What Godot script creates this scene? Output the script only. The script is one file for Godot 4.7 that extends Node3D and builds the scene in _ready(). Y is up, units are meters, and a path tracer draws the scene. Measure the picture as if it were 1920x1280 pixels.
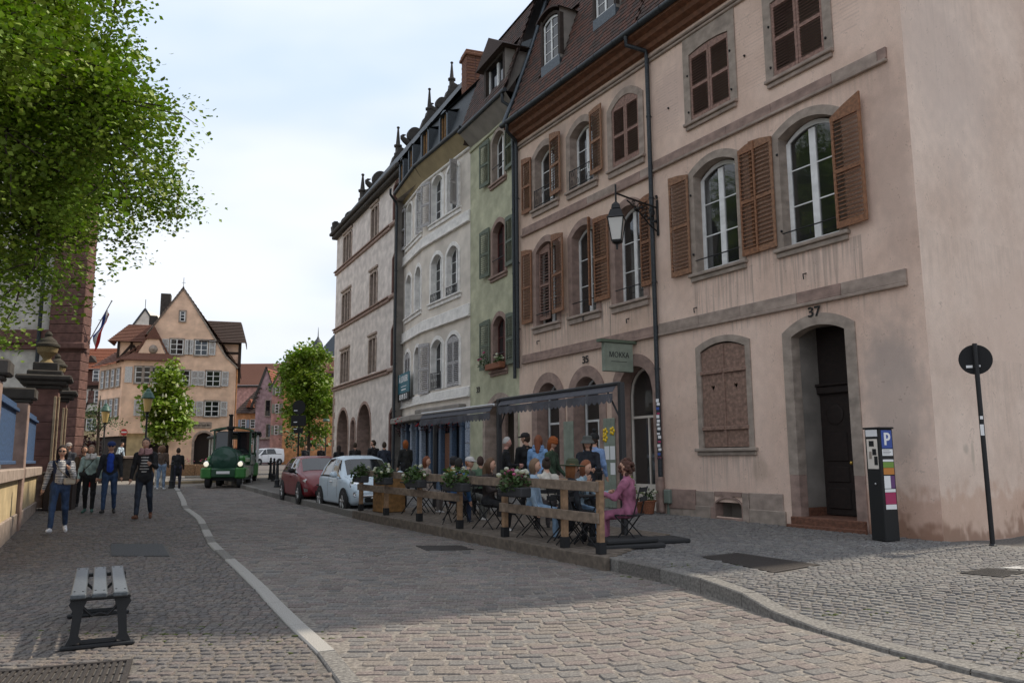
extends Node3D

# ---------------------------------------------------------------- mesh collector
class B:
	var v := PackedVector3Array()
	var n := PackedVector3Array()
	var c := PackedColorArray()
	var uv := PackedVector2Array()
	var col := Color(1, 1, 1)
	var T := Transform3D.IDENTITY
	var usecol := false
	var uvs := Vector2.ZERO          # when set: uv = (x/uvs.x, 1-y/uvs.y)
	func vt(p: Vector3, nn: Vector3) -> void:
		v.append(T * p); n.append((T.basis * nn).normalized())
		if usecol: c.append(col)
		if uvs != Vector2.ZERO: uv.append(Vector2(p.x / uvs.x, 1.0 - p.y / uvs.y))
	func tri(a: Vector3, b: Vector3, d: Vector3) -> void:      # counter-clockwise seen from outside
		var nn := (b - a).cross(d - a)
		if nn.length_squared() < 1e-14: return
		nn = nn.normalized()
		vt(a, nn); vt(d, nn); vt(b, nn)
	func quad(a: Vector3, b: Vector3, d: Vector3, e: Vector3) -> void:
		var nn := (d - a).cross(e - b)
		if nn.length_squared() < 1e-14: return
		nn = nn.normalized()
		vt(a, nn); vt(d, nn); vt(b, nn); vt(a, nn); vt(e, nn); vt(d, nn)
	func squad(a: Vector3, b: Vector3, d: Vector3, e: Vector3, na: Vector3, nb: Vector3, nd: Vector3, ne: Vector3) -> void:
		vt(a, na); vt(d, nd); vt(b, nb); vt(a, na); vt(e, ne); vt(d, nd)
	func box(a: Vector3, b: Vector3) -> void:
		var p := [Vector3(a.x, a.y, a.z), Vector3(b.x, a.y, a.z), Vector3(b.x, b.y, a.z), Vector3(a.x, b.y, a.z), Vector3(a.x, a.y, b.z), Vector3(b.x, a.y, b.z), Vector3(b.x, b.y, b.z), Vector3(a.x, b.y, b.z)]
		quad(p[4], p[5], p[6], p[7]); quad(p[1], p[0], p[3], p[2]); quad(p[5], p[1], p[2], p[6])
		quad(p[0], p[4], p[7], p[3]); quad(p[7], p[6], p[2], p[3]); quad(p[0], p[1], p[5], p[4])
	func cen(m: Vector3, s: Vector3) -> void: box(m - s * .5, m + s * .5)
	func cbox(a: Vector3, b: Vector3, e: float) -> void:        # box with chamfered edges
		var m := (a + b) * .5
		var h := (b - a) * .5
		e = minf(e, minf(h.x, minf(h.y, h.z)) * .9)
		var k := h - Vector3(e, e, e)
		for ax in 3:
			for s in [-1.0, 1.0]:
				var i: int = ax
				var j: int = (ax + 1) % 3
				var l: int = (ax + 2) % 3
				var q := []
				for w in [[-1, -1], [1, -1], [1, 1], [-1, 1]]:
					var p := Vector3.ZERO
					p[i] = h[i] * s; p[j] = k[j] * w[0]; p[l] = k[l] * w[1]
					q.append(m + p)
				if s > 0: quad(q[0], q[1], q[2], q[3])
				else: quad(q[3], q[2], q[1], q[0])
				for s2 in [-1.0, 1.0]:                            # edge between +-i and +-j
					var r := []
					for t in [-1.0, 1.0]:
						var p1 := Vector3.ZERO
						p1[i] = h[i] * s; p1[j] = k[j] * s2; p1[l] = k[l] * t
						var p2 := Vector3.ZERO
						p2[i] = k[i] * s; p2[j] = h[j] * s2; p2[l] = k[l] * t
						r.append(m + p1); r.append(m + p2)
					if s * s2 > 0: quad(r[0], r[1], r[3], r[2])
					else: quad(r[2], r[3], r[1], r[0])
		for sx in [-1.0, 1.0]:
			for sy in [-1.0, 1.0]:
				for sz in [-1.0, 1.0]:
					var a1 := m + Vector3(h.x * sx, k.y * sy, k.z * sz)
					var a2 := m + Vector3(k.x * sx, h.y * sy, k.z * sz)
					var a3 := m + Vector3(k.x * sx, k.y * sy, h.z * sz)
					if sx * sy * sz > 0: tri(a1, a2, a3)
					else: tri(a3, a2, a1)
	func tube(pts: Array, rad, sides := 8, caps := true) -> void:
		var k: int = pts.size()
		var rings := []
		var nrm := []
		var ref := Vector3.UP
		var d0: Vector3 = (pts[1] - pts[0]).normalized()
		if absf(d0.dot(ref)) > .92: ref = Vector3.RIGHT
		var u: Vector3 = ref.cross(d0).normalized()
		for i in k:
			var d: Vector3 = (pts[mini(i + 1, k - 1)] - pts[maxi(i - 1, 0)]).normalized()
			u = (u - d * u.dot(d)).normalized()
			var w: Vector3 = d.cross(u)
			var r: float = rad[i] if rad is Array else rad
			var ring := []
			var rn := []
			for s in sides:
				var an := TAU * s / sides
				var q: Vector3 = u * cos(an) + w * sin(an)
				ring.append(pts[i] + q * r); rn.append(q)
			rings.append(ring); nrm.append(rn)
		for i in k - 1:
			for s in sides:
				var t := (s + 1) % sides
				squad(rings[i][s], rings[i][t], rings[i + 1][t], rings[i + 1][s], nrm[i][s], nrm[i][t], nrm[i + 1][t], nrm[i + 1][s])
		if caps:
			for s in range(1, sides - 1):
				tri(rings[0][0], rings[0][s + 1], rings[0][s]); tri(rings[k - 1][0], rings[k - 1][s], rings[k - 1][s + 1])
	func lathe(prof: Array, sides := 16, o := Vector3.ZERO, sx := 1.0, sz := 1.0, flute := 0.0) -> void:   # prof: [r, y] from the bottom up
		for i in prof.size() - 1:
			var a: Array = prof[i]
			var b: Array = prof[i + 1]
			var sl := Vector2(b[1] - a[1], a[0] - b[0])
			if sl.length() < 1e-6: continue
			sl = sl.normalized()
			for s in sides:
				var t0 := TAU * s / sides
				var t1 := TAU * (s + 1) / sides
				var f0 := 1.0 - flute * (s % 2)
				var f1 := 1.0 - flute * ((s + 1) % 2)
				var c0 := Vector3(cos(t0) * sx, 0, -sin(t0) * sz)
				var c1 := Vector3(cos(t1) * sx, 0, -sin(t1) * sz)
				var n0 := Vector3(cos(t0) * sl.x, sl.y, -sin(t0) * sl.x)
				var n1 := Vector3(cos(t1) * sl.x, sl.y, -sin(t1) * sl.x)
				squad(o + c0 * a[0] * f0 + Vector3(0, a[1], 0), o + c1 * a[0] * f1 + Vector3(0, a[1], 0), o + c1 * b[0] * f1 + Vector3(0, b[1], 0), o + c0 * b[0] * f0 + Vector3(0, b[1], 0), n0, n1, n1, n0)
	func ball(o: Vector3, r: Vector3, su := 10, sv := 6) -> void:
		for i in sv:
			for j in su:
				var q := []
				for w in [[0, 0], [0, 1], [1, 1], [1, 0]]:
					var th: float = PI * (i + w[0]) / sv - PI / 2
					var ph: float = TAU * (j + w[1]) / su
					q.append(Vector3(cos(th) * cos(ph), sin(th), -cos(th) * sin(ph)))
				squad(o + q[0] * r, o + q[1] * r, o + q[2] * r, o + q[3] * r, q[0], q[1], q[2], q[3])
	func ext(poly: PackedVector2Array, z0: float, z1: float) -> void:     # outline in xy (counter-clockwise), extruded along z
		var ix := Geometry2D.triangulate_polygon(poly)
		for i in range(0, ix.size(), 3):
			var a := poly[ix[i]]
			var b := poly[ix[i + 1]]
			var d := poly[ix[i + 2]]
			if (b - a).cross(d - a) < 0:
				var t := b
				b = d; d = t
			tri(Vector3(a.x, a.y, z1), Vector3(b.x, b.y, z1), Vector3(d.x, d.y, z1))
			tri(Vector3(a.x, a.y, z0), Vector3(d.x, d.y, z0), Vector3(b.x, b.y, z0))
		for i in poly.size():
			var p := poly[i]
			var q := poly[(i + 1) % poly.size()]
			quad(Vector3(p.x, p.y, z0), Vector3(q.x, q.y, z0), Vector3(q.x, q.y, z1), Vector3(p.x, p.y, z1))
	func mesh() -> ArrayMesh:
		var a := []
		a.resize(Mesh.ARRAY_MAX)
		a[Mesh.ARRAY_VERTEX] = v; a[Mesh.ARRAY_NORMAL] = n
		if usecol: a[Mesh.ARRAY_COLOR] = c
		if uv.size() == v.size() and uv.size() > 0: a[Mesh.ARRAY_TEX_UV] = uv
		var m := ArrayMesh.new()
		if v.size() > 0: m.add_surface_from_arrays(Mesh.PRIMITIVE_TRIANGLES, a)
		return m

# ---------------------------------------------------------------- scene bookkeeping
var M := {}
var taken := {}
var rng := RandomNumberGenerator.new()
var fn := FastNoiseLite.new()

func numbered(called: String) -> String:
	var k: int = taken.get(called, 0)
	taken[called] = k + 1
	return called if k == 0 else "%s_%03d" % [called, k]
func tag(o, label: String, category: String, group := "") -> Node3D:
	o.set_meta("label", label); o.set_meta("category", category)
	if group: o.set_meta("group", group)
	return o
func thing(called: String, label: String, category: String, at := Vector3.ZERO, turn := 0.0, group := "") -> Node3D:
	var o := Node3D.new()
	o.name = numbered(called); add_child(o)
	o.position = at; o.rotation.y = turn
	return tag(o, label, category, group)
func put(b, called: String, m, parent: Node) -> MeshInstance3D:
	var o := MeshInstance3D.new()
	o.mesh = b.mesh() if b is B else b
	o.name = called if parent != self else numbered(called)
	if m is String: m = M[m]
	o.material_override = m
	parent.add_child(o, true)
	return o
func struct(b, called: String, m) -> MeshInstance3D:
	var o := put(b, called, m, self)
	o.set_meta("kind", "structure")
	return o
func stuff(o: Node) -> Node:
	o.set_meta("kind", "stuff"); return o
func copy(o: Node3D, at: Vector3, turn: float, label := "") -> Node3D:
	var r: Node3D = o.duplicate()
	r.name = numbered(String(o.name).rstrip("0123456789").trim_suffix("_")); add_child(r)
	r.position = at; r.rotation.y = turn
	if label: r.set_meta("label", label)
	return r

# ---------------------------------------------------------------- textures and materials
func noise_img(freq: float, oct: int, seed_: int, lo: float, hi: float, size := 512, kind := FastNoiseLite.TYPE_SIMPLEX_SMOOTH) -> Image:
	var f := FastNoiseLite.new()
	f.seed = seed_; f.frequency = freq; f.fractal_octaves = oct; f.noise_type = kind; f.fractal_type = FastNoiseLite.FRACTAL_FBM
	f.fractal_gain = .55
	var im := f.get_seamless_image(size, size)
	im.convert(Image.FORMAT_L8)
	var d := im.get_data()
	for i in d.size():
		d[i] = int(255.0 * (lo + (hi - lo) * d[i] / 255.0))
	return Image.create_from_data(size, size, false, Image.FORMAT_L8, d)
func tex(im: Image) -> ImageTexture:
	im.generate_mipmaps(); return ImageTexture.create_from_image(im)
func bump(freq: float, oct: int, seed_: int, k := 3.0, size := 512) -> ImageTexture:
	var im := noise_img(freq, oct, seed_, 0, 1, size)
	im.bump_map_to_normal_map(k)
	return tex(im)
func mat(key: String, col: Color, rough := .85, alb = null, nrm = null, scale := .5, metal := 0.0, nstr := 1.0) -> StandardMaterial3D:
	var m := StandardMaterial3D.new()
	if alb: col = Color(col.srgb_to_linear() * 1.28).linear_to_srgb(); col.a = 1.0
	m.albedo_color = col; m.roughness = rough; m.metallic = metal
	if alb: m.albedo_texture = alb
	if nrm:
		m.normal_enabled = true; m.normal_texture = nrm; m.normal_scale = nstr
	if alb or nrm:
		m.uv1_triplanar = true; m.uv1_world_triplanar = true
		m.uv1_scale = Vector3(scale, scale, scale)
	M[key] = m
	return m
func lin(r: float, g: float, b: float) -> Color: return Color(r, g, b).linear_to_srgb()

func make_materials() -> void:
	var blot := tex(noise_img(.008, 6, 3, .66, .94))
	var soft := tex(noise_img(.006, 4, 5, .8, 1.0))
	var grain := tex(noise_img(.09, 3, 7, .6, 1.0))
	var mottle := tex(noise_img(.03, 5, 9, .52, 1.0))
	var stonet := tex(noise_img(.012, 6, 19, .68, 1.0))
	M.stonet = stonet
	var nfine := bump(.12, 4, 11, 2.5)
	var nmid := bump(.03, 5, 13, 4.0)
	var wood := noise_img(.02, 4, 15, .55, 1.0)
	wood.resize(512, 64); wood.resize(512, 512)
	var woodt := tex(wood)
	M.blot = blot; M.soft = soft; M.grain = grain; M.mottle = mottle; M.nfine = nfine; M.nmid = nmid; M.woodt = woodt
	mat("stone_trim", lin(.38, .3, .25), .9, stonet, nfine, .5, 0.0, .35)             # sandstone window surrounds
	mat("stone_grey", lin(.36, .295, .245), .9, stonet, nfine, .5, 0.0, .35)
	mat("stone_red", lin(.17, .085, .07), .9, stonet, nfine, .5, 0.0, .35)
	mat("stone_redlight", lin(.34, .235, .195), .9, stonet, nfine, .5, 0.0, .35)
	mat("stone_cream", lin(.45, .34, .22), .9, stonet, nfine, .5, 0.0, .35)
	mat("stone_dark", lin(.06, .052, .045), .9, stonet, nfine, .5, 0.0, .35)
	mat("step_red", lin(.2, .085, .05), .85, mottle, nfine, .8)
	mat("kerb", lin(.41, .39, .36), .9, grain, nfine, 1.6)
	mat("kerb_mid", lin(.235, .22, .2), .9, mottle, nfine, 1.4)
	mat("kerb_dark", lin(.17, .155, .14), .9, mottle, nfine, 1.6)
	mat("joint", lin(.16, .145, .13), .95, mottle, nfine, 1.2)
	mat("joint_road", lin(.27, .24, .21), .95, mottle, nfine, 1.0)
	mat("ground", lin(.16, .14, .13), .95, mottle, nfine, .8)
	mat("plaster_grey", lin(.64, .58, .51), .92, soft, nfine, .3, 0.0, .25)
	mat("plaster_white", lin(.76, .69, .64), .92, blot, nfine, .3, 0.0, .25)
	mat("plaster_green", lin(.55, .545, .38), .92, blot, nfine, .3, 0.0, .25)
	mat("plaster_soffit", lin(.38, .3, .17), .92, blot, nfine, .3, 0.0, .25)
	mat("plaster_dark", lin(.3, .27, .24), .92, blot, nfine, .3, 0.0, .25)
	mat("plaster_yellow", lin(.74, .51, .37), .92, soft, nfine, .3, 0.0, .25)
	mat("plaster_pale", lin(.7, .66, .6), .92, blot, nfine, .3, 0.0, .25)
	mat("plaster_pink", lin(.5, .27, .23), .92, blot, nfine, .3, 0.0, .25)
	mat("plaster_mauve", lin(.42, .28, .29), .92, blot, nfine, .3, 0.0, .25)
	mat("plaster_orange", lin(.56, .26, .11), .92, blot, nfine, .3, 0.0, .25)
	mat("plaster_cream", lin(.6, .47, .27), .92, blot, nfine, .3, 0.0, .25)
	mat("peel_white", lin(.74, .715, .68), .9, soft, nfine, .9, 0.0, .3)
	mat("white_paint", lin(.7, .7, .69), .5, soft, null, .8)
	mat("white_shutter", lin(.74, .73, .72), .6, mottle, null, 1.0)
	mat("shutter_brown", lin(.32, .145, .07), .72, woodt, null, 1.3)
	mat("shutter_brown2", lin(.35, .18, .1), .78, woodt, null, 1.1)
	mat("shutter_slat2", lin(.29, .14, .075), .8, woodt, null, 1.4)
	mat("shutter_slat", lin(.3, .13, .06), .75, woodt, null, 1.6)
	mat("shutter_pink", lin(.36, .215, .17), .8, woodt, null, 1.3)
	mat("shutter_slat_pink", lin(.3, .175, .14), .8, woodt, null, 1.6)
	mat("shutter_board", lin(.33, .205, .155), .85, woodt, null, 1.0)
	mat("shutter_green", lin(.16, .19, .14), .75, mottle, null, 1.2)
	mat("shutter_wht", lin(.55, .53, .53), .8, woodt, null, 1.2)
	mat("gutter", lin(.05, .058, .066), .55, mottle, null, 1.0, .4)
	mat("zinc", lin(.11, .13, .15), .5, mottle, null, 1.0, .5)
	mat("slate", lin(.06, .07, .08), .7, mottle, nfine, 1.0)
	mat("soffit_wood", lin(.22, .09, .045), .7, woodt, null, .6)
	mat("tile_red", lin(.145, .058, .038), .85, mottle, nfine, 1.3)
	mat("tile_red2", lin(.115, .055, .04), .85, mottle, nfine, 1.3)
	mat("tile_dark", lin(.07, .042, .033), .85, mottle, nfine, 1.3)
	mat("tile_orange", lin(.3, .095, .045), .85, mottle, nfine, .7)
	mat("tile_brown", lin(.2, .085, .055), .85, mottle, nfine, .7)
	mat("brick", lin(.24, .105, .06), .9, mottle, nfine, 1.0)
	mat("iron", lin(.012, .012, .013), .5, null, null, 1, .3)
	mat("iron_matt", lin(.009, .009, .01), .85)
	mat("door_wood", lin(.02, .01, .007), .75, woodt, null, .8)
	mat("dark_room", lin(.3, .26, .22), .95)
	mat("mid_room", lin(.36, .31, .26), .95)
	mat("timber", lin(.045, .028, .02), .85, woodt, null, .8)
	mat("wood_fence", lin(.33, .2, .11), .8, woodt, nfine, .8, 0.0, .25)
	mat("wood_grey", lin(.27, .2, .145), .85, woodt, nfine, .8, 0.0, .25)
	mat("deck", lin(.17, .135, .105), .9, woodt, nfine, .7, 0.0, .25)
	mat("barrel", lin(.33, .17, .055), .75, woodt, null, .8)
	mat("planter", lin(.03, .03, .032), .75)
	mat("soil", lin(.05, .032, .02), 1.0, mottle, null, 3)
	mat("terracotta", lin(.32, .12, .06), .85, mottle, null, 2)
	mat("awning", lin(.075, .075, .088), .9, soft, nfine, 2)
	mat("awning_frame", lin(.015, .015, .017), .5)
	mat("rubber", lin(.02, .02, .021), .85, null, nfine, 4)
	mat("steel", lin(.5, .5, .5), .3, null, null, 1, .9)
	mat("chrome", lin(.65, .65, .66), .15, null, null, 1, 1.0)
	mat("blue_gate", lin(.05, .11, .24), .7, mottle, null, .8)
	mat("blue_shop", lin(.09, .14, .22), .6, mottle, null, 1)
	mat("blue_pale", lin(.38, .44, .54), .65, mottle, null, 1)
	mat("bark", lin(.075, .058, .043), .95, mottle, nmid, 1.2)
	mat("gold", lin(.75, .5, .12), .35, null, null, 1, .8)
	mat("urn", lin(.34, .25, .12), .9, mottle, nfine, 2)
	mat("urn_dark", lin(.07, .06, .045), .95, mottle, nfine, 2)
	mat("bench_slat", lin(.1, .115, .128), .35, mottle, null, 2)
	mat("cast_iron", lin(.012, .013, .015), .45, null, nfine, 5, .2)
	mat("grate", lin(.06, .05, .045), .8, mottle, nfine, 2, .3)
	mat("grate_grey", lin(.075, .075, .077), .7, mottle, nfine, 2, .3)
	mat("red_brown", lin(.11, .022, .018), .8, mottle, null, 1)
	mat("white_mark", lin(.55, .54, .52), .9, mottle, null, 2)
	mat("sign_white", lin(.75, .75, .75), .6)
	mat("sign_red", lin(.55, .03, .03), .5)
	mat("sign_blue", lin(.03, .07, .3), .5)
	mat("teal", lin(.015, .12, .16), .6)
	mat("black", lin(.006, .006, .006), .7)
	mat("ink", lin(.03, .03, .03), .8)
	mat("grey_green", lin(.22, .25, .2), .8, soft, null, 1)
	mat("yellow_pot", lin(.45, .26, .03), .7)
	mat("yellow_flower", lin(.8, .52, .02), .7)
	mat("orange_print", lin(.5, .2, .04), .7)
	mat("green_print", lin(.16, .28, .05), .7)
	mat("purple_print", lin(.12, .045, .15), .7)
	mat("pink_print", lin(.35, .03, .1), .7)
	mat("moss", lin(.09, .11, .03), 1.0, mottle, null, 4)
	var g := mat("glass", lin(.02, .025, .028), .03)
	g.transparency = BaseMaterial3D.TRANSPARENCY_ALPHA
	g.albedo_color.a = .3; g.metallic_specular = .7
	var gd := mat("glass_dark", lin(.012, .014, .017), .04)
	gd.metallic_specular = .6
	var gl := mat("lantern_glass", lin(.75, .74, .7), .5)
	gl.transparency = BaseMaterial3D.TRANSPARENCY_ALPHA
	gl.albedo_color.a = .75
	var vc := StandardMaterial3D.new()
	vc.vertex_color_use_as_albedo = true; vc.roughness = .85; M.vcol = vc
	var vs := StandardMaterial3D.new()                                      # paving stones: own tone per stone, fine grain
	vs.vertex_color_use_as_albedo = true; vs.roughness = .8
	vs.albedo_texture = mottle; vs.normal_enabled = true; vs.normal_texture = nfine
	vs.uv1_triplanar = true; vs.uv1_world_triplanar = true; vs.uv1_scale = Vector3(2.2, 2.2, 2.2); M.sett = vs
	for l in [["leaf", .2, .3, .04], ["leaf_dark", .05, .1, .018], ["leaf_yellow", .2, .24, .03], ["leaf_red", .06, .014, .016], ["leaf_pot", .045, .085, .02], ["petal", .8, .8, .78], ["petal_pink", .6, .15, .3], ["petal_red", .5, .02, .03]]:
		var m := mat(l[0], lin(l[1], l[2], l[3]), .6)
		m.cull_mode = BaseMaterial3D.CULL_DISABLED
		m.backlight_enabled = true; m.backlight = lin(l[1] * 1.35, l[2] * 1.35, l[3] * .8)
		m.vertex_color_use_as_albedo = true

# ---------------------------------------------------------------- the lie of the land
var KL := [[-6, 3.4], [-3, 2.2], [0, 1.0], [3, -.15], [5.9, -1.24], [6.34, -1.4], [7.81, -2.12], [10.26, -3.27], [14.2, -5.3], [18.8, -7.3], [22, -8.95], [25.2, -10.3], [32, -13.3], [37, -15.6]]
var KR := [[-6, 12.5], [-3, 10], [1, 7], [3.5, 5], [5.7, 3.45], [6.3, 3.12], [6.75, 2.95], [8, 2.52], [8.6, 2.43], [9.3, 2.26], [10.3, 1.85], [11.2, 1.36], [12, 1.05], [20, -3.9], [30, -9.1], [45, -16.5], [62, -24]]
func pl(k: Array, d: float) -> float:
	if d <= k[0][0]: return k[0][1]
	for i in k.size() - 1:
		if d <= k[i + 1][0]:
			return lerpf(k[i][1], k[i + 1][1], (d - k[i][0]) / (k[i + 1][0] - k[i][0]))
	return k[k.size() - 1][1]
func hg(d: float) -> float: return .012 * maxf(0, d - 9)
func hl(d: float) -> float: return hg(d) + .012 + clampf((d - 10) * .011, 0, .12)
func hr(x: float, d: float) -> float: return hg(d) + .02 + .13 * smoothstep(7.4, 9.3, d) - .11 * smoothstep(6.9, 8.6, x) * (1.0 - smoothstep(13.0, 15.0, d))
func gy(x: float, z: float) -> float:
	var d := -z
	if d < 37 and x < pl(KL, d): return hl(d)
	if x > pl(KR, d) and d < 62: return hr(x, d)
	return hg(d)

func build_sky() -> void:
	var W := 1024
	var H := 512
	var im := Image.create(W, H, false, Image.FORMAT_RGBF)
	var f := FastNoiseLite.new()
	f.seed = 21; f.frequency = 1.0; f.fractal_octaves = 5; f.noise_type = FastNoiseLite.TYPE_SIMPLEX_SMOOTH
	for y in H:
		var el := PI * (.5 - (y + .5) / H)
		for x in W:
			var c: Color
			if el < -.02: c = Color(.3, .28, .26)
			else:
				var az := TAU * ((x + .5) / W - .5)
				var s := maxf(0.0, sin(el))
				var base := Color(.55, .655, .80).lerp(Color(.46, .58, .79), smoothstep(.0, .95, s))
				var dir := Vector3(sin(az) * cos(el), sin(el), -cos(az) * cos(el))
				var q := dir / (absf(dir.y) + .22)
				var n := f.get_noise_3d(q.x * .55 + 3.1, q.z * 1.1 + 1.7, .4) * .62 + f.get_noise_3d(q.x * 1.9, q.z * 3.4, 5.0) * .28
				var cl := smoothstep(-.42, .38, n + .16)
				var gr := .9 + .1 * smoothstep(-.35, .35, f.get_noise_3d(q.x * .9 + 9.0, q.z * 1.6, 2.0))
				c = base.lerp(Color(.785, .805, .84) * gr, cl * .8)
			im.set_pixel(x, y, c)
	var sm := PanoramaSkyMaterial.new()
	sm.panorama = ImageTexture.create_from_image(im)
	var sky := Sky.new()
	sky.sky_material = sm
	var env := Environment.new()
	env.background_mode = Environment.BG_SKY
	env.sky = sky
	env.background_energy_multiplier = 0.95
	env.ambient_light_source = Environment.AMBIENT_SOURCE_SKY
	env.tonemap_mode = Environment.TONE_MAPPER_LINEAR
	env.tonemap_exposure = 1.42
	env.sdfgi_enabled = true; env.ssao_enabled = true; env.ssil_enabled = true
	var we := WorldEnvironment.new()
	we.environment = env; we.name = "world_environment"
	add_child(we)

func build_camera_sun() -> void:
	var pitch := atan(219.0 / 1500.0)
	var roll := deg_to_rad(.40)
	var fw := Vector3(0, sin(pitch), -cos(pitch))
	var r0 := Vector3.RIGHT
	var u0 := r0.cross(fw)
	var up := u0 * cos(roll) + r0 * sin(roll)
	var rt := r0 * cos(roll) - u0 * sin(roll)
	var cam := Camera3D.new()
	cam.name = "camera"
	cam.transform = Transform3D(Basis(rt, up, -fw), Vector3(0, 1.55, 0))
	cam.fov = rad_to_deg(2 * atan(640.0 / 1500.0))
	cam.far = 900; cam.near = .05; cam.current = true
	add_child(cam)
	var sun := DirectionalLight3D.new()
	sun.name = "sun"
	var az := deg_to_rad(58.0)                 # to the right of straight ahead
	var el := deg_to_rad(49.5)
	var to_sun := Vector3(sin(az) * cos(el), sin(el), -cos(az) * cos(el))
	sun.basis = Basis.looking_at(-to_sun, Vector3.UP)
	sun.light_energy = 1.0; sun.light_angular_distance = 1.2; sun.light_color = Color(1, .95, .87); sun.shadow_enabled = true
	add_child(sun)

# ---------------------------------------------------------------- paving
func sheet(d0: float, d1: float, fa: Callable, fb: Callable, fh: Callable, nx: int, step := .5) -> B:
	var b := B.new()
	var d := d0
	while d < d1 - .001:
		var e := minf(d + step, d1)
		for i in nx:
			var t0 := float(i) / nx
			var t1 := float(i + 1) / nx
			var xs := [lerpf(fa.call(d), fb.call(d), t0), lerpf(fa.call(d), fb.call(d), t1), lerpf(fa.call(e), fb.call(e), t1), lerpf(fa.call(e), fb.call(e), t0)]
			var ds := [d, d, e, e]
			var p := []
			for k in 4: p.append(Vector3(xs[k], fh.call(xs[k], ds[k]), -ds[k]))
			b.quad(p[0], p[1], p[2], p[3])
		d = e
	return b
func stone_mesh(seed_: int, e: float) -> ArrayMesh:      # unit footprint, top at y = 0, worn chamfer
	var r := RandomNumberGenerator.new()
	r.seed = seed_
	var b := B.new()
	var o := []
	var t := []
	for k in 8:
		var c: Vector2 = [Vector2(.5, .4), Vector2(.42, .5), Vector2(-.42, .5), Vector2(-.5, .4), Vector2(-.5, -.4), Vector2(-.42, -.5), Vector2(.42, -.5), Vector2(.5, -.4)][k]
		c += Vector2(r.randf_range(-.06, .02) * signf(c.x), r.randf_range(-.07, .02) * signf(c.y))
		o.append(Vector3(c.x, -.012, c.y)); t.append(Vector3(c.x * (1 - e), r.randf_range(-.002, .002), c.y * (1 - e)))
	var m := Vector3(0, .003, 0)
	for k in 8:
		var j := (k + 1) % 8
		b.tri(m, t[k], t[j])
		b.quad(t[j], t[k], o[k], o[j])
		b.quad(o[j], o[k], o[k] + Vector3(0, -.05, 0), o[j] + Vector3(0, -.05, 0))
	return b.mesh()
func lay(parent: Node3D, items: Array, tones: Array, e: float, seed_: int) -> void:   # items: [pos, yaw, sx, sz, tone index, jitter]
	var meshes := []
	for k in 6: meshes.append(stone_mesh(seed_ + k, e))
	var mats := []
	for t in tones:
		var m: StandardMaterial3D = M.sett.duplicate()
		m.vertex_color_use_as_albedo = false
		m.albedo_color = t.linear_to_srgb()
		mats.append(m)
	items.sort_custom(func(a, b): return a[6] < b[6])
	var rest := []
	var k := 0
	for it in items:
		if k < 300 and it[6] < 900.0:
			var o := MeshInstance3D.new()
			o.mesh = meshes[k % 6]; o.material_override = mats[it[4]]; o.name = "sett"
			o.transform = Transform3D(Basis(Vector3.UP, it[1]) * Basis.from_scale(Vector3(it[2], 1, it[3])), it[0])
			parent.add_child(o, true)
			k += 1
		else: rest.append(it)
	for q in 6:
		var sub := []
		for i in range(q, rest.size(), 6): sub.append(rest[i])
		var mm := MultiMesh.new()
		mm.transform_format = MultiMesh.TRANSFORM_3D
		mm.use_colors = true
		mm.mesh = meshes[q]
		mm.instance_count = sub.size()
		for i in sub.size():
			var it: Array = sub[i]
			mm.set_instance_transform(i, Transform3D(Basis(Vector3.UP, it[1]) * Basis.from_scale(Vector3(it[2], 1, it[3])), it[0]))
			var tn: Color = tones[it[4]]
			mm.set_instance_color(i, tn * (1.0 + it[5]))
		var mi := MultiMeshInstance3D.new()
		mi.multimesh = mm; mi.material_override = M.sett; mi.name = "setts"
		parent.add_child(mi, true)
		stuff(mi)
func rank(p: Vector3) -> float:        # how near a stone is; stones out of the picture come last
	var d := -p.z
	if d < 5.75 or absf(p.x) > d * .65: return 1000.0 + d
	return d

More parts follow.
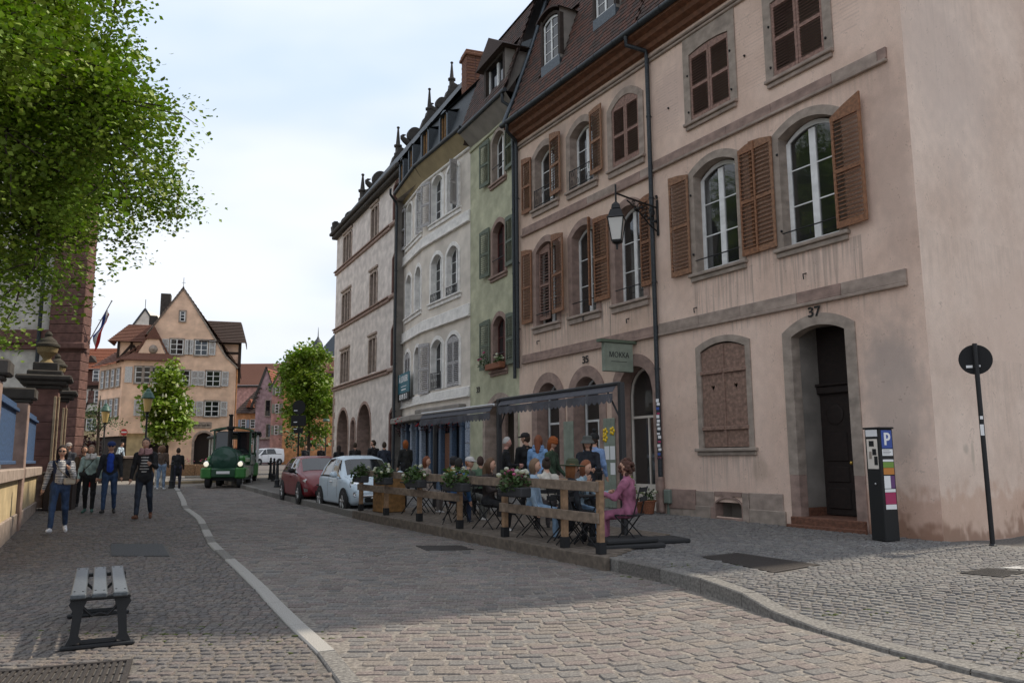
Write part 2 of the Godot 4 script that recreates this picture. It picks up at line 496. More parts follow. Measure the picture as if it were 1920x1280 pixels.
func build_ground() -> void:
	var g := B.new()
	g.quad(Vector3(-400, -.35, 60), Vector3(400, -.35, 60), Vector3(400, -.35, -8), Vector3(-400, -.35, -8))
	for i in 14:
		var a := 37.0 + i * 10.0
		var b := a + 10.0
		if i == 13: b = 600.0
		g.quad(Vector3(-400, hg(minf(a, 180)) - .02, -a), Vector3(400, hg(minf(a, 180)) - .02, -a), Vector3(400, hg(minf(b, 180)) - .02, -b), Vector3(-400, hg(minf(b, 180)) - .02, -b))
	struct(g, "ground", "ground")
	var road := struct(sheet(-6, 62, func(d): return pl(KL, d) if d < 37 else -60.0, func(d): return pl(KR, d), func(_x, d): return hg(d) - .009, 6, 1.0), "road", "joint_road")
	var left := struct(sheet(-6, 37, func(_d): return -45.0, func(d): return pl(KL, d), func(_x, d): return hl(d) - .012, 6, 1.0), "pavement_left", "joint")
	var right := struct(sheet(-6, 62, func(d): return pl(KR, d), func(_d): return 26.0, func(x, d): return hr(x, d) - .012, 36, .6), "pavement_right", "joint")
	# road setts: rows across the road, bending away on the right like a fan
	rng.seed = 101
	var items := []
	var tones := [Color(.285, .25, .226), Color(.3, .245, .222), Color(.27, .25, .232), Color(.31, .265, .228), Color(.242, .224, .21), Color(.29, .238, .218)]
	var z := 4.6
	while z < 42:
		var dep := rng.randf_range(.115, .165) if z < 20 else .22
		var x := -17.0 + rng.randf() * .2
		while x < 9:
			var w := rng.randf_range(.125, .29) if z < 20 else rng.randf_range(.2, .36)
			var cx := x + w * .5
			x += w
			var bx := maxf(0, cx + .2)
			var zz := z + minf(.17 * bx * bx, .34 * bx) + .02 * sin(cx * 1.7 + z)
			var sl := clampf(.34 * bx, 0, .5)
			if cx > -20 and cx - .06 * w > pl(KL, zz) + .145 + w * .42 and cx < pl(KR, zz) - w * .45:
				if absf(cx) > zz * .70 + .5: continue
				var p := Vector3(cx, hg(zz) + rng.randf_range(-.006, .004) - (.006 if rng.randf() < .08 else 0.0), -zz)
				if in_quad(Vector2(p.x, p.z), [Vector2(-1.74, -14.3), Vector2(-.87, -14.3), Vector2(-.6, -13.6), Vector2(-1.44, -13.5)]): continue
				items.append([p, sl * .85 + rng.randf_range(-.05, .05), w - rng.randf_range(.01, .022), dep - rng.randf_range(.01, .022), rng.randi() % 6, rng.randf_range(-.2, .16) + .25 * fn.get_noise_2d(cx * 40, zz * 40), rank(p)])
		z += dep
	lay(road, items, tones, .1, 11)
	# small setts on the left pavement
	items = []
	var t2 := [Color(0.242, 0.212, 0.186), Color(0.212, 0.190, 0.177), Color(0.266, 0.223, 0.192), Color(0.195, 0.176, 0.168), Color(0.236, 0.194, 0.175)]
	z = 4.8
	while z < 30:
		var dep := rng.randf_range(.095, .115) if z < 16 else .15
		var xl := pl(KL, z)
		var x := maxf(-z * .70 - .5, -16.5) + rng.randf() * .08
		while x < xl - .04:
			var w := (rng.randf_range(.08, .135)) * (1.0 if z < 16 else 1.5)
			var cx := x + w * .5
			x += w
			var zz := z + .05 * sin(cx * .9) + .02 * sin(cx * 3.1 + z * 2.0)
			if cx + w * .4 > pl(KL, zz): continue
			var q := Vector2(cx, -zz)
			if in_quad(q, [Vector2(-7.1, -14.4), Vector2(-6.05, -14.35), Vector2(-5.25, -12.72), Vector2(-6.3, -12.77)]): continue
			if in_quad(q, [Vector2(-4.22, -6.1), Vector2(-2.97, -6.6), Vector2(-2.4, -5.15), Vector2(-3.65, -4.65)]): continue
			var p := Vector3(cx, hl(zz) + rng.randf_range(-.005, .003), -zz)
			items.append([p, rng.randf_range(-.07, .07), w - .011, dep - .012, rng.randi() % 5, rng.randf_range(-.15, .15), rank(p)])
		z += dep
	lay(left, items, t2, .12, 31)
	# small setts on the right pavement, rows running down to the kerb
	items = []
	var t3 := [Color(0.277, 0.265, 0.250), Color(0.248, 0.235, 0.225), Color(0.301, 0.282, 0.261), Color(0.224, 0.212, 0.208), Color(0.266, 0.241, 0.225)]
	var du := Vector2(.80, .60)
	var dv := Vector2(.60, -.80)
	var r := -6.0
	while r < 26:
		var dep := rng.randf_range(.095, .115) if r < 16 else .15
		var s := -24.0
		while s < 10:
			var w := rng.randf_range(.085, .14) * (1.0 if r < 16 else 1.5)
			var cs := s + w * .5
			s += w
			var rr := r + .06 * sin(cs * 2.2)
			var q := Vector2(0, 0) + du * cs + dv * rr
			var d := -q.y
			if d < 4.9 or d > 30 or q.x > d * .70 + .3 or q.x < pl(KR, d) + .21: continue
			if (q - Vector2(6.86, -13.07)).dot(Vector2(-.867, .498)) < .03 and d > 12.9: continue
			if in_quad(q, [Vector2(2.56, -11.5), Vector2(3.22, -11.9), Vector2(4.0, -10.62), Vector2(3.16, -9.94)]): continue
			if in_quad(q, [Vector2(5.3, -9.85), Vector2(5.9, -10.3), Vector2(6.3, -9.95), Vector2(5.65, -9.5)]): continue
			var p := Vector3(q.x, hr(q.x, d) + rng.randf_range(-.005, .003), q.y)
			items.append([p, -.6435 + rng.randf_range(-.07, .07), w - .011, dep - .012, rng.randi() % 5, rng.randf_range(-.15, .15), rank(p)])
		r += dep
	lay(right, items, t3, .12, 51)
	# kerb stones
	var kl := Node3D.new()
	kl.name = "kerb_left"; kl.set_meta("kind", "structure"); add_child(kl)
	var d := -1.0
	while d < 36:
		var e := d + rng.randf_range(.85, 1.25)
		var a := Vector2(pl(KL, d), -d)
		var c := Vector2(pl(KL, e), -e)
		kerb_stone(kl, a, c, .155, 1.0, hl(d) + .012, hl(e) + .012, .16, ["kerb", "kerb", "kerb_mid"][rng.randi() % 3])
		d = e
	var kr := Node3D.new()
	kr.name = "kerb_right"; kr.set_meta("kind", "structure"); add_child(kr)
	d = 1.0
	while d < 45:
		var e := d + rng.randf_range(.75, 1.1) * (.75 if d < 12 else 1.0)
		var a := Vector2(pl(KR, d), -d)
		var c := Vector2(pl(KR, e), -e)
		kerb_stone(kr, a, c, .2, 1.0, hr(a.x + .1, d) + .01, hr(c.x + .1, e) + .01, .3, ["kerb_mid", "kerb_mid", "kerb_mid", "kerb_dark"][rng.randi() % 4])
		d = e
	# moss in the joints
	var ms := B.new()
	for spot in [[-3.5, -7.6, .5, .14, 60], [3.0, -8.05, .3, .07, 26], [4.6, -6.6, .8, .35, 90], [-2.2, -7.4, .5, .25, 30], [1.95, -10.6, .35, .14, 40]]:
		for k in spot[4]:
			var x: float = spot[0] + rng.randfn() * spot[2]
			var zz: float = spot[1] + rng.randfn() * spot[3]
			ms.ball(Vector3(x, gy(x, zz) - .007, zz), Vector3(rng.randf_range(.015, .045), .009, rng.randf_range(.01, .02)), 6, 3)
	var wf := B.new()
	for k in 130:
		var x := -2.5 + rng.randfn() * .55
		var zz := -13.1 + rng.randfn() * .22
		wf.ball(Vector3(x, hg(-zz) + .004, zz), Vector3(rng.randf_range(.006, .03), .002, rng.randf_range(.006, .02)), 6, 2)
	for k in 90:
		var x := 5.7 + rng.randfn() * .35
		var zz := -12.55 + rng.randfn() * .2
		wf.ball(Vector3(x, hr(x, -zz) + .004, zz), Vector3(rng.randf_range(.006, .035), .002, rng.randf_range(.006, .02)), 6, 2)
	var wo := put(wf, "lime_flecks", "white_mark", self)
	tag(wo, "scattered white flecks on the road setts and by the parking machine", "flecks"); stuff(wo)
	var mo := put(ms, "moss", "moss", self)
	tag(mo, "green moss growing in the joints between the setts", "moss"); stuff(mo)
func kerb_stone(parent: Node3D, a: Vector2, c: Vector2, w: float, side: float, ya: float, yc: float, h: float, m: String) -> void:
	var dir := (c - a).normalized()
	var nr := Vector2(-dir.y, dir.x) * w * side
	a += dir * .006; c -= dir * .006
	var b := B.new()
	var e := .012
	var nn := nr.normalized() * e
	var p := [Vector3(a.x, ya, a.y), Vector3(c.x, yc, c.y), Vector3(c.x + nr.x, yc, c.y + nr.y), Vector3(a.x + nr.x, ya, a.y + nr.y)]
	var q := []
	var s := [nn, nn, -nn, -nn]
	for k in 4: q.append(p[k] + Vector3(s[k].x, 0, s[k].y))
	b.quad(q[0], q[3], q[2], q[1])
	for k in 4:
		var j := (k + 1) % 4
		var dn := Vector3(0, -e, 0)
		var lo := Vector3(0, -h, 0)
		b.quad(q[k], q[j], p[j] + dn, p[k] + dn)
		b.quad(p[k] + dn, p[j] + dn, p[j] + lo, p[k] + lo)
	put(b, "kerb_stone", m, parent)
func in_quad(p: Vector2, q: Array) -> bool:
	return Geometry2D.is_point_in_polygon(p, PackedVector2Array(q))

# ---------------------------------------------------------------- facade kit (x along the wall, y up, z out of the wall)
func arcy(t: float, rise: float, round_: bool) -> float:
	return rise * (sqrt(maxf(0, 1 - t * t)) if round_ else 1 - t * t)
func hole(c: float, w: float, v0: float, v1: float, rise := 0.0, round_ := false) -> Array:
	var r := [[c - w / 2, c + w / 2, v0, v1]]
	if rise > 0:
		var n := 10
		for i in n:
			var a := -1.0 + 2.0 * i / n
			var b := -1.0 + 2.0 * (i + 1) / n
			r.append([c + a * w / 2, c + b * w / 2, v1 - .001, v1 + maxf(arcy(a, rise, round_), arcy(b, rise, round_)) + .02])
	return r
func wall_b(x0: float, x1: float, y0: float, y1: float, holes: Array, uvs := Vector2.ZERO) -> B:
	var xs := [x0, x1]
	var ys := [y0, y1]
	for h in holes:
		xs.append(h[0]); xs.append(h[1]); ys.append(h[2]); ys.append(h[3])
	xs.sort(); ys.sort()
	var b := B.new()
	b.uvs = uvs
	for j in ys.size() - 1:
		if ys[j + 1] - ys[j] < .0005 or ys[j] < y0 - .001 or ys[j + 1] > y1 + .001: continue
		var my: float = (ys[j] + ys[j + 1]) / 2
		var run := -1.0
		for i in xs.size() - 1:
			if xs[i + 1] - xs[i] < .0002 or xs[i] < x0 - .001 or xs[i + 1] > x1 + .001: continue
			var mx: float = (xs[i] + xs[i + 1]) / 2
			var open := false
			for h in holes:
				if mx > h[0] and mx < h[1] and my > h[2] and my < h[3]:
					open = true; break
			if open:
				if run > -.9: b.quad(Vector3(run, ys[j], 0), Vector3(xs[i], ys[j], 0), Vector3(xs[i], ys[j + 1], 0), Vector3(run, ys[j + 1], 0))
				run = -1.0
			elif run < -.9: run = xs[i]
		if run > -.9: b.quad(Vector3(run, ys[j], 0), Vector3(x1, ys[j], 0), Vector3(x1, ys[j + 1], 0), Vector3(run, ys[j + 1], 0))
	return b
func ring(b: B, c: float, w: float, v0: float, v1: float, rise: float, t: float, z0: float, z1: float, round_ := false, shoulder := 0.0, n := 14) -> void:
	var inn := [Vector2(c - w / 2, v0)]
	var out := [Vector2(c - w / 2 - t, v0)]
	for i in n + 1:
		var s := -1.0 + 2.0 * i / n
		inn.append(Vector2(c + s * w / 2, v1 + arcy(s, rise, round_)))
		out.append(Vector2(c + s * (w / 2 + t), v1 + shoulder + arcy(s, rise + t - shoulder, round_)))
	inn.append(Vector2(c + w / 2, v0)); out.append(Vector2(c + w / 2 + t, v0))
	for i in inn.size() - 1:
		var a: Vector2 = inn[i]
		var d: Vector2 = inn[i + 1]
		var e: Vector2 = out[i]
		var f: Vector2 = out[i + 1]
		b.quad(Vector3(a.x, a.y, z1), Vector3(d.x, d.y, z1), Vector3(f.x, f.y, z1), Vector3(e.x, e.y, z1))
		b.quad(Vector3(e.x, e.y, z1), Vector3(f.x, f.y, z1), Vector3(f.x, f.y, minf(z0, -.02)), Vector3(e.x, e.y, minf(z0, -.02)))
		b.quad(Vector3(a.x, a.y, z0), Vector3(d.x, d.y, z0), Vector3(d.x, d.y, z1), Vector3(a.x, a.y, z1))
func room(parent: Node3D, x0: float, x1: float, y0: float, y1: float, z: float, dep := 1.6, m = "dark_room") -> void:
	if dep > .7: dep = maxf(dep, 2.6)
	var b := B.new()
	var e := .06
	x0 -= e; x1 += e; y0 -= e; y1 += e
	var k := z - dep
	b.quad(Vector3(x0, y0, k), Vector3(x1, y0, k), Vector3(x1, y1, k), Vector3(x0, y1, k))
	b.quad(Vector3(x0, y0, z), Vector3(x0, y0, k), Vector3(x0, y1, k), Vector3(x0, y1, z))
	b.quad(Vector3(x1, y0, k), Vector3(x1, y0, z), Vector3(x1, y1, z), Vector3(x1, y1, k))
	b.quad(Vector3(x0, y1, k), Vector3(x1, y1, k), Vector3(x1, y1, z), Vector3(x0, y1, z))
	b.quad(Vector3(x0, y0, z), Vector3(x1, y0, z), Vector3(x1, y0, k), Vector3(x0, y0, k))
	put(b, "interior", m, parent)
func casement(parent: Node3D, c: float, w: float, v0: float, v1: float, rise: float, z: float, m = "white_paint", rows := 3, f := .07, glass = "glass", cols := 2, curtain := 0.0) -> void:
	var b := B.new()
	ring(b, c, w - 2 * f, v0 + f, v1 - f * .6, rise * .95, f - .002, z - .05, z)
	b.box(Vector3(c - w / 2, v0, z - .05), Vector3(c + w / 2, v0 + f, z + .004))
	for k in range(1, cols):
		var x := c - w / 2 + w * k / cols
		b.box(Vector3(x - f * .75, v0 + f, z - .05), Vector3(x + f * .75, v1 + rise * .9 - f, z + .008))
	for k in cols:                                                    # sash rails
		var xa := c - w / 2 + w * k / cols + (f if k == 0 else f * .75)
		var xb := c - w / 2 + w * (k + 1) / cols - (f if k == cols - 1 else f * .75)
		for r in range(1, rows):
			var y := v0 + f + (v1 + rise * .5 - v0 - f) * r / rows
			b.box(Vector3(xa, y - .012, z - .03), Vector3(xb, y + .012, z - .006))
	var o := put(b, "window", m, parent)
	for k in cols:
		var xa := c - w / 2 + w * k / cols + .02
		var xb := c - w / 2 + w * (k + 1) / cols - .02
		for r in rows:
			var ya := v0 + .02 + (v1 + rise * .5 - v0) * r / rows
			var yb := v0 + .02 + (v1 + rise * .5 - v0) * (r + 1) / rows - .002
			var poly := PackedVector2Array([Vector2(xa, ya), Vector2(xb, ya)])
			if r == rows - 1 and rise > 0:
				for q in 5:
					var xx := lerpf(xb, xa, q / 4.0)
					poly.append(Vector2(xx, v1 - .04 + arcy((xx - c) / (w / 2), rise, false)))
			else:
				poly.append(Vector2(xb, yb)); poly.append(Vector2(xa, yb))
			var p := B.new()
			p.ext(poly, z - .024, z - .02)
			put(p, "pane", glass, o)
	if curtain > 0:
		var cu := B.new()
		for s in [-1.0, 1.0]:
			var n := 10
			for q in n:
				var xa: float = c + s * (w / 2 - curtain * q / n)
				var xb: float = c + s * (w / 2 - curtain * (q + 1) / n)
				cu.quad(Vector3(xa, v0, z - .16 - .03 * (q % 2)), Vector3(xb, v0, z - .16 - .03 * ((q + 1) % 2)), Vector3(xb, v1 + rise, z - .16 - .03 * ((q + 1) % 2)), Vector3(xa, v1 + rise, z - .16 - .03 * (q % 2)))
		put(cu, "curtain", "white_paint", o)
var slat_cache := {}
func shutter(parent: Node3D, xa: float, xb: float, y0: float, ya: float, yb: float, z: float, mf, ms, single := true, nsl := 26, turn := 0.0, called := "shutter") -> Node3D:
	# leaf from xa (hinge side) to xb; the top runs from height ya to yb
	if mf is String and mf == "shutter_brown" and int(xa * 37 + y0 * 11) % 3 == 0:
		mf = "shutter_brown2"; ms = "shutter_slat2"
	var o := Node3D.new()
	o.name = called
	parent.add_child(o, true)
	o.position = Vector3(xa, 0, z)
	o.rotation.y = turn
	var w := absf(xb - xa)
	var s := signf(xb - xa)
	var st := .065 if w > .45 else .05
	var b := B.new()
	var th := .038
	var yt := minf(ya, yb)
	var x0 := minf(0, xb - xa)
	var hy0 := ya if s > 0 else yb
	var hy1 := yb if s > 0 else ya
	b.cbox(Vector3(x0, y0, 0), Vector3(x0 + st, yt - .1, th), .006)
	b.cbox(Vector3(x0 + w - st, y0, 0), Vector3(x0 + w, yt - .1, th), .006)
	b.ext(PackedVector2Array([Vector2(x0, yt - .1), Vector2(x0 + w, yt - .1), Vector2(x0 + w, hy1), Vector2(x0 + w * .5, (hy0 + hy1) * .5 + .02), Vector2(x0, hy0)]), 0, th)
	b.box(Vector3(x0 + st, y0, .002), Vector3(x0 + w - st, y0 + .13, th - .002))
	var ym := y0 + (yt - y0) * .5
	b.box(Vector3(x0 + st, ym - .04, .002), Vector3(x0 + w - st, ym + .04, th - .002))
	put(b, "shutter_frame", mf, o)
	var ranges := [[y0 + .13, ym - .04], [ym + .04, yt - .1]]
	if single:
		var key := "%.2f" % (w - 2 * st)
		if not slat_cache.has(key):
			var sb := B.new()
			sb.T = Transform3D(Basis(Vector3.RIGHT, -1.0), Vector3.ZERO)
			sb.cbox(Vector3(-(w - 2 * st) / 2, -.04, -.005), Vector3((w - 2 * st) / 2, .04, .005), .003)
			slat_cache[key] = sb.mesh()
		for r in ranges:
			var n := int(round((r[1] - r[0]) / ((yt - y0) / nsl)))
			for i in n:
				var sl := put(slat_cache[key], "slat", ms, o)
				sl.position = Vector3(x0 + w / 2, lerpf(r[0], r[1], (i + .5) / n), th * .5)
	else:
		var sb := B.new()
		for r in ranges:
			var n := int(round((r[1] - r[0]) / ((yt - y0) / nsl)))
			for i in n:
				sb.T = Transform3D(Basis(Vector3.RIGHT, -.8), Vector3(x0 + w / 2, lerpf(r[0], r[1], (i + .5) / n), th * .5))
				sb.box(Vector3(-(w - 2 * st) / 2, -.03, -.005), Vector3((w - 2 * st) / 2, .03, .005))
		stuff(put(sb, "slats", ms, o))
	return o
func hinge_pins(parent: Node3D, pts: Array) -> void:
	var b := B.new()
	for p in pts: b.ball(p, Vector3(.025, .03, .03), 6, 4)
	put(b, "shutter_stops", "iron", parent)
func sill(parent: Node3D, c: float, w: float, y: float, m = "stone_trim", h := .15, dep := .11) -> void:
	var b := B.new()
	b.cbox(Vector3(c - w / 2, y - .075, -.1), Vector3(c + w / 2, y, dep), .014)
	b.cbox(Vector3(c - w / 2 + .04, y - h - .02, -.1), Vector3(c + w / 2 - .04, y - .078, dep - .05), .01)
	put(b, "sill", m, parent)
func digits(parent: Node3D, s: String, at: Vector3, h: float, m = "ink", dep := .012, called := "number", font := "") -> MeshInstance3D:
	var t := TextMesh.new()
	t.text = s; t.font_size = 32; t.pixel_size = h / 23.0; t.depth = dep
	var sf := SystemFont.new()
	sf.font_names = PackedStringArray([font if font else "Droid Sans"])
	sf.font_weight = 700 if called != "cafe_lettering" else 300
	t.font = sf
	var o := put(t, called, m, parent)
	o.position = at
	return o
func building(called: String, label: String, at: Vector3, turn := 0.0) -> Node3D:
	return thing(called, label, "building", at, turn)
func shell(parent: Node3D, x0: float, x1: float, y0: float, y1: float, dep: float, m, front := false) -> void:
	var b := B.new()
	b.quad(Vector3(x0, y0, -dep), Vector3(x0, y0, 0), Vector3(x0, y1, 0), Vector3(x0, y1, -dep))
	b.quad(Vector3(x1, y0, 0), Vector3(x1, y0, -dep), Vector3(x1, y1, -dep), Vector3(x1, y1, 0))
	b.quad(Vector3(x1, y0, -dep), Vector3(x0, y0, -dep), Vector3(x0, y1, -dep), Vector3(x1, y1, -dep))
	b.quad(Vector3(x0, y1 - .002, 0), Vector3(x1, y1 - .002, 0), Vector3(x1, y1 - .002, -dep), Vector3(x0, y1 - .002, -dep))
	if front: b.quad(Vector3(x0, y0, 0), Vector3(x1, y0, 0), Vector3(x1, y1, 0), Vector3(x0, y1, 0))
	put(b, "side_walls", m, parent)
func tiles(parent: Node3D, o: Vector3, ux: Vector3, uy: Vector3, cols: int, rows: int, w: float, h: float, skip: Callable, mats: Array, singles: int, seed_: int, near_right := true) -> void:
	# flat plain tiles in overlapping courses; ux along the eave, uy up the slope
	var nn := ux.cross(uy).normalized()
	var b := B.new()
	var lift := .018
	b.quad(Vector3(-w / 2 + .004, 0, lift), Vector3(w / 2 - .004, 0, lift), Vector3(w / 2 - .004, h * 1.25, .002), Vector3(-w / 2 + .004, h * 1.25, .002))
	b.quad(Vector3(-w / 2 + .004, 0, lift - .014), Vector3(w / 2 - .004, 0, lift - .014), Vector3(w / 2 - .004, 0, lift), Vector3(-w / 2 + .004, 0, lift))
	b.quad(Vector3(w / 2 - .004, 0, lift - .014), Vector3(w / 2 - .004, h * 1.25, -.01), Vector3(w / 2 - .004, h * 1.25, .002), Vector3(w / 2 - .004, 0, lift))
	b.quad(Vector3(-w / 2 + .004, h * 1.25, -.01), Vector3(-w / 2 + .004, 0, lift - .014), Vector3(-w / 2 + .004, 0, lift), Vector3(-w / 2 + .004, h * 1.25, .002))
	var m := b.mesh()
	var r := RandomNumberGenerator.new()
	r.seed = seed_
	var list := []
	for j in rows:
		for i in cols:
			var x := (i + (.5 if j % 2 == 0 else 1.0)) * w
			var y := j * h
			if skip.call(x, y): continue
			var t := Transform3D(Basis(ux, uy, nn) * Basis(Vector3.RIGHT, r.randf_range(-.02, .02)), o + ux * x + uy * y)
			list.append([t, r.randi() % mats.size()])
	if near_right: list.sort_custom(func(a, d): return a[0].origin.x - a[0].origin.y * 1.2 > d[0].origin.x - d[0].origin.y * 1.2)
	for k in mini(singles, list.size()):
		var q := put(m, "roof_tile", mats[list[k][1]], parent)
		q.transform = list[k][0]
	for g in mats.size():
		var sub := []
		for k in range(singles, list.size()):
			if list[k][1] == g: sub.append(list[k][0])
		if sub.is_empty(): continue
		var mm := MultiMesh.new()
		mm.transform_format = MultiMesh.TRANSFORM_3D
		mm.mesh = m; mm.instance_count = sub.size()
		for k in sub.size(): mm.set_instance_transform(k, sub[k])
		var mi := MultiMeshInstance3D.new()
		mi.multimesh = mm; mi.name = "roof_tiles"; mi.material_override = M[mats[g]]
		parent.add_child(mi, true); stuff(mi)
func rail_bar(parent: Node3D, c: float, w: float, y: float, m = "iron") -> void:
	var b := B.new()
	b.tube([Vector3(c - w / 2 - .03, y, .02), Vector3(c + w / 2 + .03, y, .02)], .014, 6)
	b.tube([Vector3(c, y, .02), Vector3(c, y - .16, .02)], .008, 5)
	put(b, "guard_rail", m, parent)
func scroll_rail(parent: Node3D, c: float, w: float, y: float, h := .5) -> void:
	var b := B.new()
	for yy in [y, y + h]: b.tube([Vector3(c - w / 2, yy, .06), Vector3(c + w / 2, yy, .06)], .014, 6)
	b.tube([Vector3(c - w / 2, y - .05, .06), Vector3(c - w / 2, y + h + .03, .06)], .014, 6)
	b.tube([Vector3(c + w / 2, y - .05, .06), Vector3(c + w / 2, y + h + .03, .06)], .014, 6)
	var n := 4
	for k in n:
		var x := c - w / 2 + w * (k + .5) / n
		for s in [-1.0, 1.0]:
			var p := []
			for q in 11:
				var t := q / 10.0
				var an: float = s * (t * 4.4 - 2.2)
				p.append(Vector3(x + s * .02 + sin(an) * .055 * (1 - .5 * absf(t - .5)), y + h * .5 + s * h * .25 + cos(an) * h * .2, .06))
			b.tube(p, .008, 5)
		b.tube([Vector3(x + w / n * .5, y, .06), Vector3(x + w / n * .5, y + h, .06)], .007, 5)
	put(b, "balcony_rail", "iron", parent)
func downpipe(label: String, at: Vector3, turn: float, x: float, y0: float, y1: float, top: Vector3, m = "gutter") -> Node3D:
	var t := thing("downpipe", label, "downpipe", at, turn)
	var b := B.new()
	b.tube([Vector3(x, y0, .1), Vector3(x, y1 - .5, .1), Vector3(x, y1 - .35, .13), top + Vector3(0, -.25, 0), top], .055, 10)
	put(b, "pipe", m, t)
	var y := y0 + 1.2
	while y < y1 - .6:
		var r := B.new()
		r.lathe([[.056, 0], [.066, .005], [.066, .045], [.056, .05]], 12, Vector3(x, y, .1))
		r.box(Vector3(x - .01, y + .015, -.01), Vector3(x + .01, y + .035, .06))
		put(r, "pipe_clip", m, t)
		y += 2.1
	return t
# plaster with stains: streaks below the sills, patches, grime at the foot
func stained(key: String, W: float, H: float, base: Color, sills: Array, patches: Array, foot: Array, seed_: int, slatghost := []) -> void:
	var px := 512
	var py := 768
	var im := Image.create(px, py, false, Image.FORMAT_RGB8)
	var f := FastNoiseLite.new()
	f.seed = seed_; f.frequency = 1.0; f.fractal_octaves = 5; f.fractal_gain = .6
	var g := FastNoiseLite.new()
	g.seed = seed_ + 5; g.frequency = 1.0; g.fractal_octaves = 2
	for j in py:
		var y := H * (1.0 - (j + .5) / py)
		for i in px:
			var x := W * (i + .5) / px
			var n1 := f.get_noise_2d(x * .35, y * .35)
			var n2 := g.get_noise_2d(x * 4.0, y * 3.0)
			var v := 1.0 + .2 * n1 + .07 * n2 + .09 * g.get_noise_2d(x * 28.0, y * 28.0)
			var c := Color(base.r * v, base.g * (v + .05 * n1), base.b * (v + .08 * n1))
			var st := g.get_noise_2d(x * 9.0, y * .35) * .6 + g.get_noise_2d(x * 23.0, y * .8) * .4
			for s in sills:                                   # [x0, x1, y, length, strength]
				if x > s[0] and x < s[1] and y < s[2] and y > s[2] - s[3]:
					var k: float = smoothstep(-.25, .35, st - .5 * (s[2] - y) / s[3] + .1) * s[4]
					c = c.lerp(Color(.17, .15, .135), k)
			for p in patches:                                 # [x, y, rx, ry, colour, strength]
				var dd := Vector2((x - p[0]) / p[2], (y - p[1]) / p[3]).length() + .4 * n1 + .12 * n2 + .1 * st
				if dd < 1.1: c = c.lerp(p[4], smoothstep(1.1, .4, dd) * p[5])
			for p in foot:                                    # [x0, x1, top, colour, strength]
				if x > p[0] and x < p[1] and y < p[2] + .5:
					var k: float = smoothstep(.1, -.25, (y - p[2]) + .5 * n1 + .25 * n2 + .12 * st) * p[4]
					c = c.lerp(p[3], k)
			if n2 > .05 and absf(f.get_noise_2d(x * .8 + 40, y * .55 + 50)) < .005: c = c * .72   # hairline cracks
			for s in slatghost:                               # faint old ladder marks left by shutters
				if x > s[0] and x < s[1] and y > s[2] and y < s[3]:
					if fposmod(y, .075) < .022 and n2 > -.25: c = c.lerp(Color(.3, .22, .19), .25)
			im.set_pixel(i, j, c.linear_to_srgb())
	var m := StandardMaterial3D.new()
	m.albedo_texture = tex(im); m.roughness = .92
	M[key] = m

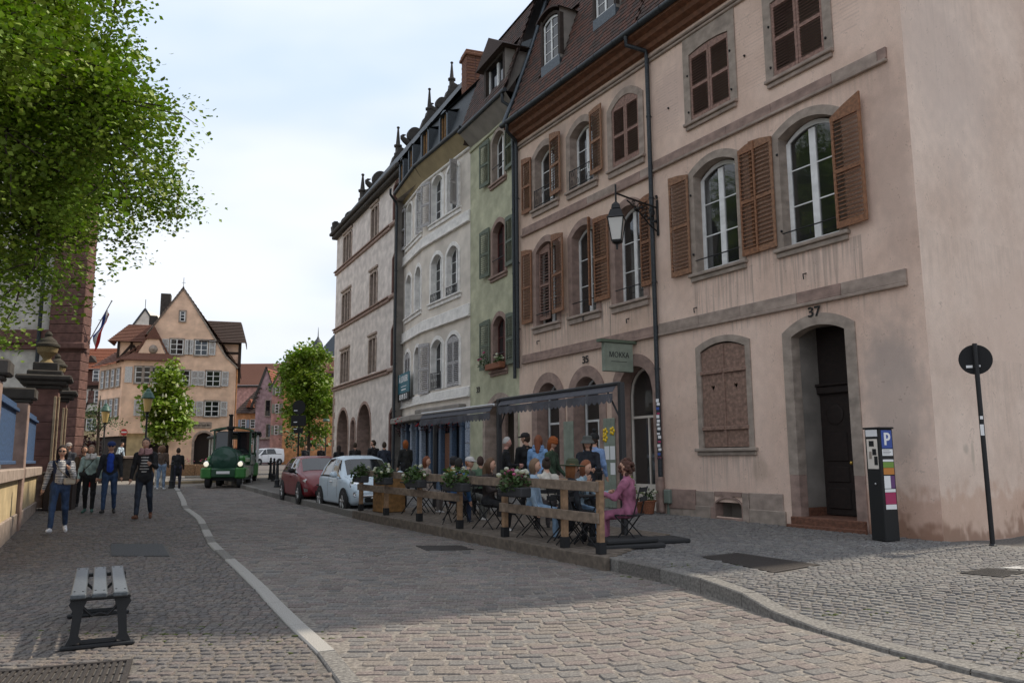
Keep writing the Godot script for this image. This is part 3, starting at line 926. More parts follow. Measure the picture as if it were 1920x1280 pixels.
# ---------------------------------------------------------------- the row of houses on the right
const T1 := 29.85
func build_37() -> void:
	var at := Vector3(3.53, 0, -18.88)
	var turn := deg_to_rad(T1 - 90)
	var W := 6.7
	var t := building("pink_corner_house", "pink plastered corner house numbered 37 with brown louvred shutters", at, turn)
	var pink := Color(.68, .505, .41)
	stained("wall37", W, 12.4, pink, [[1.1, 3.0, 5.5, 1.3, .38], [3.6, 5.6, 5.5, 1.5, .42], [1.2, 2.9, 1.6, .8, .3], [1.0, 6.4, 4.43, .5, .12], [1.1, 6.4, 8.5, .7, .15], [2.9, 3.7, 5.8, 1.2, .35]],
		[[6.05, 2.5, .8, 1.6, Color(.4, .33, .29), .6], [6.0, 3.1, .6, .5, Color(.36, .3, .27), .35], [6.3, 6.5, .5, 2.2, Color(.42, .31, .26), .4], [2.9, 1.3, .25, .3, Color(.33, .25, .19), .4], [.9, 10.2, 1.0, 1.0, Color(.56, .42, .36), .5]],
		[[5.2, 6.7, .55, Color(.12, .075, .05), .75], [5.2, 6.7, 1.1, Color(.42, .2, .12), .45], [0, 4.0, .3, Color(.2, .15, .12), .5]], 41, [[.15, .95, 9.3, 10.9], [2.75, 3.7, 9.3, 11.0], [5.3, 5.9, 9.4, 10.9]])
	var holes := []
	for c in [2.03, 4.53]:
		holes.append_array(hole(c, 1.32, 5.6, 7.93, .2))
		holes.append_array(hole(c - .01, 1.3, 9.2, 10.9, .07))
	holes.append_array(hole(2.03, 1.36, 1.7, 3.85, .18))
	holes.append_array(hole(4.53, 1.26, .3, 3.85, .16))
	holes.append([1.65, 2.41, .3, .6])
	put(wall_b(0, W, -.2, 12.0, holes, Vector2(W, 12.4)), "wall", "wall37", t)
	# gable wall round the corner, with a rounded arris
	stained("gable37", 6.0, 12.4, Color(.65, .51, .42), [[.0, 6.0, 5.34, 1.2, .1], [.3, 2.4, 11.0, 3.5, .12], [1.2, 3.0, 3.2, 1.8, .15]],
		[[1.0, 1.6, .07, .38, Color(.4, .34, .27), .6], [.8, 1.65, .13, .12, Color(.4, .34, .28), .6], [1.2, 8.5, 1.6, 2.4, Color(.58, .48, .42), .5], [3.0, 4.0, 1.8, 1.2, Color(.66, .51, .42), .5]],
		[[0, 6, .35, Color(.14, .085, .06), .8], [0, 6, 1.0, Color(.5, .29, .19), .4]], 53)
	var gb := wall_b(0, 14, -.4, 11.9, [], Vector2(6, 12.4))
	var gT := Transform3D(Basis(Vector3.UP, deg_to_rad(90)), Vector3(W, 0, 0))
	var gw := put(gb, "gable_wall", "gable37", t)
	gw.transform = gT
	var end := B.new()
	end.T = gT
	end.quad(Vector3(14, -.4, 0), Vector3(14, -.4, -11), Vector3(14, 11.9, -11), Vector3(14, 11.9, 0))
	put(end, "end_wall", "plaster_dark", t)
	var base := B.new()
	base.T = gT
	rng.seed = 5
	for k in 6:
		base.T = gT
		base.cbox(Vector3(.02 + k * 1.1, -.3, -.04), Vector3(1.1 + k * 1.1, .1 + .06 * rng.randf(), .012), .01)
	put(base, "gable_plinth", "stone_redlight", t)
	var bk := B.new()
	bk.quad(Vector3(W, -.4, -14), Vector3(0, -.4, -14), Vector3(0, 12, -14), Vector3(W, 12, -14))
	bk.quad(Vector3(0, 0, 0), Vector3(0, 0, -14), Vector3(0, 12, -14), Vector3(0, 12, 0))
	put(bk, "rear_wall", "plaster_dark", t)
	# bands
	for q in [[4.43, 4.70, 6.44], [8.5, 8.75, 6.39]]:
		var x := 0.0
		while x < q[2] - .05:
			var e := minf(x + rng.randf_range(.9, 1.5), q[2])
			var b := B.new()
			b.cbox(Vector3(x + .003, q[0] + .04, -.03), Vector3(e - .003, q[1], .045), .008)
			put(b, "band_stone", "stone_trim" if rng.randf() < .6 else "stone_redlight", t)
			x = e
		var lb := B.new()
		lb.cbox(Vector3(0, q[0] - .03, -.03), Vector3(q[2], q[0] + .035, .075), .012)
		put(lb, "band_moulding", "stone_trim", t)
	# first floor windows
	for c in [2.03, 4.53]:
		var s := B.new()
		ring(s, c, 1.3, 5.65, 7.93, .2, .18, -.24, .03, false, .1)
		put(s, "window_surround", "stone_grey", t)
		sill(t, c, 1.74, 5.65, "stone_grey", .16)
		casement(t, c, 1.3, 5.66, 7.9, .19, -.2, "white_paint", 3, .1, "glass", 2, .13 if c < 3 else 0.0)
		room(t, c - .65, c + .65, 5.6, 8.15, -.26, 1.6)
		rail_bar(t, c, 1.3, 5.95)
	var ys := [5.7, 8.0]
	shutter(t, 1.24, .58, 5.7, 8.02, 8.12, .05, "shutter_brown", "shutter_slat")
	shutter(t, 2.82, 3.26, 5.71, 8.02, 8.12, .05, "shutter_brown", "shutter_slat")
	shutter(t, 3.74, 3.1, 5.72, 8.04, 8.15, .05, "shutter_brown", "shutter_slat", true, 26, -.05)
	shutter(t, 5.18, 5.86, 5.7, 7.86, 8.12, .06, "shutter_brown", "shutter_slat", true, 26, -.06)
	hinge_pins(t, [Vector3(3.85, 7.6, .05), Vector3(3.86, 6.0, .05), Vector3(1.3, 7.5, .05), Vector3(1.32, 6.1, .05), Vector3(5.8, 7.0, .1), Vector3(5.8, 6.6, .1), Vector3(3.1, 10.1, .02), Vector3(.62, 9.9, .02)])
	# second floor: closed shutters in tall surrounds
	for c in [2.02, 4.49]:
		var s := B.new()
		ring(s, c, 1.26, 9.23, 10.9, .07, .2, -.12, .03, false, .27)
		s.box(Vector3(c - .83, 11.1, -.02), Vector3(c + .83, 11.36, .022))
		put(s, "window_surround", "stone_grey", t)
		sill(t, c, 1.66, 9.24, "stone_trim")
		room(t, c - .63, c + .63, 9.2, 11.0, -.05, .5)
		shutter(t, c - .625, c - .005, 9.26, 10.88, 10.95, -.03, "shutter_pink", "shutter_slat_pink", true, 25)
		shutter(t, c + .625, c + .005, 9.26, 10.88, 10.95, -.03, "shutter_pink", "shutter_slat_pink", true, 25)
		hinge_pins(t, [Vector3(c - .68, 10.4, .04), Vector3(c - .68, 9.5, .04), Vector3(c + .68, 10.4, .04), Vector3(c + .68, 9.5, .04)])
	# ground floor: boarded shutter with heart cut-outs
	var gs := B.new()
	ring(gs, 2.03, 1.34, 1.7, 3.85, .16, .14, -.1, .025, false, .12)
	put(gs, "window_surround", "stone_grey", t)
	sill(t, 2.03, 1.78, 1.74, "stone_grey", .14, .1)
	var hy := 3.05
	for s in [-1.0, 1.0]:
		var o := Node3D.new()
		o.name = "board_shutter"; t.add_child(o, true)
		for k in 3:
			var xa: float = 2.03 + s * (.012 + .218 * k)
			var xb: float = 2.03 + s * (.226 + .218 * k)
			var l := minf(xa, xb)
			var r := maxf(xa, xb)
			var tl := 3.83 + arcy((l - 2.03) / .67, .15, false)
			var tr := 3.83 + arcy((r - 2.03) / .67, .15, false)
			var bb := B.new()
			if k == 1:                                         # the board with the heart
				var hx := (l + r) / 2
				var lo := PackedVector2Array([Vector2(l, 1.76), Vector2(r, 1.76), Vector2(r, hy)])
				var up := PackedVector2Array([Vector2(r, hy), Vector2(r, tr), Vector2(l, tl), Vector2(l, hy)])
				var heart := []
				for q in 9: heart.append(Vector2(hx + .05 * sin(PI * q / 8.0) * (1 if q < 99 else 1), hy - .07 + .07 * q / 8.0))
				lo.append(Vector2(hx + .055, hy)); lo.append(Vector2(hx, hy - .09)); lo.append(Vector2(hx - .055, hy)); lo.append(Vector2(l, hy))
				up.append(Vector2(hx - .055, hy)); up.append(Vector2(hx - .05, hy + .035)); up.append(Vector2(hx - .025, hy + .045)); up.append(Vector2(hx, hy + .02)); up.append(Vector2(hx + .025, hy + .045)); up.append(Vector2(hx + .05, hy + .035)); up.append(Vector2(hx + .055, hy))
				bb.ext(lo, -.05, -.012); bb.ext(up, -.05, -.012)
			else: bb.ext(PackedVector2Array([Vector2(l, 1.76), Vector2(r, 1.76), Vector2(r, tr), Vector2(l, tl)]), -.05, -.012 + .003 * (k % 2))
			put(bb, "plank", "shutter_board", o)
		for y in [2.16, 3.38]:
			var l := B.new()
			l.cbox(Vector3(2.03 + minf(s * .02, s * .69), y - .045, -.015), Vector3(2.03 + maxf(s * .02, s * .69), y + .04, .035), .012)
			put(l, "ledge", "shutter_board", o)
	var mp := B.new()
	mp.cbox(Vector3(2.0, 1.76, -.014), Vector3(2.06, 3.96, .012), .006)
	put(mp, "meeting_strip", "shutter_board", t)
	room(t, 1.4, 2.7, 1.7, 4.0, -.06, .4)
	# door
	var ds := B.new()
	ring(ds, 4.53, 1.22, 1.2, 3.85, .16, .22, -.2, .03, false, .1)
	put(ds, "door_surround", "stone_grey", t)
	var dl := B.new()
	dl.cbox(Vector3(3.70, .1, -.2), Vector3(3.92, 1.2, .033), .01); dl.cbox(Vector3(5.14, .1, -.2), Vector3(5.36, 1.2, .033), .01)
	put(dl, "jamb_stone", "stone_redlight", t)
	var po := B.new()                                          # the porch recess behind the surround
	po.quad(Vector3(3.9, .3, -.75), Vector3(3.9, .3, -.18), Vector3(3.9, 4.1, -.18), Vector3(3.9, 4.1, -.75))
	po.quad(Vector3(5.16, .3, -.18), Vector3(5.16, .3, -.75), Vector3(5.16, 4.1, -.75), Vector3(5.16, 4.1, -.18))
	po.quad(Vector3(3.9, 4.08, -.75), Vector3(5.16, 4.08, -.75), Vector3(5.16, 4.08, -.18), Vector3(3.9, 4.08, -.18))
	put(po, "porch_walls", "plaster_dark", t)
	var pb := B.new()
	pb.box(Vector3(3.905, .4, -.74), Vector3(3.92, .58, -.2))
	put(pb, "skirting", "step_red", t)
	var st := B.new()
	st.cbox(Vector3(3.72, .05, -.8), Vector3(5.34, .42, .1), .015)
	st.cbox(Vector3(3.66, -.1, .1), Vector3(5.4, .28, .16), .012)
	put(st, "door_step", "step_red", t)
	var dr := Node3D.new()
	dr.name = "door"; t.add_child(dr, true)
	var lf := B.new()
	lf.box(Vector3(3.92, .44, -.76), Vector3(5.14, 2.75, -.70))
	put(lf, "door_leaf", "door_wood", dr)
	var tr := B.new()
	tr.cbox(Vector3(3.9, 2.75, -.76), Vector3(5.16, 2.9, -.62), .02); tr.cbox(Vector3(3.9, 2.9, -.76), Vector3(5.16, 2.95, -.58), .015)
	put(tr, "transom", "door_wood", dr)
	var fl := B.new()
	fl.box(Vector3(3.9, 2.95, -.76), Vector3(5.16, 4.1, -.73))
	put(fl, "fanlight_panel", "door_wood", dr)
	for p in [[4.0, 4.5, .55, .95], [4.0, 4.5, 1.05, 1.35], [4.0, 4.5, 1.45, 2.0], [4.56, 5.06, .55, .95], [4.56, 5.06, 1.05, 1.35], [4.56, 5.06, 1.45, 2.0]]:
		var q := B.new()
		q.cbox(Vector3(p[0], p[2], -.71), Vector3(p[1], p[3], -.675), .03)
		put(q, "door_panel", "door_wood", dr)
	for x in [4.25, 4.81]:
		var q := B.new()
		q.lathe([[.2, 0], [.21, .02], [.18, .03], [.0, .035]], 20)
		q.T = Transform3D(Basis(Vector3.RIGHT, PI / 2), Vector3(x, 2.35, -.705))
		q.v.clear(); q.n.clear()
		q.lathe([[.2, 0], [.2, .02], [.16, .03], [.0, .035]], 20)
		put(q, "door_roundel", "door_wood", dr)
	var kn := B.new()
	kn.ball(Vector3(4.6, 1.42, -.63), Vector3(.035, .035, .035))
	put(kn, "door_knob", "gold", dr)
	# plinth with the cellar vent
	var stones := [[.05, .62, .05, .5], [.62, 1.5, .02, .5], [.08, 1.05, .5, .84], [1.05, 1.62, .5, .82], [2.43, 2.62, .2, .82], [2.62, 3.55, .05, .5], [2.62, 3.5, .5, .83], [1.5, 1.63, 0, .5]]
	for k in stones.size():
		var q: Array = stones[k]
		var b := B.new()
		b.cbox(Vector3(q[0] + .004, q[2] - .1, -.03), Vector3(q[1] - .004, q[3] - .004, .03 + .012 * (k % 3)), .012)
		put(b, "plinth_stone", ["stone_redlight", "stone_trim", "stone_grey"][[2, 2, 0, 1, 1, 2, 1, 0][k]], t)
	var vb := B.new()
	ring(vb, 2.03, .76, .28, .56, .13, .05, -.2, .035)
	vb.box(Vector3(1.62, .2, -.2), Vector3(2.44, .28, .035)); vb.box(Vector3(1.64, .73, -.02), Vector3(2.42, .82, .03))
	put(vb, "cellar_vent", "stone_redlight", t)
	room(t, 1.65, 2.41, .28, .68, -.1, .4)
	for x in [.8, 2.75, 5.0]:
		pass
	var an := B.new()
	for p in [Vector3(1.3, 4.82, .04), Vector3(4.35, 4.98, .04)]:
		an.tube([p + Vector3(0, .07, -.05), p + Vector3(0, .04, .05), p + Vector3(0, -.06, .04)], .014, 6)
	put(an, "wall_hooks", "iron", t)
	digits(t, "37", Vector3(4.5, 4.265, .035), .19, "iron")
	# cornice, gutter and roof
	eaves(t, W, 0.0)
	roof_37(t, W)
func eaves(t: Node3D, W: float, x0: float) -> void:
	var m := B.new()
	m.cbox(Vector3(x0, 11.36, -.03), Vector3(W, 11.43, .06), .015)
	m.cbox(Vector3(x0, 11.44, -.03), Vector3(W, 11.5, .1), .02)
	put(m, "cornice_moulding", "stone_trim", t)
	var p := [[0, 11.62], [.12, 11.66], [.16, 11.76], [.3, 11.82], [.34, 11.93], [.5, 11.97], [.52, 12.05]]
	var s := B.new()
	for i in p.size() - 1:
		s.quad(Vector3(x0, p[i][1], p[i][0]), Vector3(W, p[i][1], p[i][0]), Vector3(W, p[i + 1][1], p[i + 1][0]), Vector3(x0, p[i + 1][1], p[i + 1][0]))
	s.box(Vector3(x0, 11.98, -.2), Vector3(W, 12.05, .5))
	put(s, "soffit_boards", "soffit_wood", t)
	var g := B.new()
	g.tube([Vector3(x0 - .05, 12.1, .56), Vector3(W + .02, 12.1, .56)], .085, 12)
	put(g, "gutter", "gutter", t)
	var x := x0 + .3
	while x < W:
		var r := B.new()
		r.T = Transform3D(Basis(Vector3.FORWARD, PI / 2), Vector3(x, 12.1, .56))
		r.lathe([[.086, -.012], [.094, -.012], [.094, .012], [.086, .012]], 12)
		put(r, "gutter_clip", "gutter", t)
		x += .8
func mans(y: float) -> float: return .15 - (y - 12.1) * .3        # z of the steep roof at height y
func roof_37(t: Node3D, W: float) -> void:
	var b := B.new()
	var top := 17.6
	var zt := mans(top)
	b.quad(Vector3(0, 12.08, .45), Vector3(W + .1, 12.08, .45), Vector3(W - 2.0, top, zt), Vector3(0, top, zt))
	b.quad(Vector3(W + .1, 12.08, .45), Vector3(W + .1, 12.08, -14), Vector3(W - 2.0, top, -12), Vector3(W - 2.0, top, zt))
	b.quad(Vector3(0, top, zt), Vector3(W - 2.0, top, zt), Vector3(W - 4.5, 19.0, -6.5), Vector3(0, 19.0, -6.5))
	b.quad(Vector3(W - 2.0, top, zt), Vector3(W - 2.0, top, -12), Vector3(W - 4.5, 19.0, -6.5), Vector3(W - 4.5, 19.0, -6.5))
	b.quad(Vector3(0, 12, -14), Vector3(0, 19, -6.5), Vector3(W - 4.5, 19, -6.5), Vector3(W, 12, -14))
	put(b, "roof", "tile_red2", t)
	var ux := Vector3.RIGHT
	var uy := (Vector3(0, 17, mans(17)) - Vector3(0, 12.1, .42)).normalized()
	tiles(t, Vector3(0, 12.12, .47), ux, uy, 12, 10, .165, .145, func(_x, _y): return false, ["tile_red", "tile_red2", "tile_dark"], 120, 3)

func dormer(t: Node3D, c: float, w: float, y0: float, y1: float, zf: float, lead: bool) -> void:
	var o := Node3D.new()
	o.name = "dormer"; t.add_child(o, true)
	var b := B.new()
	var h := w / 2
	ring(b, c, w - .1, y0, y1 - .1, .1, .11, zf - .12, zf)
	put(b, "dormer_frame", "timber", o)
	var s := B.new()
	for q in [-1.0, 1.0]:
		var x: float = c + q * (h + .05)
		s.quad(Vector3(x, y0 - .1, zf), Vector3(x, y0 - .1, mans(y0) - .2), Vector3(x, y1 + .1, mans(y1) - .9), Vector3(x, y1 + .1, zf))
	put(s, "dormer_cheek", "plaster_dark", o)
	var r := B.new()
	var n := 8
	for i in n:
		var a := -1.0 + 2.0 * i / n
		var d := -1.0 + 2.0 * (i + 1) / n
		var pa := Vector3(c + a * (h + .16), y1 + .02 + arcy(a, .2, false), 0)
		var pd := Vector3(c + d * (h + .16), y1 + .02 + arcy(d, .2, false), 0)
		var f := Vector3(0, 0, zf + .12)
		var k := Vector3(0, 0, mans(y1) - 1.2)
		r.quad(pa + f, pd + f, pd + k, pa + k)
		r.quad(pa + f + Vector3(0, -.06, 0), pd + f + Vector3(0, -.06, 0), pd + f, pa + f)
	put(r, "dormer_roof", "tile_dark", o)
	if lead:
		var l := B.new()
		l.box(Vector3(c - h - .04, y0 - .32, zf - .3), Vector3(c + h + .04, y0, zf + .015))
		put(l, "lead_apron", "zinc", o)
	# window in the dormer: frame bars and panes
	var wf := B.new()
	var iw := w - .1
	ring(wf, c, iw - .14, y0 + .07, y1 - .16, .08, .068, zf - .1, zf - .05)
	wf.box(Vector3(c - iw / 2, y0, zf - .1), Vector3(c + iw / 2, y0 + .07, zf - .04))
	wf.box(Vector3(c - .03, y0 + .07, zf - .09), Vector3(c + .03, y1 - .1, zf - .05))
	for k in 3: wf.box(Vector3(c - iw / 2 + .07, y0 + (y1 - y0) * (k + 1) / 4 - .01, zf - .085), Vector3(c + iw / 2 - .07, y0 + (y1 - y0) * (k + 1) / 4 + .01, zf - .065))
	put(wf, "dormer_window", "white_paint", o)
	var g := B.new()
	g.box(Vector3(c - iw / 2, y0, zf - .082), Vector3(c + iw / 2, y1 - .02, zf - .078))
	put(g, "dormer_pane", "glass_dark", o)

func build_35() -> void:
	var at := Vector3(.22, 0, -24.65)
	var turn := deg_to_rad(T1 - 90)
	var W := 6.65
	var t := building("pink_cafe_house", "pink plastered house numbered 35 with arched cafe front and tiled mansard roof", at, turn)
	stained("wall35", W, 12.4, Color(.63, .465, .37), [[.75, 2.6, 5.4, .9, .35], [2.7, 4.5, 5.4, .9, .4], [4.7, 6.4, 5.4, .8, .35], [2.35, 2.8, 5.6, 1.3, .55], [4.3, 4.75, 5.6, 1.1, .6], [.3, .7, 5.7, 1.4, .5], [0, 6.6, 4.43, .5, .2]],
		[[3.3, 4.9, 2.0, .4, Color(.42, .31, .25), .4], [5.5, 11.0, .6, .5, Color(.36, .29, .25), .5], [2.2, 11.1, 1.0, .3, Color(.36, .29, .25), .4]], [[0, 6.7, .7, Color(.2, .14, .11), .6]], 47)
	var holes := []
	var cs := [1.65, 3.59, 5.58]
	for c in cs:
		holes.append_array(hole(c, 1.14, 5.4, 7.7, .24))
		holes.append_array(hole(c, 1.14, 9.05, 10.7, .26))
	var ac := [1.65, 3.57, 5.68]
	var aw := [1.2, 1.2, 1.34]
	for k in 3: holes.append_array(hole(ac[k], aw[k], -.1, 3.12, aw[k] / 2, true))
	put(wall_b(0, W, -.2, 12.0, holes, Vector2(W, 12.4)), "wall", "wall35", t)
	shell(t, 0, W, -.2, 12, 12, "plaster_dark")
	for q in [[4.43, 4.68, W], [8.43, 8.68, W]]:
		var x := .3 if q[0] > 5 else .25
		while x < q[2] - .05:
			var e := minf(x + rng.randf_range(.9, 1.4), q[2])
			var b := B.new()
			b.cbox(Vector3(x + .003, q[0] + .04, -.03), Vector3(e - .003, q[1], .045), .008)
			put(b, "band_stone", "stone_redlight" if rng.randf() < .5 else "stone_trim", t)
			x = e
		var lb := B.new()
		lb.cbox(Vector3(.25, q[0] - .03, -.03), Vector3(q[2], q[0] + .035, .075), .012)
		put(lb, "band_moulding", "stone_redlight", t)
	for k in 3:
		var c: float = cs[k]
		for fl in 2:
			var v0: float = [5.45, 9.08][fl]
			var v1: float = [7.7, 10.7][fl]
			var s := B.new()
			ring(s, c, 1.12, v0, v1, .24, .2, -.26, .03, false, .05)
			put(s, "window_surround", "stone_redlight" if fl == 0 else "stone_trim", t)
			sill(t, c, 1.56, v0, "stone_trim", .2)
			if fl == 1 and k == 2:
				room(t, c - .56, c + .56, v0, v1 + .25, -.06, .4)
				shutter(t, c - .555, c - .005, v0 + .06, v1 + .06, v1 + .26, -.03, "shutter_pink", "shutter_slat_pink", true, 25)
				shutter(t, c + .555, c + .005, v0 + .06, v1 + .06, v1 + .26, -.03, "shutter_pink", "shutter_slat_pink", true, 25)
				continue
			casement(t, c, 1.12, v0, v1 - .02, .23, -.22, "white_paint", 3, .08)
			room(t, c - .56, c + .56, v0, v1 + .24, -.28, 1.4)
			if fl == 0: rail_bar(t, c, 1.12, v0 + .36)
			else: scroll_rail(t, c, 1.1, v0 + .06)
	var sb := "shutter_brown"
	var ss := "shutter_slat"
	shutter(t, .9, .3, 5.62, 7.86, 7.95, .05, sb, ss, true, 24)
	shutter(t, 2.12, 2.84, 5.66, 8.02, 7.9, .1, sb, ss, true, 24, -.12)
	var cl := shutter(t, 1.72, 1.12, 5.62, 7.9, 7.75, -.1, "shutter_pink", "shutter_slat_pink", true, 24)
	cl.set_meta("label", "dull brown shutter leaf standing closed inside the window")
	shutter(t, 3.98, 4.1, 5.6, 8.05, 8.05, .04, sb, ss, true, 24, -1.15)
	shutter(t, 4.14, 4.8, 5.66, 7.96, 7.92, .05, sb, ss, true, 24)
	shutter(t, 6.12, 6.52, 5.7, 7.9, 7.98, .05, sb, ss, true, 24)
	shutter(t, .92, .35, 9.1, 10.82, 10.92, .05, sb, ss, true, 22)
	shutter(t, 2.05, 2.7, 9.2, 11.15, 11.0, .07, sb, ss, true, 22, -.1)
	shutter(t, 4.1, 4.7, 9.2, 11.02, 11.06, .07, sb, ss, true, 22, -.06)
	# ground floor arches with the cafe glazing set back
	for k in 3:
		var c: float = ac[k]
		var w: float = aw[k]
		var s := B.new()
		ring(s, c, w, 1.0, 3.12, w / 2, .3, -.35, .025, true, 0.0, 20)
		put(s, "arch_stone", "stone_redlight", t)
		for q in [-1.0, 1.0]:
			for yy in [[.02, .52], [.525, 1.0]]:
				var pr := B.new()
				pr.cbox(Vector3(c + minf(q * w / 2, q * (w / 2 + .3)), yy[0], -.35), Vector3(c + maxf(q * w / 2, q * (w / 2 + .3)), yy[1], .035), .01)
				put(pr, "pier_stone", "stone_redlight", t)
		room(t, c - w / 2, c + w / 2, .05, 3.8, -.4, 2.2, "mid_room")
		var f := B.new()
		ring(f, c, w - .1, .2, 3.12, w / 2 - .05, .055, -.44, -.38, true, 0.0, 20)
		f.box(Vector3(c - w / 2, 2.52, -.43), Vector3(c + w / 2, 2.58, -.38)); f.box(Vector3(c - .02, .9, -.43), Vector3(c + .02, 2.52, -.38)); f.box(Vector3(c - w / 2, .2, -.43), Vector3(c + w / 2, .9, -.385))
		put(f, "shop_window", "plaster_grey" if k == 2 else "white_paint", t)
		var g := B.new()
		g.box(Vector3(c - w / 2, .9, -.412), Vector3(c + w / 2, 3.7, -.408))
		put(g, "pane", "glass", t)
	# green shutter panels with the yellow paper flowers and menus
	for x in [2.75, 4.62]:
		var p := B.new()
		for q in 3: p.cbox(Vector3(x - .24 + q * .16, .3, .03), Vector3(x - .085 + q * .16, 2.55, .06), .008)
		put(p, "menu_panel", "grey_green", t)
	for q in [Vector2(4.47, 2.2), Vector2(4.77, 2.22), Vector2(4.46, 2.05)]:
		var fl := B.new()
		for j in 5:
			var an := TAU * j / 5
			fl.ball(Vector3(q.x + .07 * cos(an), q.y + .07 * sin(an), .068), Vector3(.05, .05, .006), 8, 4)
		put(fl, "paper_flower", "yellow_flower", t)
	for q in [[4.42, 1.5, .2, .34], [4.66, 1.5, .2, .34], [4.66, 1.12, .2, .3]]:
		var m := B.new()
		m.box(Vector3(q[0], q[1], .062), Vector3(q[0] + q[2], q[1] + q[3], .067))
		put(m, "menu_sheet", "sign_white", t)
	digits(t, "35", Vector3(3.6, 4.18, .035), .2, "iron")
	var an2 := B.new()
	for p in [Vector3(1.2, 4.95, .04), Vector3(3.6, 5.3, .04), Vector3(5.5, 4.95, .04)]:
		an2.tube([p + Vector3(0, .07, -.05), p + Vector3(0, .04, .05), p + Vector3(0, -.06, .04)], .016, 6)
	put(an2, "wall_hooks", "iron", t)
	eaves(t, W, 0.0)
	# mansard roof with overlapping tiles
	var r := B.new()
	r.quad(Vector3(0, 12.08, .4), Vector3(W, 12.08, .4), Vector3(W, 17.0, mans(17) - .03), Vector3(0, 17.0, mans(17) - .03))
	r.quad(Vector3(-.1, 17.0, mans(17) + .15), Vector3(W, 17.0, mans(17) + .15), Vector3(W, 19.6, -6), Vector3(-.1, 19.6, -6))
	r.quad(Vector3(W, 19.6, -6), Vector3(W, 12, -12), Vector3(0, 12, -12), Vector3(0, 19.6, -6))
	r.quad(Vector3(0, 12, .4), Vector3(0, 17, mans(17)), Vector3(0, 17, -12), Vector3(0, 12, -12))
	r.quad(Vector3(0, 17, mans(17)), Vector3(0, 19.6, -6), Vector3(0, 17, -11), Vector3(0, 17, -11))
	put(r, "roof", "tile_red2", t)
	var uy := (Vector3(0, 17, mans(17)) - Vector3(0, 12.1, .42)).normalized()
	tiles(t, Vector3(.12, 12.12, .47), Vector3.RIGHT, uy, 39, 34, .165, .145, func(x, y): return (absf(x - 2.1) < .62 and y > 1.0 and y < 3.2) or (absf(x - 4.75) < .62 and y > 1.25 and y < 3.4), ["tile_red", "tile_red2", "tile_dark"], 300, 17)
	dormer(t, 2.22, .95, 13.4, 14.85, .12, true)
	dormer(t, 4.87, .95, 13.62, 15.1, .06, true)
	var v := B.new()                                              # lead flashing along the party wall
	v.tube([Vector3(-.02, 12.2, .5), Vector3(-.02, 13.2, .1), Vector3(-.02, 15.0, -.55), Vector3(-.02, 17.0, -1.2)], .07, 8)
	put(v, "verge_flashing", "zinc", t)
	# the hanging cafe sign
	var sg := thing("hanging_sign", "grey green box sign reading MOKKA hanging above the cafe arch", "sign", at, turn)
	var bx := B.new()
	bx.cbox(Vector3(5.63, 3.62, .1), Vector3(5.75, 4.32, .98), .012)
	put(bx, "sign_box", "grey_green", sg)
	var br := B.new()
	br.box(Vector3(5.6, 4.33, -.05), Vector3(5.78, 4.4, 1.1)); br.box(Vector3(5.66, 4.32, .95), Vector3(5.72, 4.38, 1.0))
	put(br, "bracket", mat("sign_frame", lin(.1, .13, .09), .7), sg)
	var tx := digits(sg, "MOKKA", Vector3(5.756, 4.03, .54), .13, "ink", .006, "cafe_lettering")
	tx.rotation.y = PI / 2
	var ln := B.new()
	ln.box(Vector3(5.751, 3.86, .3), Vector3(5.755, 3.872, .78))
	put(ln, "small_print", "ink", sg)
	downpipe("dark grey downpipe between the two pink houses", at, turn, W - .02, .3, 12.0, Vector3(W - .25, 12.05, .56))
	var dp := get_child(get_child_count() - 1)
	var sleeve := B.new()
	sleeve.lathe([[.075, .3], [.08, .34], [.08, 1.05], [.07, 1.1]], 12, Vector3(W - .02, 0, .1))
	put(sleeve, "pipe_shoe", "stone_redlight", dp)
	rng.seed = 8
	for k in 15:
		var y := 1.5 + k * .095 + rng.randf() * .02
		var q := B.new()
		var a0 := rng.randf_range(-.4, .1)
		q.T = Transform3D(Basis(Vector3.UP, .9 + a0), Vector3(W - .02, y, .1))
		q.box(Vector3(-.035, 0, .05), Vector3(.035, rng.randf_range(.04, .08), .0565))
		put(q, "sticker", ["sign_white", "sign_white", "sign_blue", "pink_print", "sign_white"][rng.randi() % 5], dp)
	downpipe("dark grey downpipe where the green house meets the pink one", at, turn, .1, 4.3, 12.0, Vector3(.3, 12.05, .56))
	lantern(at, turn, W)
	var eb := thing("meter_cabinet", "small grey green utility box at the foot of the downpipe", "box", at, turn)
	var e := B.new()
	e.cbox(Vector3(W + .1, .5, .02), Vector3(W + .3, .82, .14), .02); e.box(Vector3(W + .15, .1, .04), Vector3(W + .19, .5, .08))
	put(e, "cabinet", mat("cabinet", lin(.16, .19, .16), .6), eb)

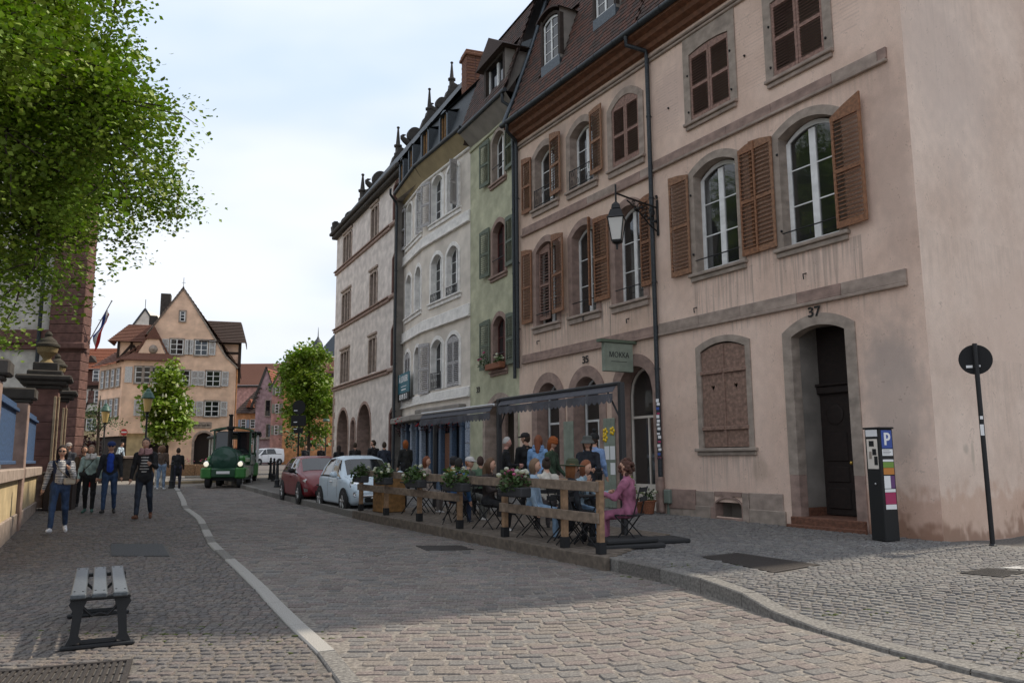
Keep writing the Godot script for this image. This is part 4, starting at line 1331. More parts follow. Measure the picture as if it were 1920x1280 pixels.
func lantern(at: Vector3, turn: float, W: float) -> void:
	var t := thing("wall_lantern", "black wrought iron wall lantern with white panes on a scrolled bracket", "lantern", at, turn)
	var x := W + .1
	var b := B.new()
	b.cbox(Vector3(x - .03, 6.85, 0), Vector3(x + .03, 7.75, .05), .01)
	b.tube([Vector3(x, 7.78, .03), Vector3(x, 7.86, .05)], .03, 6)
	b.tube([Vector3(x, 7.55, .04), Vector3(x, 7.62, .6), Vector3(x, 7.72, 1.3)], .022, 6)
	b.tube([Vector3(x, 6.95, .04), Vector3(x, 7.1, .3), Vector3(x, 7.4, .62), Vector3(x, 7.6, .95)], .018, 6)
	put(b, "bracket", "iron", t)
	var s := B.new()
	for q in [[.18, 7.4, .1], [.36, 7.42, .12], [.55, 7.5, .09], [.2, 7.18, .07], [.75, 7.56, .06]]:
		var p := []
		for k in 15:
			var an: float = k * .6
			var r: float = q[2] * (1 - k / 17.0)
			p.append(Vector3(x, q[1] + r * sin(an), q[0] + r * cos(an)))
		s.tube(p, .012, 5)
	for k in 7: s.ball(Vector3(x, 7.2 + .09 * sin(k * 1.9) + k * .05, .1 + k * .1), Vector3(.02, .045, .05), 6, 4)
	put(s, "scrollwork", "iron", t)
	var z := 1.28
	var h := B.new()
	var lt := Transform3D(Basis.from_scale(Vector3.ONE * 1.22), Vector3(x, 7.5, z) - Vector3(x, 7.5, z) * 1.22)
	h.T = lt
	h.tube([Vector3(x, 7.85, z), Vector3(x, 7.5, z)], .02, 6)
	for q in [[.2, 7.15, .235, 7.17], [.235, 7.17, .2, 7.2], [.2, 7.2, .14, 7.34], [.12, 7.36, .1, 7.44], [.1, 7.44, .03, 7.5], [.02, 6.56, .03, 6.66], [.03, 6.66, .12, 6.7], [.12, 6.7, .13, 6.74]]:
		for k in 4:
			var d0 := Vector3(cos(TAU * k / 4), 0, -sin(TAU * k / 4))
			var d1 := Vector3(cos(TAU * (k + 1) / 4), 0, -sin(TAU * (k + 1) / 4))
			h.quad(Vector3(x, q[1], z) + d0 * q[0], Vector3(x, q[1], z) + d1 * q[0], Vector3(x, q[3], z) + d1 * q[2], Vector3(x, q[3], z) + d0 * q[2])
	for k in 4:
		var an := TAU * k / 4
		var d := Vector3(cos(an), 0, -sin(an))
		h.tube([Vector3(x, 6.71, z) + d * .125, Vector3(x, 7.17, z) + d * .215], .012, 5)
	put(h, "lantern_cage", "iron", t)
	for k in 4:
		var a0 := TAU * k / 4
		var a1 := TAU * (k + 1) / 4
		var d0 := Vector3(cos(a0), 0, -sin(a0))
		var d1 := Vector3(cos(a1), 0, -sin(a1))
		var g := B.new()
		g.T = lt
		g.quad(Vector3(x, 6.73, z) + d0 * .122, Vector3(x, 6.73, z) + d1 * .122, Vector3(x, 7.16, z) + d1 * .21, Vector3(x, 7.16, z) + d0 * .21)
		put(g, "lantern_pane", "lantern_glass", t)

func lintel_window(t: Node3D, c: float, w: float, v0: float, v1: float, rise: float, ms: String, frame_m: String, rows := 3, bars := true) -> void:
	var s := B.new()
	ring(s, c, w, v0, v1, rise, .16, -.2, .03, false, .03)
	put(s, "window_surround", ms, t)
	room(t, c - w / 2, c + w / 2, v0, v1 + rise, -.22, .8)
	if bars: casement(t, c, w, v0, v1 - .02, rise, -.17, frame_m, rows, .07, "glass_dark")
func build_green() -> void:
	var at := Vector3(-1.49, 0, -28.32)
	var turn := deg_to_rad(25.0 - 90)
	var W := 4.05
	var t := building("green_house", "narrow pale green house with green shutters and a dormer", at, turn)
	var holes := []
	var fl := [[10.85, 12.35, .25], [7.6, 9.15, .25], [4.4, 5.95, .25]]
	for f in fl: holes.append_array(hole(2.55, 1.0, f[0] - .03, f[1], f[2]))
	holes.append_array(hole(2.55, 2.3, .1, 3.0, .45))
	put(wall_b(0, W, -.2, 13.0, holes), "wall", "plaster_green", t)
	shell(t, 0, W, -.2, 13, 10, "plaster_dark")
	for k in 3:
		var f: Array = fl[k]
		lintel_window(t, 2.55, .98, f[0], f[1], f[2], "stone_redlight" if k > 0 else "stone_grey", "white_paint" if k == 0 else "red_brown")
		sill(t, 2.55, 1.4, f[0], "stone_redlight", .15)
		rail_bar(t, 2.55, .98, f[0] + .55)
		shutter(t, 1.88, 1.2, f[0] + .1, f[1] + .25, f[1] + .18, .05, "shutter_green", "shutter_green", false, 22, .12)
		shutter(t, 3.22, 3.85, f[0] + .1, f[1] + .2, f[1] + .15, .05, "shutter_green", "shutter_green", false, 22, -.05)
	# window boxes of the lowest window
	var bx := B.new()
	bx.cbox(Vector3(2.0, 4.42, .08), Vector3(3.2, 4.62, .3), .02)
	put(bx, "flower_box", "terracotta", t)
	rng.seed = 71
	plant(t, Vector3(2.9, 4.66, .2), Vector3(.3, .22, .14), 90, "leaf_dark", "petal", 8)
	plant(t, Vector3(1.75, 4.75, .25), Vector3(.3, .3, .2), 80, "leaf_pot", "petal_pink", 5)
	# carriage arch below
	var s := B.new()
	ring(s, 2.55, 2.3, .1, 3.0, .45, .22, -.4, .03, false, .05)
	put(s, "arch_surround", "stone_trim", t)
	room(t, 1.35, 3.75, .1, 3.5, -.4, 1.6, "mid_room")
	var d := B.new()
	d.box(Vector3(1.5, .1, -.5), Vector3(2.1, 3.2, -.4)); d.box(Vector3(3.1, .1, -.5), Vector3(3.6, 3.2, -.4))
	put(d, "shop_posts", "stone_redlight", t)
	digits(t, "33", Vector3(.75, 3.9, .02), .2, "iron")
	# eaves, gutter, slated and tiled mansard with one dormer
	var e := B.new()
	e.quad(Vector3(0, 12.95, 0), Vector3(W, 12.75, 0), Vector3(W, 13.3, .42), Vector3(0, 13.4, .42))
	put(e, "soffit", "plaster_dark", t)
	var ml := B.new()
	ml.cbox(Vector3(0, 12.72, -.02), Vector3(W, 12.82, .06), .02)
	put(ml, "cornice_moulding", "plaster_green", t)
	var g := B.new()
	g.tube([Vector3(-.02, 13.48, .44), Vector3(W, 13.38, .44)], .08, 10)
	put(g, "gutter", "gutter", t)
	var r := B.new()
	r.quad(Vector3(0, 13.4, .4), Vector3(W, 13.35, .4), Vector3(W, 16.8, -.75), Vector3(0, 16.8, -.75))
	r.quad(Vector3(-.1, 16.75, -.6), Vector3(W + .1, 16.75, -.6), Vector3(W + .1, 19.6, -5.5), Vector3(-.1, 19.6, -5.5))
	r.quad(Vector3(0, 13, .3), Vector3(0, 16.8, -.75), Vector3(0, 16.8, -10), Vector3(0, 13, -10))
	r.quad(Vector3(-.1, 19.6, -5.5), Vector3(W + .1, 19.6, -5.5), Vector3(W, 13, -11), Vector3(0, 13, -11))
	put(r, "roof", "tile_dark", t)
	var uy := (Vector3(0, 16.8, -.75) - Vector3(0, 13.4, .42)).normalized()
	tiles(t, Vector3(.05, 13.45, .46), Vector3.RIGHT, uy, 24, 23, .165, .15, func(x, y): return absf(x - 2.85) < .95 and y > .3 and y < 2.0, ["tile_dark", "tile_red2"], 60, 23)
	var o := Node3D.new()
	o.name = "dormer"; t.add_child(o, true)
	var f2 := B.new()
	f2.box(Vector3(2.0, 13.6, -.1), Vector3(2.15, 15.0, .3)); f2.box(Vector3(3.6, 13.6, -.1), Vector3(3.75, 15.0, .3)); f2.box(Vector3(2.0, 14.9, -.1), Vector3(3.75, 15.05, .3)); f2.box(Vector3(2.0, 13.5, -.1), Vector3(3.75, 13.62, .36))
	put(f2, "dormer_frame", "timber", o)
	var wf := B.new()
	for q in [2.17, 2.85, 2.92, 3.56]: wf.box(Vector3(q, 13.64, .1), Vector3(q + .05, 14.88, .18))
	wf.box(Vector3(2.15, 13.6, .1), Vector3(3.6, 13.68, .2))
	put(wf, "dormer_window", "white_paint", o)
	var gg := B.new()
	gg.box(Vector3(2.15, 13.62, .12), Vector3(3.6, 14.9, .13))
	put(gg, "dormer_pane", "glass_dark", o)
	var ck := B.new()
	for x in [1.99, 3.76]: ck.quad(Vector3(x, 13.5, .3), Vector3(x, 13.5, .2), Vector3(x, 15.2, -.9), Vector3(x, 15.05, .3))
	put(ck, "dormer_cheek", "plaster_dark", o)
	var rf := B.new()
	rf.ext(PackedVector2Array([Vector2(1.7, 15.0), Vector2(4.05, 15.0), Vector2(2.87, 15.75)]), -1.2, .5)
	put(rf, "dormer_roof", "tile_dark", o)
	downpipe("grey downpipe on the green house beside the cafe", at, turn, W - .12, 4.0, 13.2, Vector3(W - .2, 13.3, .44))

func build_grey() -> void:
	var at := Vector3(-3.65, 0, -32.21)
	var turn := deg_to_rad(29.0 - 90)
	var W := 4.45
	var WL := 3.7
	var t := building("grey_bowed_house", "weathered grey house with peeling white window frames and a blue shop front", at, turn)
	var L := Node3D.new()                             # the left part of the front turns away a little
	L.name = "left_wing"; t.add_child(L)
	var dl := deg_to_rad(21.0 - 29.0)
	L.rotation.y = dl
	L.position = Vector3(-WL * cos(dl), 0, WL * sin(dl))
	var hr_ := []
	var hl_ := []
	var floors := [[10.95, 12.6, .25], [7.68, 9.3, .28]]
	for f in floors:
		for c in [1.42, 2.92]: hr_.append_array(hole(c, 1.06, f[0] - .03, f[1], f[2]))
		for c in [1.25, 2.9]: hl_.append_array(hole(c, .95, f[0] - .03, f[1], f[2]))
	hr_.append_array(hole(1.5, 1.1, 4.2, 5.9, .25)); hr_.append_array(hole(3.0, 1.1, 4.2, 5.9, .25))
	hl_.append_array(hole(1.2, 1.0, 4.2, 5.9, .25)); hl_.append_array(hole(2.9, .9, 4.2, 5.9, .25))
	hr_.append([.15, 4.1, .1, 3.0]); hl_.append([.5, 3.6, .1, 3.0])
	put(wall_b(0, W, -.2, 13.3, hr_), "wall", "plaster_grey", t)
	put(wall_b(0, WL, -.2, 13.3, hl_), "wall", "plaster_grey", L)
	shell(t, -3.4, W, -.2, 13.2, 9, "plaster_dark")
	for f in floors:
		for c in [1.42, 2.92]: lintel_window(t, c, 1.04, f[0], f[1], f[2], "peel_white", "white_paint", 4)
		for c in [1.25, 2.9]: lintel_window(L, c, .93, f[0], f[1], f[2], "peel_white", "white_paint", 4)
		sill(t, 2.17, 3.1, f[0], "peel_white", .2); sill(L, 2.05, 3.0, f[0], "peel_white", .2)
	for c in [1.42, 2.92]: scroll_rail(t, c, .95, 7.72, .28)
	lintel_window(t, 1.5, 1.08, 4.2, 5.9, .25, "peel_white", "white_paint", 3)
	lintel_window(t, 3.0, 1.08, 4.2, 5.9, .25, "peel_white", "white_paint", 3, false)
	lintel_window(L, 1.2, .98, 4.2, 5.9, .25, "peel_white", "white_paint", 3)
	lintel_window(L, 2.9, .88, 4.2, 5.9, .25, "peel_white", "white_paint", 3, false)
	scroll_rail(t, 1.5, .95, 4.25, .6)
	var sw := "shutter_wht"
	shutter(t, 2.47, 2.99, 4.22, 5.95, 6.1, -.02, sw, sw, false, 24); shutter(t, 3.53, 3.01, 4.22, 5.95, 6.1, -.02, sw, sw, false, 24)
	shutter(t, .85, -.1, 4.1, 6.1, 6.15, .06, sw, sw, false, 24, .05)
	shutter(L, .72, 1.18, 4.25, 5.95, 6.1, -.02, sw, sw, false, 22); shutter(L, 1.68, 1.22, 4.25, 5.95, 6.1, -.02, sw, sw, false, 22)
	shutter(t, 3.5, 3.92, 11.0, 12.8, 12.7, .1, sw, sw, false, 22, -1.1)
	shutter(t, -.55, .1, 10.9, 12.75, 12.85, .08, sw, sw, false, 22, .3); shutter(t, .86, .2, 10.95, 12.8, 12.8, .06, sw, sw, false, 22, .2)
	shutter(L, .7, .1, 10.9, 12.8, 12.8, .06, sw, sw, false, 22, .1)
	# painted bands, cornice
	for n in 2:
		var p: Node3D = [t, L][n]
		var w: float = [W, WL][n]
		for q in [[6.68, 7.1], [10.2, 10.6], [3.78, 4.1]]:
			var b := B.new()
			b.cbox(Vector3(0, q[0], -.02), Vector3(w, q[1], .07), .02); b.cbox(Vector3(0, q[0] - .06, -.02), Vector3(w, q[0] - .002, .12), .02)
			put(b, "band", "peel_white", p)
		var c := B.new()
		c.cbox(Vector3(0, 12.9, -.02), Vector3(w, 13.0, .1), .03)
		put(c, "cornice_moulding", "peel_white", p)
		var s := B.new()
		s.quad(Vector3(0, 13.05, .02), Vector3(w, 13.05, .02), Vector3(w, 13.6, .4), Vector3(0, 13.6, .4))
		put(s, "cove", "plaster_soffit", p)
		var g := B.new()
		g.tube([Vector3(0, 13.66, .42), Vector3(w, 13.66, .42)], .08, 10)
		put(g, "gutter", "gutter", p)
		var r := B.new()
		r.quad(Vector3(0, 13.6, .38), Vector3(w, 13.6, .38), Vector3(w, 15.6, -.35), Vector3(0, 15.6, -.35))
		r.quad(Vector3(-.6, 15.58, -.2), Vector3(w + .3, 15.58, -.2), Vector3(w + .3, 17.8, -4.6), Vector3(-.6, 17.8, -4.6))
		r.quad(Vector3(-.6, 17.8, -4.6), Vector3(w + .3, 17.8, -4.6), Vector3(w, 13, -9), Vector3(0, 13, -9))
		put(r, "roof", "slate", p)
		for k in 2:
			var x: float = [[.9, 2.75], [1.0, 2.75]][n][k]
			var o := Node3D.new()
			o.name = "dormer"; p.add_child(o, true)
			var f := B.new()
			ring(f, x, .62, 13.75, 14.75, .16, .1, -.1, .36)
			put(f, "dormer_frame", "zinc", o)
			var wn := B.new()
			wn.box(Vector3(x - .3, 13.78, .2), Vector3(x + .3, 13.86, .28)); wn.box(Vector3(x - .04, 13.8, .2), Vector3(x + .04, 14.85, .28)); wn.box(Vector3(x - .3, 13.8, .2), Vector3(x - .23, 14.8, .28)); wn.box(Vector3(x + .23, 13.8, .2), Vector3(x + .3, 14.8, .28))
			put(wn, "dormer_window", "barrel", o)
			var gp := B.new()
			gp.box(Vector3(x - .31, 13.78, .22), Vector3(x + .31, 14.9, .23))
			put(gp, "dormer_pane", "glass_dark", o)
			var ck := B.new()
			for q in [-.42, .42]: ck.box(Vector3(x + q - .01, 13.65, -.5), Vector3(x + q + .01, 14.85, .34))
			ck.quad(Vector3(x - .45, 14.85, .42), Vector3(x + .45, 14.85, .42), Vector3(x + .45, 15.1, -.4), Vector3(x - .45, 15.1, -.4))
			put(ck, "dormer_cheek", "slate", o)
	# blue shop front with a cornice canopy
	var sf := B.new()
	sf.cbox(Vector3(-.05, 3.05, -.1), Vector3(4.2, 3.3, .5), .04); sf.cbox(Vector3(-.05, 3.3, -.1), Vector3(4.1, 3.5, .3), .04)
	put(sf, "shop_cornice", "plaster_dark", t)
	var pc := B.new()
	pc.cbox(Vector3(.1, 3.05, -.1), Vector3(WL, 3.3, .5), .04)
	put(pc, "shop_cornice", "plaster_dark", L)
	for n in 2:
		var p: Node3D = [t, L][n]
		for x in ([0.0, .95, 1.9, 2.9, 3.75] if n == 0 else [.45, 1.3, 2.2, 3.1]):
			var q := B.new()
			q.cbox(Vector3(x, .1, -.12), Vector3(x + .2, 3.05, .1), .02); q.cbox(Vector3(x - .04, 2.7, -.1), Vector3(x + .24, 2.85, .13), .02)
			put(q, "shop_pilaster", "blue_pale" if int(x * 10) % 2 == 0 else "blue_shop", p)
		var gl := B.new()
		gl.box(Vector3(.2, .9, -.14), Vector3(4.0 if n == 0 else 3.5, 3.0, -.13))
		put(gl, "shop_pane", "glass_dark", p)
		var rs := B.new()
		rs.box(Vector3(.2, .1, -.16), Vector3(4.0 if n == 0 else 3.5, .9, -.08))
		put(rs, "shop_riser", "blue_shop", p)
	var dr := B.new()
	dr.box(Vector3(2.15, .2, -.11), Vector3(2.85, 2.5, -.06))
	put(dr, "shop_door", "brick", t)
	for y in 6:
		var q := B.new()
		q.cbox(Vector3(4.12, .1 + y * .5, -.05), Vector3(4.42, .58 + y * .5, .05), .012)
		put(q, "quoin", "blue_pale", t)
	room(t, .15, 4.1, .1, 3.0, -.2, .5)
	room(L, .5, 3.6, .1, 3.0, -.2, .5)
	# garlands of red flowers over the shop window
	rng.seed = 73
	for x in [.8, 1.8, 2.8, 3.6]: plant(t, Vector3(x, 2.75, .3), Vector3(.5, .22, .2), 70, "leaf_red", "petal_red", 12)
	plant(L, Vector3(1.8, 2.9, .4), Vector3(.6, .4, .25), 90, "leaf_red", "petal_red", 10)
	# to-let board
	var sg := thing("to_let_board", "teal to-let board reading A LOUER with a phone number", "sign", at, turn)
	var sl := Node3D.new()
	sg.add_child(sl); sl.name = "panel_frame"; sl.transform = L.transform
	var bd := B.new()
	bd.box(Vector3(.45, 4.35, .2), Vector3(2.45, 5.2, .24))
	put(bd, "board", "teal", sl)
	var bk := B.new()
	bk.box(Vector3(.45, 4.02, .2), Vector3(2.45, 4.345, .241))
	put(bk, "black_strip", "black", sl)
	digits(sl, "À LOUER", Vector3(1.45, 4.95, .245), .27, "sign_white", .008, "lettering")
	digits(sl, "03 89 35 3", Vector3(1.45, 4.19, .245), .22, "sign_white", .008, "lettering")
	var rl := B.new()
	rl.box(Vector3(1.0, 4.62, .24), Vector3(2.0, 4.645, .244)); rl.box(Vector3(1.1, 4.47, .24), Vector3(1.9, 4.52, .244))
	put(rl, "small_print", "sign_white", sl)
	downpipe("grey downpipe between the white house and the grey bowed house", at + Vector3(.35, 0, .35), turn, -WL - .02, .3, 13.4, Vector3(-WL + .2, 13.6, .5))
	# brick chimney on the roof behind
	var ch := Node3D.new()
	ch.name = "chimney"; t.add_child(ch)
	ch.global_position = Vector3(-1.75, 0, -35.2)
	ch.global_rotation = Vector3(0, .35, 0)
	var bm := B.new()
	bm.cbox(Vector3(-.19, 0, -.09), Vector3(.19, .12, .09), .01)
	var bmesh := bm.mesh()
	var y := 15.6
	var k := 0
	var core := B.new()
	core.box(Vector3(-.4, 15, -.4), Vector3(.4, 20.05, .4))
	put(core, "chimney_core", "joint", ch)
	while y < 20.0:
		for i in 2:
			for s in 4:
				var q := put(bmesh, "brick", ["brick", "tile_brown"][(k + i + s) % 2], ch)
				q.rotation.y = s * PI / 2
				q.position = Vector3(0, y, 0) + Basis(Vector3.UP, s * PI / 2) * Vector3(-.22 + i * .4 + (.04 if k % 2 else 0.0), 0, .34)
		y += .135; k += 1
	var cap := B.new()
	cap.cbox(Vector3(-.52, 20.0, -.52), Vector3(.52, 20.15, .52), .03); cap.cbox(Vector3(-.47, 20.15, -.47), Vector3(.47, 20.3, .47), .03)
	put(cap, "chimney_cap", "brick", ch)

func build_white() -> void:
	var at := Vector3(-10.58, 0, -47.18)
	var turn := deg_to_rad(26.0 - 90)
	var W := 12.8
	var t := building("white_arcaded_house", "large off-white house with red sandstone windows, arcade and scrolled gable finials", at, turn)
	var holes := []
	var rows := [[5.85, 7.65], [9.3, 11.05], [12.85, 14.5]]
	for r in rows:
		for q in [[2.6, 1.9], [8.1, 1.3], [11.85, 1.1]]: holes.append([q[0] - q[1] / 2, q[0] + q[1] / 2, r[0], r[1]])
	var arcs := [[2.45, 2.3, 3.1], [4.65, .85, 3.2], [6.8, 2.4, 3.1]]
	for a in arcs: holes.append_array(hole(a[0], a[1], -.1, a[2], a[1] * .52, true))
	holes.append([11.2, 12.4, 1.2, 3.7])
	put(wall_b(0, W, -.2, 15.0, holes), "wall", "plaster_white", t)
	shell(t, 0, W, -.2, 15, 15, "plaster_dark")
	for k in 3:
		var r: Array = rows[k]
		for q in [[2.6, 1.9, "stone_grey"], [8.1, 1.3, "stone_grey"], [11.85, 1.1, "stone_red"]]:
			var b := B.new()
			ring(b, q[0], q[1] - .2, r[0], r[1] - .12, .02 if q[2] == "stone_grey" else .15, .16, -.25, .04)
			if q[2] == "stone_grey":
				b.cbox(Vector3(q[0] - q[1] / 2 - .12, r[1] + .06, -.02), Vector3(q[0] + q[1] / 2 + .12, r[1] + .2, .1), .03)
				for m in ([-.32, .32] if q[1] > 1.5 else [0.0]): b.box(Vector3(q[0] + m - .07, r[0], -.22), Vector3(q[0] + m + .07, r[1], .02))
			put(b, "window_surround", q[2] if q[2] == "stone_red" else "stone_trim", t)
			var g := B.new()
			g.box(Vector3(q[0] - q[1] / 2, r[0], -.2), Vector3(q[0] + q[1] / 2, r[1], -.19))
			put(g, "pane", "glass_dark", t)
			var wf := B.new()
			for y in 4: wf.box(Vector3(q[0] - q[1] / 2, r[0] + (r[1] - r[0]) * y / 4.0, -.19), Vector3(q[0] + q[1] / 2, r[0] + (r[1] - r[0]) * y / 4.0 + .03, -.17))
			wf.box(Vector3(q[0] - .02, r[0], -.19), Vector3(q[0] + .02, r[1], -.17))
			put(wf, "window", "timber", t)
	for y in [5.62, 9.1, 12.62]:
		var b := B.new()
		b.cbox(Vector3(-.08, y - .12, -.03), Vector3(11.0, y + .04, .1), .03); b.cbox(Vector3(-.1, y + .045, -.03), Vector3(11.0, y + .12, .17), .02)
		b.cbox(Vector3(11.0, y - .06, -.03), Vector3(W, y + .12, .14), .03)
		put(b, "string_course", "stone_redlight", t)
	for a in arcs:
		var b := B.new()
		ring(b, a[0], a[1], -.1, a[2], a[1] * .52, .16, -.6, .03, true, 0.0, 20)
		put(b, "arcade_arch", "stone_redlight", t)
	room(t, 1.1, 8.2, -.1, 4.6, -.6, 3.0, "mid_room")
	var lw := B.new()
	lw.cbox(Vector3(1.0, 0, -.5), Vector3(8.2, 1.75, -.3), .02)
	put(lw, "arcade_parapet", "stone_trim", t)
	var dd := B.new()
	ring(dd, 11.8, 1.0, 1.1, 3.6, .15, .2, -.3, .04)
	put(dd, "door_surround", "stone_red", t)
	var dp := B.new()
	dp.box(Vector3(11.2, 1.1, -.22), Vector3(12.4, 3.8, -.2))
	put(dp, "door", "stone_dark", t)
	var qn := 0
	var yq := .3
	while yq < 5.4:
		var q := B.new()
		q.cbox(Vector3(-.02, yq, -.3), Vector3(.3 + .2 * (qn % 2), yq + .38, .02), .01)
		put(q, "quoin", "stone_redlight", t)
		yq += .4; qn += 1
	# eaves and roof
	var e := B.new()
	e.cbox(Vector3(-.2, 14.75, -.1), Vector3(W + .1, 14.95, .3), .05); e.cbox(Vector3(-.25, 14.95, -.1), Vector3(W + .1, 15.15, .45), .05)
	put(e, "eaves_cornice", "stone_dark", t)
	var r := B.new()
	r.quad(Vector3(-.1, 15.1, .4), Vector3(W, 15.1, .4), Vector3(W, 26.2, -7.8), Vector3(-.1, 26.2, -7.8))
	r.quad(Vector3(-.1, 26.2, -7.8), Vector3(W, 26.2, -7.8), Vector3(W, 15, -15.5), Vector3(-.1, 15, -15.5))
	r.tri(Vector3(W, 15, 0), Vector3(W, 15, -15.5), Vector3(W, 26.2, -7.8))
	put(r, "roof", "slate", t)
	# scrolled gable parapet at the far end: outline in (depth, height)
	var gp := Node3D.new()
	gp.name = "scrolled_gable"; t.add_child(gp)
	var pts := PackedVector2Array([Vector2(-.35, 15.1), Vector2(-.4, 15.5), Vector2(-.1, 15.75), Vector2(.2, 15.7)])
	var steps := [[.75, 16.4], [1.9, 18.0], [3.9, 21.0], [5.9, 23.9], [7.5, 26.1]]
	for k in steps.size():
		var x: float = steps[k][0]
		var y: float = steps[k][1]
		pts.append(Vector2(x - .35, y - .25)); pts.append(Vector2(x - .28, y + .05)); pts.append(Vector2(x - .05, y + .2)); pts.append(Vector2(x + .2, y + .1))
		if k < steps.size() - 1:
			var nx: float = steps[k + 1][0]
			var ny: float = steps[k + 1][1]
			for q in 5: pts.append(Vector2(lerpf(x + .35, nx - .5, q / 4.0), lerpf(y + .15, ny - .45, pow(q / 4.0, 1.6))))
	pts.append(Vector2(8.6, 26.6)); pts.append(Vector2(8.6, 15.1))
	var gb := B.new()
	gb.T = Transform3D(Basis(Vector3(0, 0, -1), Vector3.UP, Vector3(1, 0, 0)), Vector3(.15, 0, 0))
	gb.ext(pts, -.25, .2)
	put(gb, "gable_parapet", "stone_dark", gp)
	for q in [[1.5, 17.4, 1.75], [3.75, 20.7, 1.95], [5.85, 23.6, 2.1], [7.42, 26.0, 1.9]]:
		var f := B.new()
		f.lathe([[.26, -.3], [.26, .15], [.18, .2], [.18, .55], [.27, .6], [.27, .7], [.15, .76], [.06, q[2] - .14], [.11, q[2] - .06], [.08, q[2]], [0, q[2] + .04]], 8, Vector3(0, q[1], -q[0]))
		put(f, "finial", "stone_dark", gp)
	for q in [[2.6, 18.9, .52], [4.85, 22.2, .52], [6.7, 24.7, .45], [.5, 15.9, .3]]:
		var f := B.new()
		f.T = Transform3D(Basis(Vector3.FORWARD, PI / 2), Vector3(.1, q[1], -q[0]))
		f.lathe([[0, -.2], [q[2], -.2], [q[2] * 1.02, 0], [q[2], .2], [0, .2]], 20)
		put(f, "volute", "stone_dark", gp)
		var h := B.new()
		var p := []
		for k in 7: p.append(Vector3(.1, q[1] - .7 + .17 * k * (1.0 - .06 * k), -q[0] + q[2] * .5 + .62 * sin(k * .42)))
		h.tube(p, [.22, .2, .18, .15, .12, .09, .03], 6)
		put(h, "volute_horn", "stone_dark", gp)

# leafy clump with blossoms: leaves spread through an ellipsoid, as one mesh
func plant(parent: Node3D, o: Vector3, r: Vector3, n: int, leaf: String, petal := "", np := 0, size := .07, called := "foliage") -> void:
	var b := B.new()
	b.usecol = true
	for k in n:
		var p := Vector3(rng.randfn(), rng.randfn(), rng.randfn()).normalized() * pow(rng.randf(), .4)
		p = o + p * r
		var v := rng.randf_range(.6, 1.25)
		b.col = Color(v, v, v * rng.randf_range(.8, 1.1))
		leaf_at(b, p, size * rng.randf_range(.7, 1.3))
	put(b, called, leaf, parent)
	if np > 0:
		var f := B.new()
		f.usecol = true
		for k in np:
			var p := Vector3(rng.randfn(), absf(rng.randfn()) + .2, rng.randfn() + .4).normalized()
			p = o + p * r * rng.randf_range(.9, 1.1)
			f.col = Color(1, 1, 1) * rng.randf_range(.8, 1.0)
			f.ball(p, Vector3(.045, .035, .045) * rng.randf_range(.7, 1.1), 6, 4)
		put(f, "blossoms", petal, parent)
func leaf_at(b: B, p: Vector3, s: float) -> void:
	var d := Vector3(rng.randfn(), rng.randfn() * .6, rng.randfn()).normalized()
	var up := Vector3(rng.randfn() * .6, 1, rng.randfn() * .6).normalized()
	var w := d.cross(up).normalized() * s * .5
	var m := p + d * s * .5 + up * s * .08
	b.tri(p, m + w, p + d * s); b.tri(p, p + d * s, m - w)

# ---------------------------------------------------------------- trees
func cluster(seed_: int, n: int, rad: float, leaf: float) -> ArrayMesh:
	rng.seed = seed_
	var b := B.new()
	b.usecol = true
	for k in n:
		var p := Vector3(rng.randfn(), rng.randfn() * .7, rng.randfn()) * rad * .55
		var v := rng.randf_range(.75, 1.2)
		b.col = Color(v, v, v * .9)
		leaf_at(b, p, leaf * rng.randf_range(.55, 1.4))
	return b.mesh()
func foliage(parent: Node3D, spots: Array, n: int, rad: float, leaf: float, m: String, seed_: int, called := "crown") -> void:
	var o := Node3D.new()
	o.name = called; parent.add_child(o, true)
	for g in 3:
		var mesh := cluster(seed_ + g, n, rad, leaf)
		rng.seed = seed_ + 50 + g
		var mm := MultiMesh.new()
		mm.transform_format = MultiMesh.TRANSFORM_3D
		mm.use_colors = true
		mm.mesh = mesh
		var cnt := 0
		for k in range(g, spots.size(), 3): cnt += 1
		mm.instance_count = cnt
		var i := 0
		for k in range(g, spots.size(), 3):
			var b := Basis(Vector3.UP, rng.randf() * TAU) * Basis(Vector3.RIGHT, rng.randf_range(-.5, .5))
			mm.set_instance_transform(i, Transform3D(b.scaled(Vector3.ONE * rng.randf_range(.8, 1.25)), spots[k]))
			var v := rng.randf_range(.75, 1.2)
			mm.set_instance_color(i, Color(v * rng.randf_range(.9, 1.2), v, v * .85))
			i += 1
		var mi := MultiMeshInstance3D.new()
		mi.multimesh = mm; mi.name = "leaves"; mi.material_override = M[m]
		o.add_child(mi, true); stuff(mi)
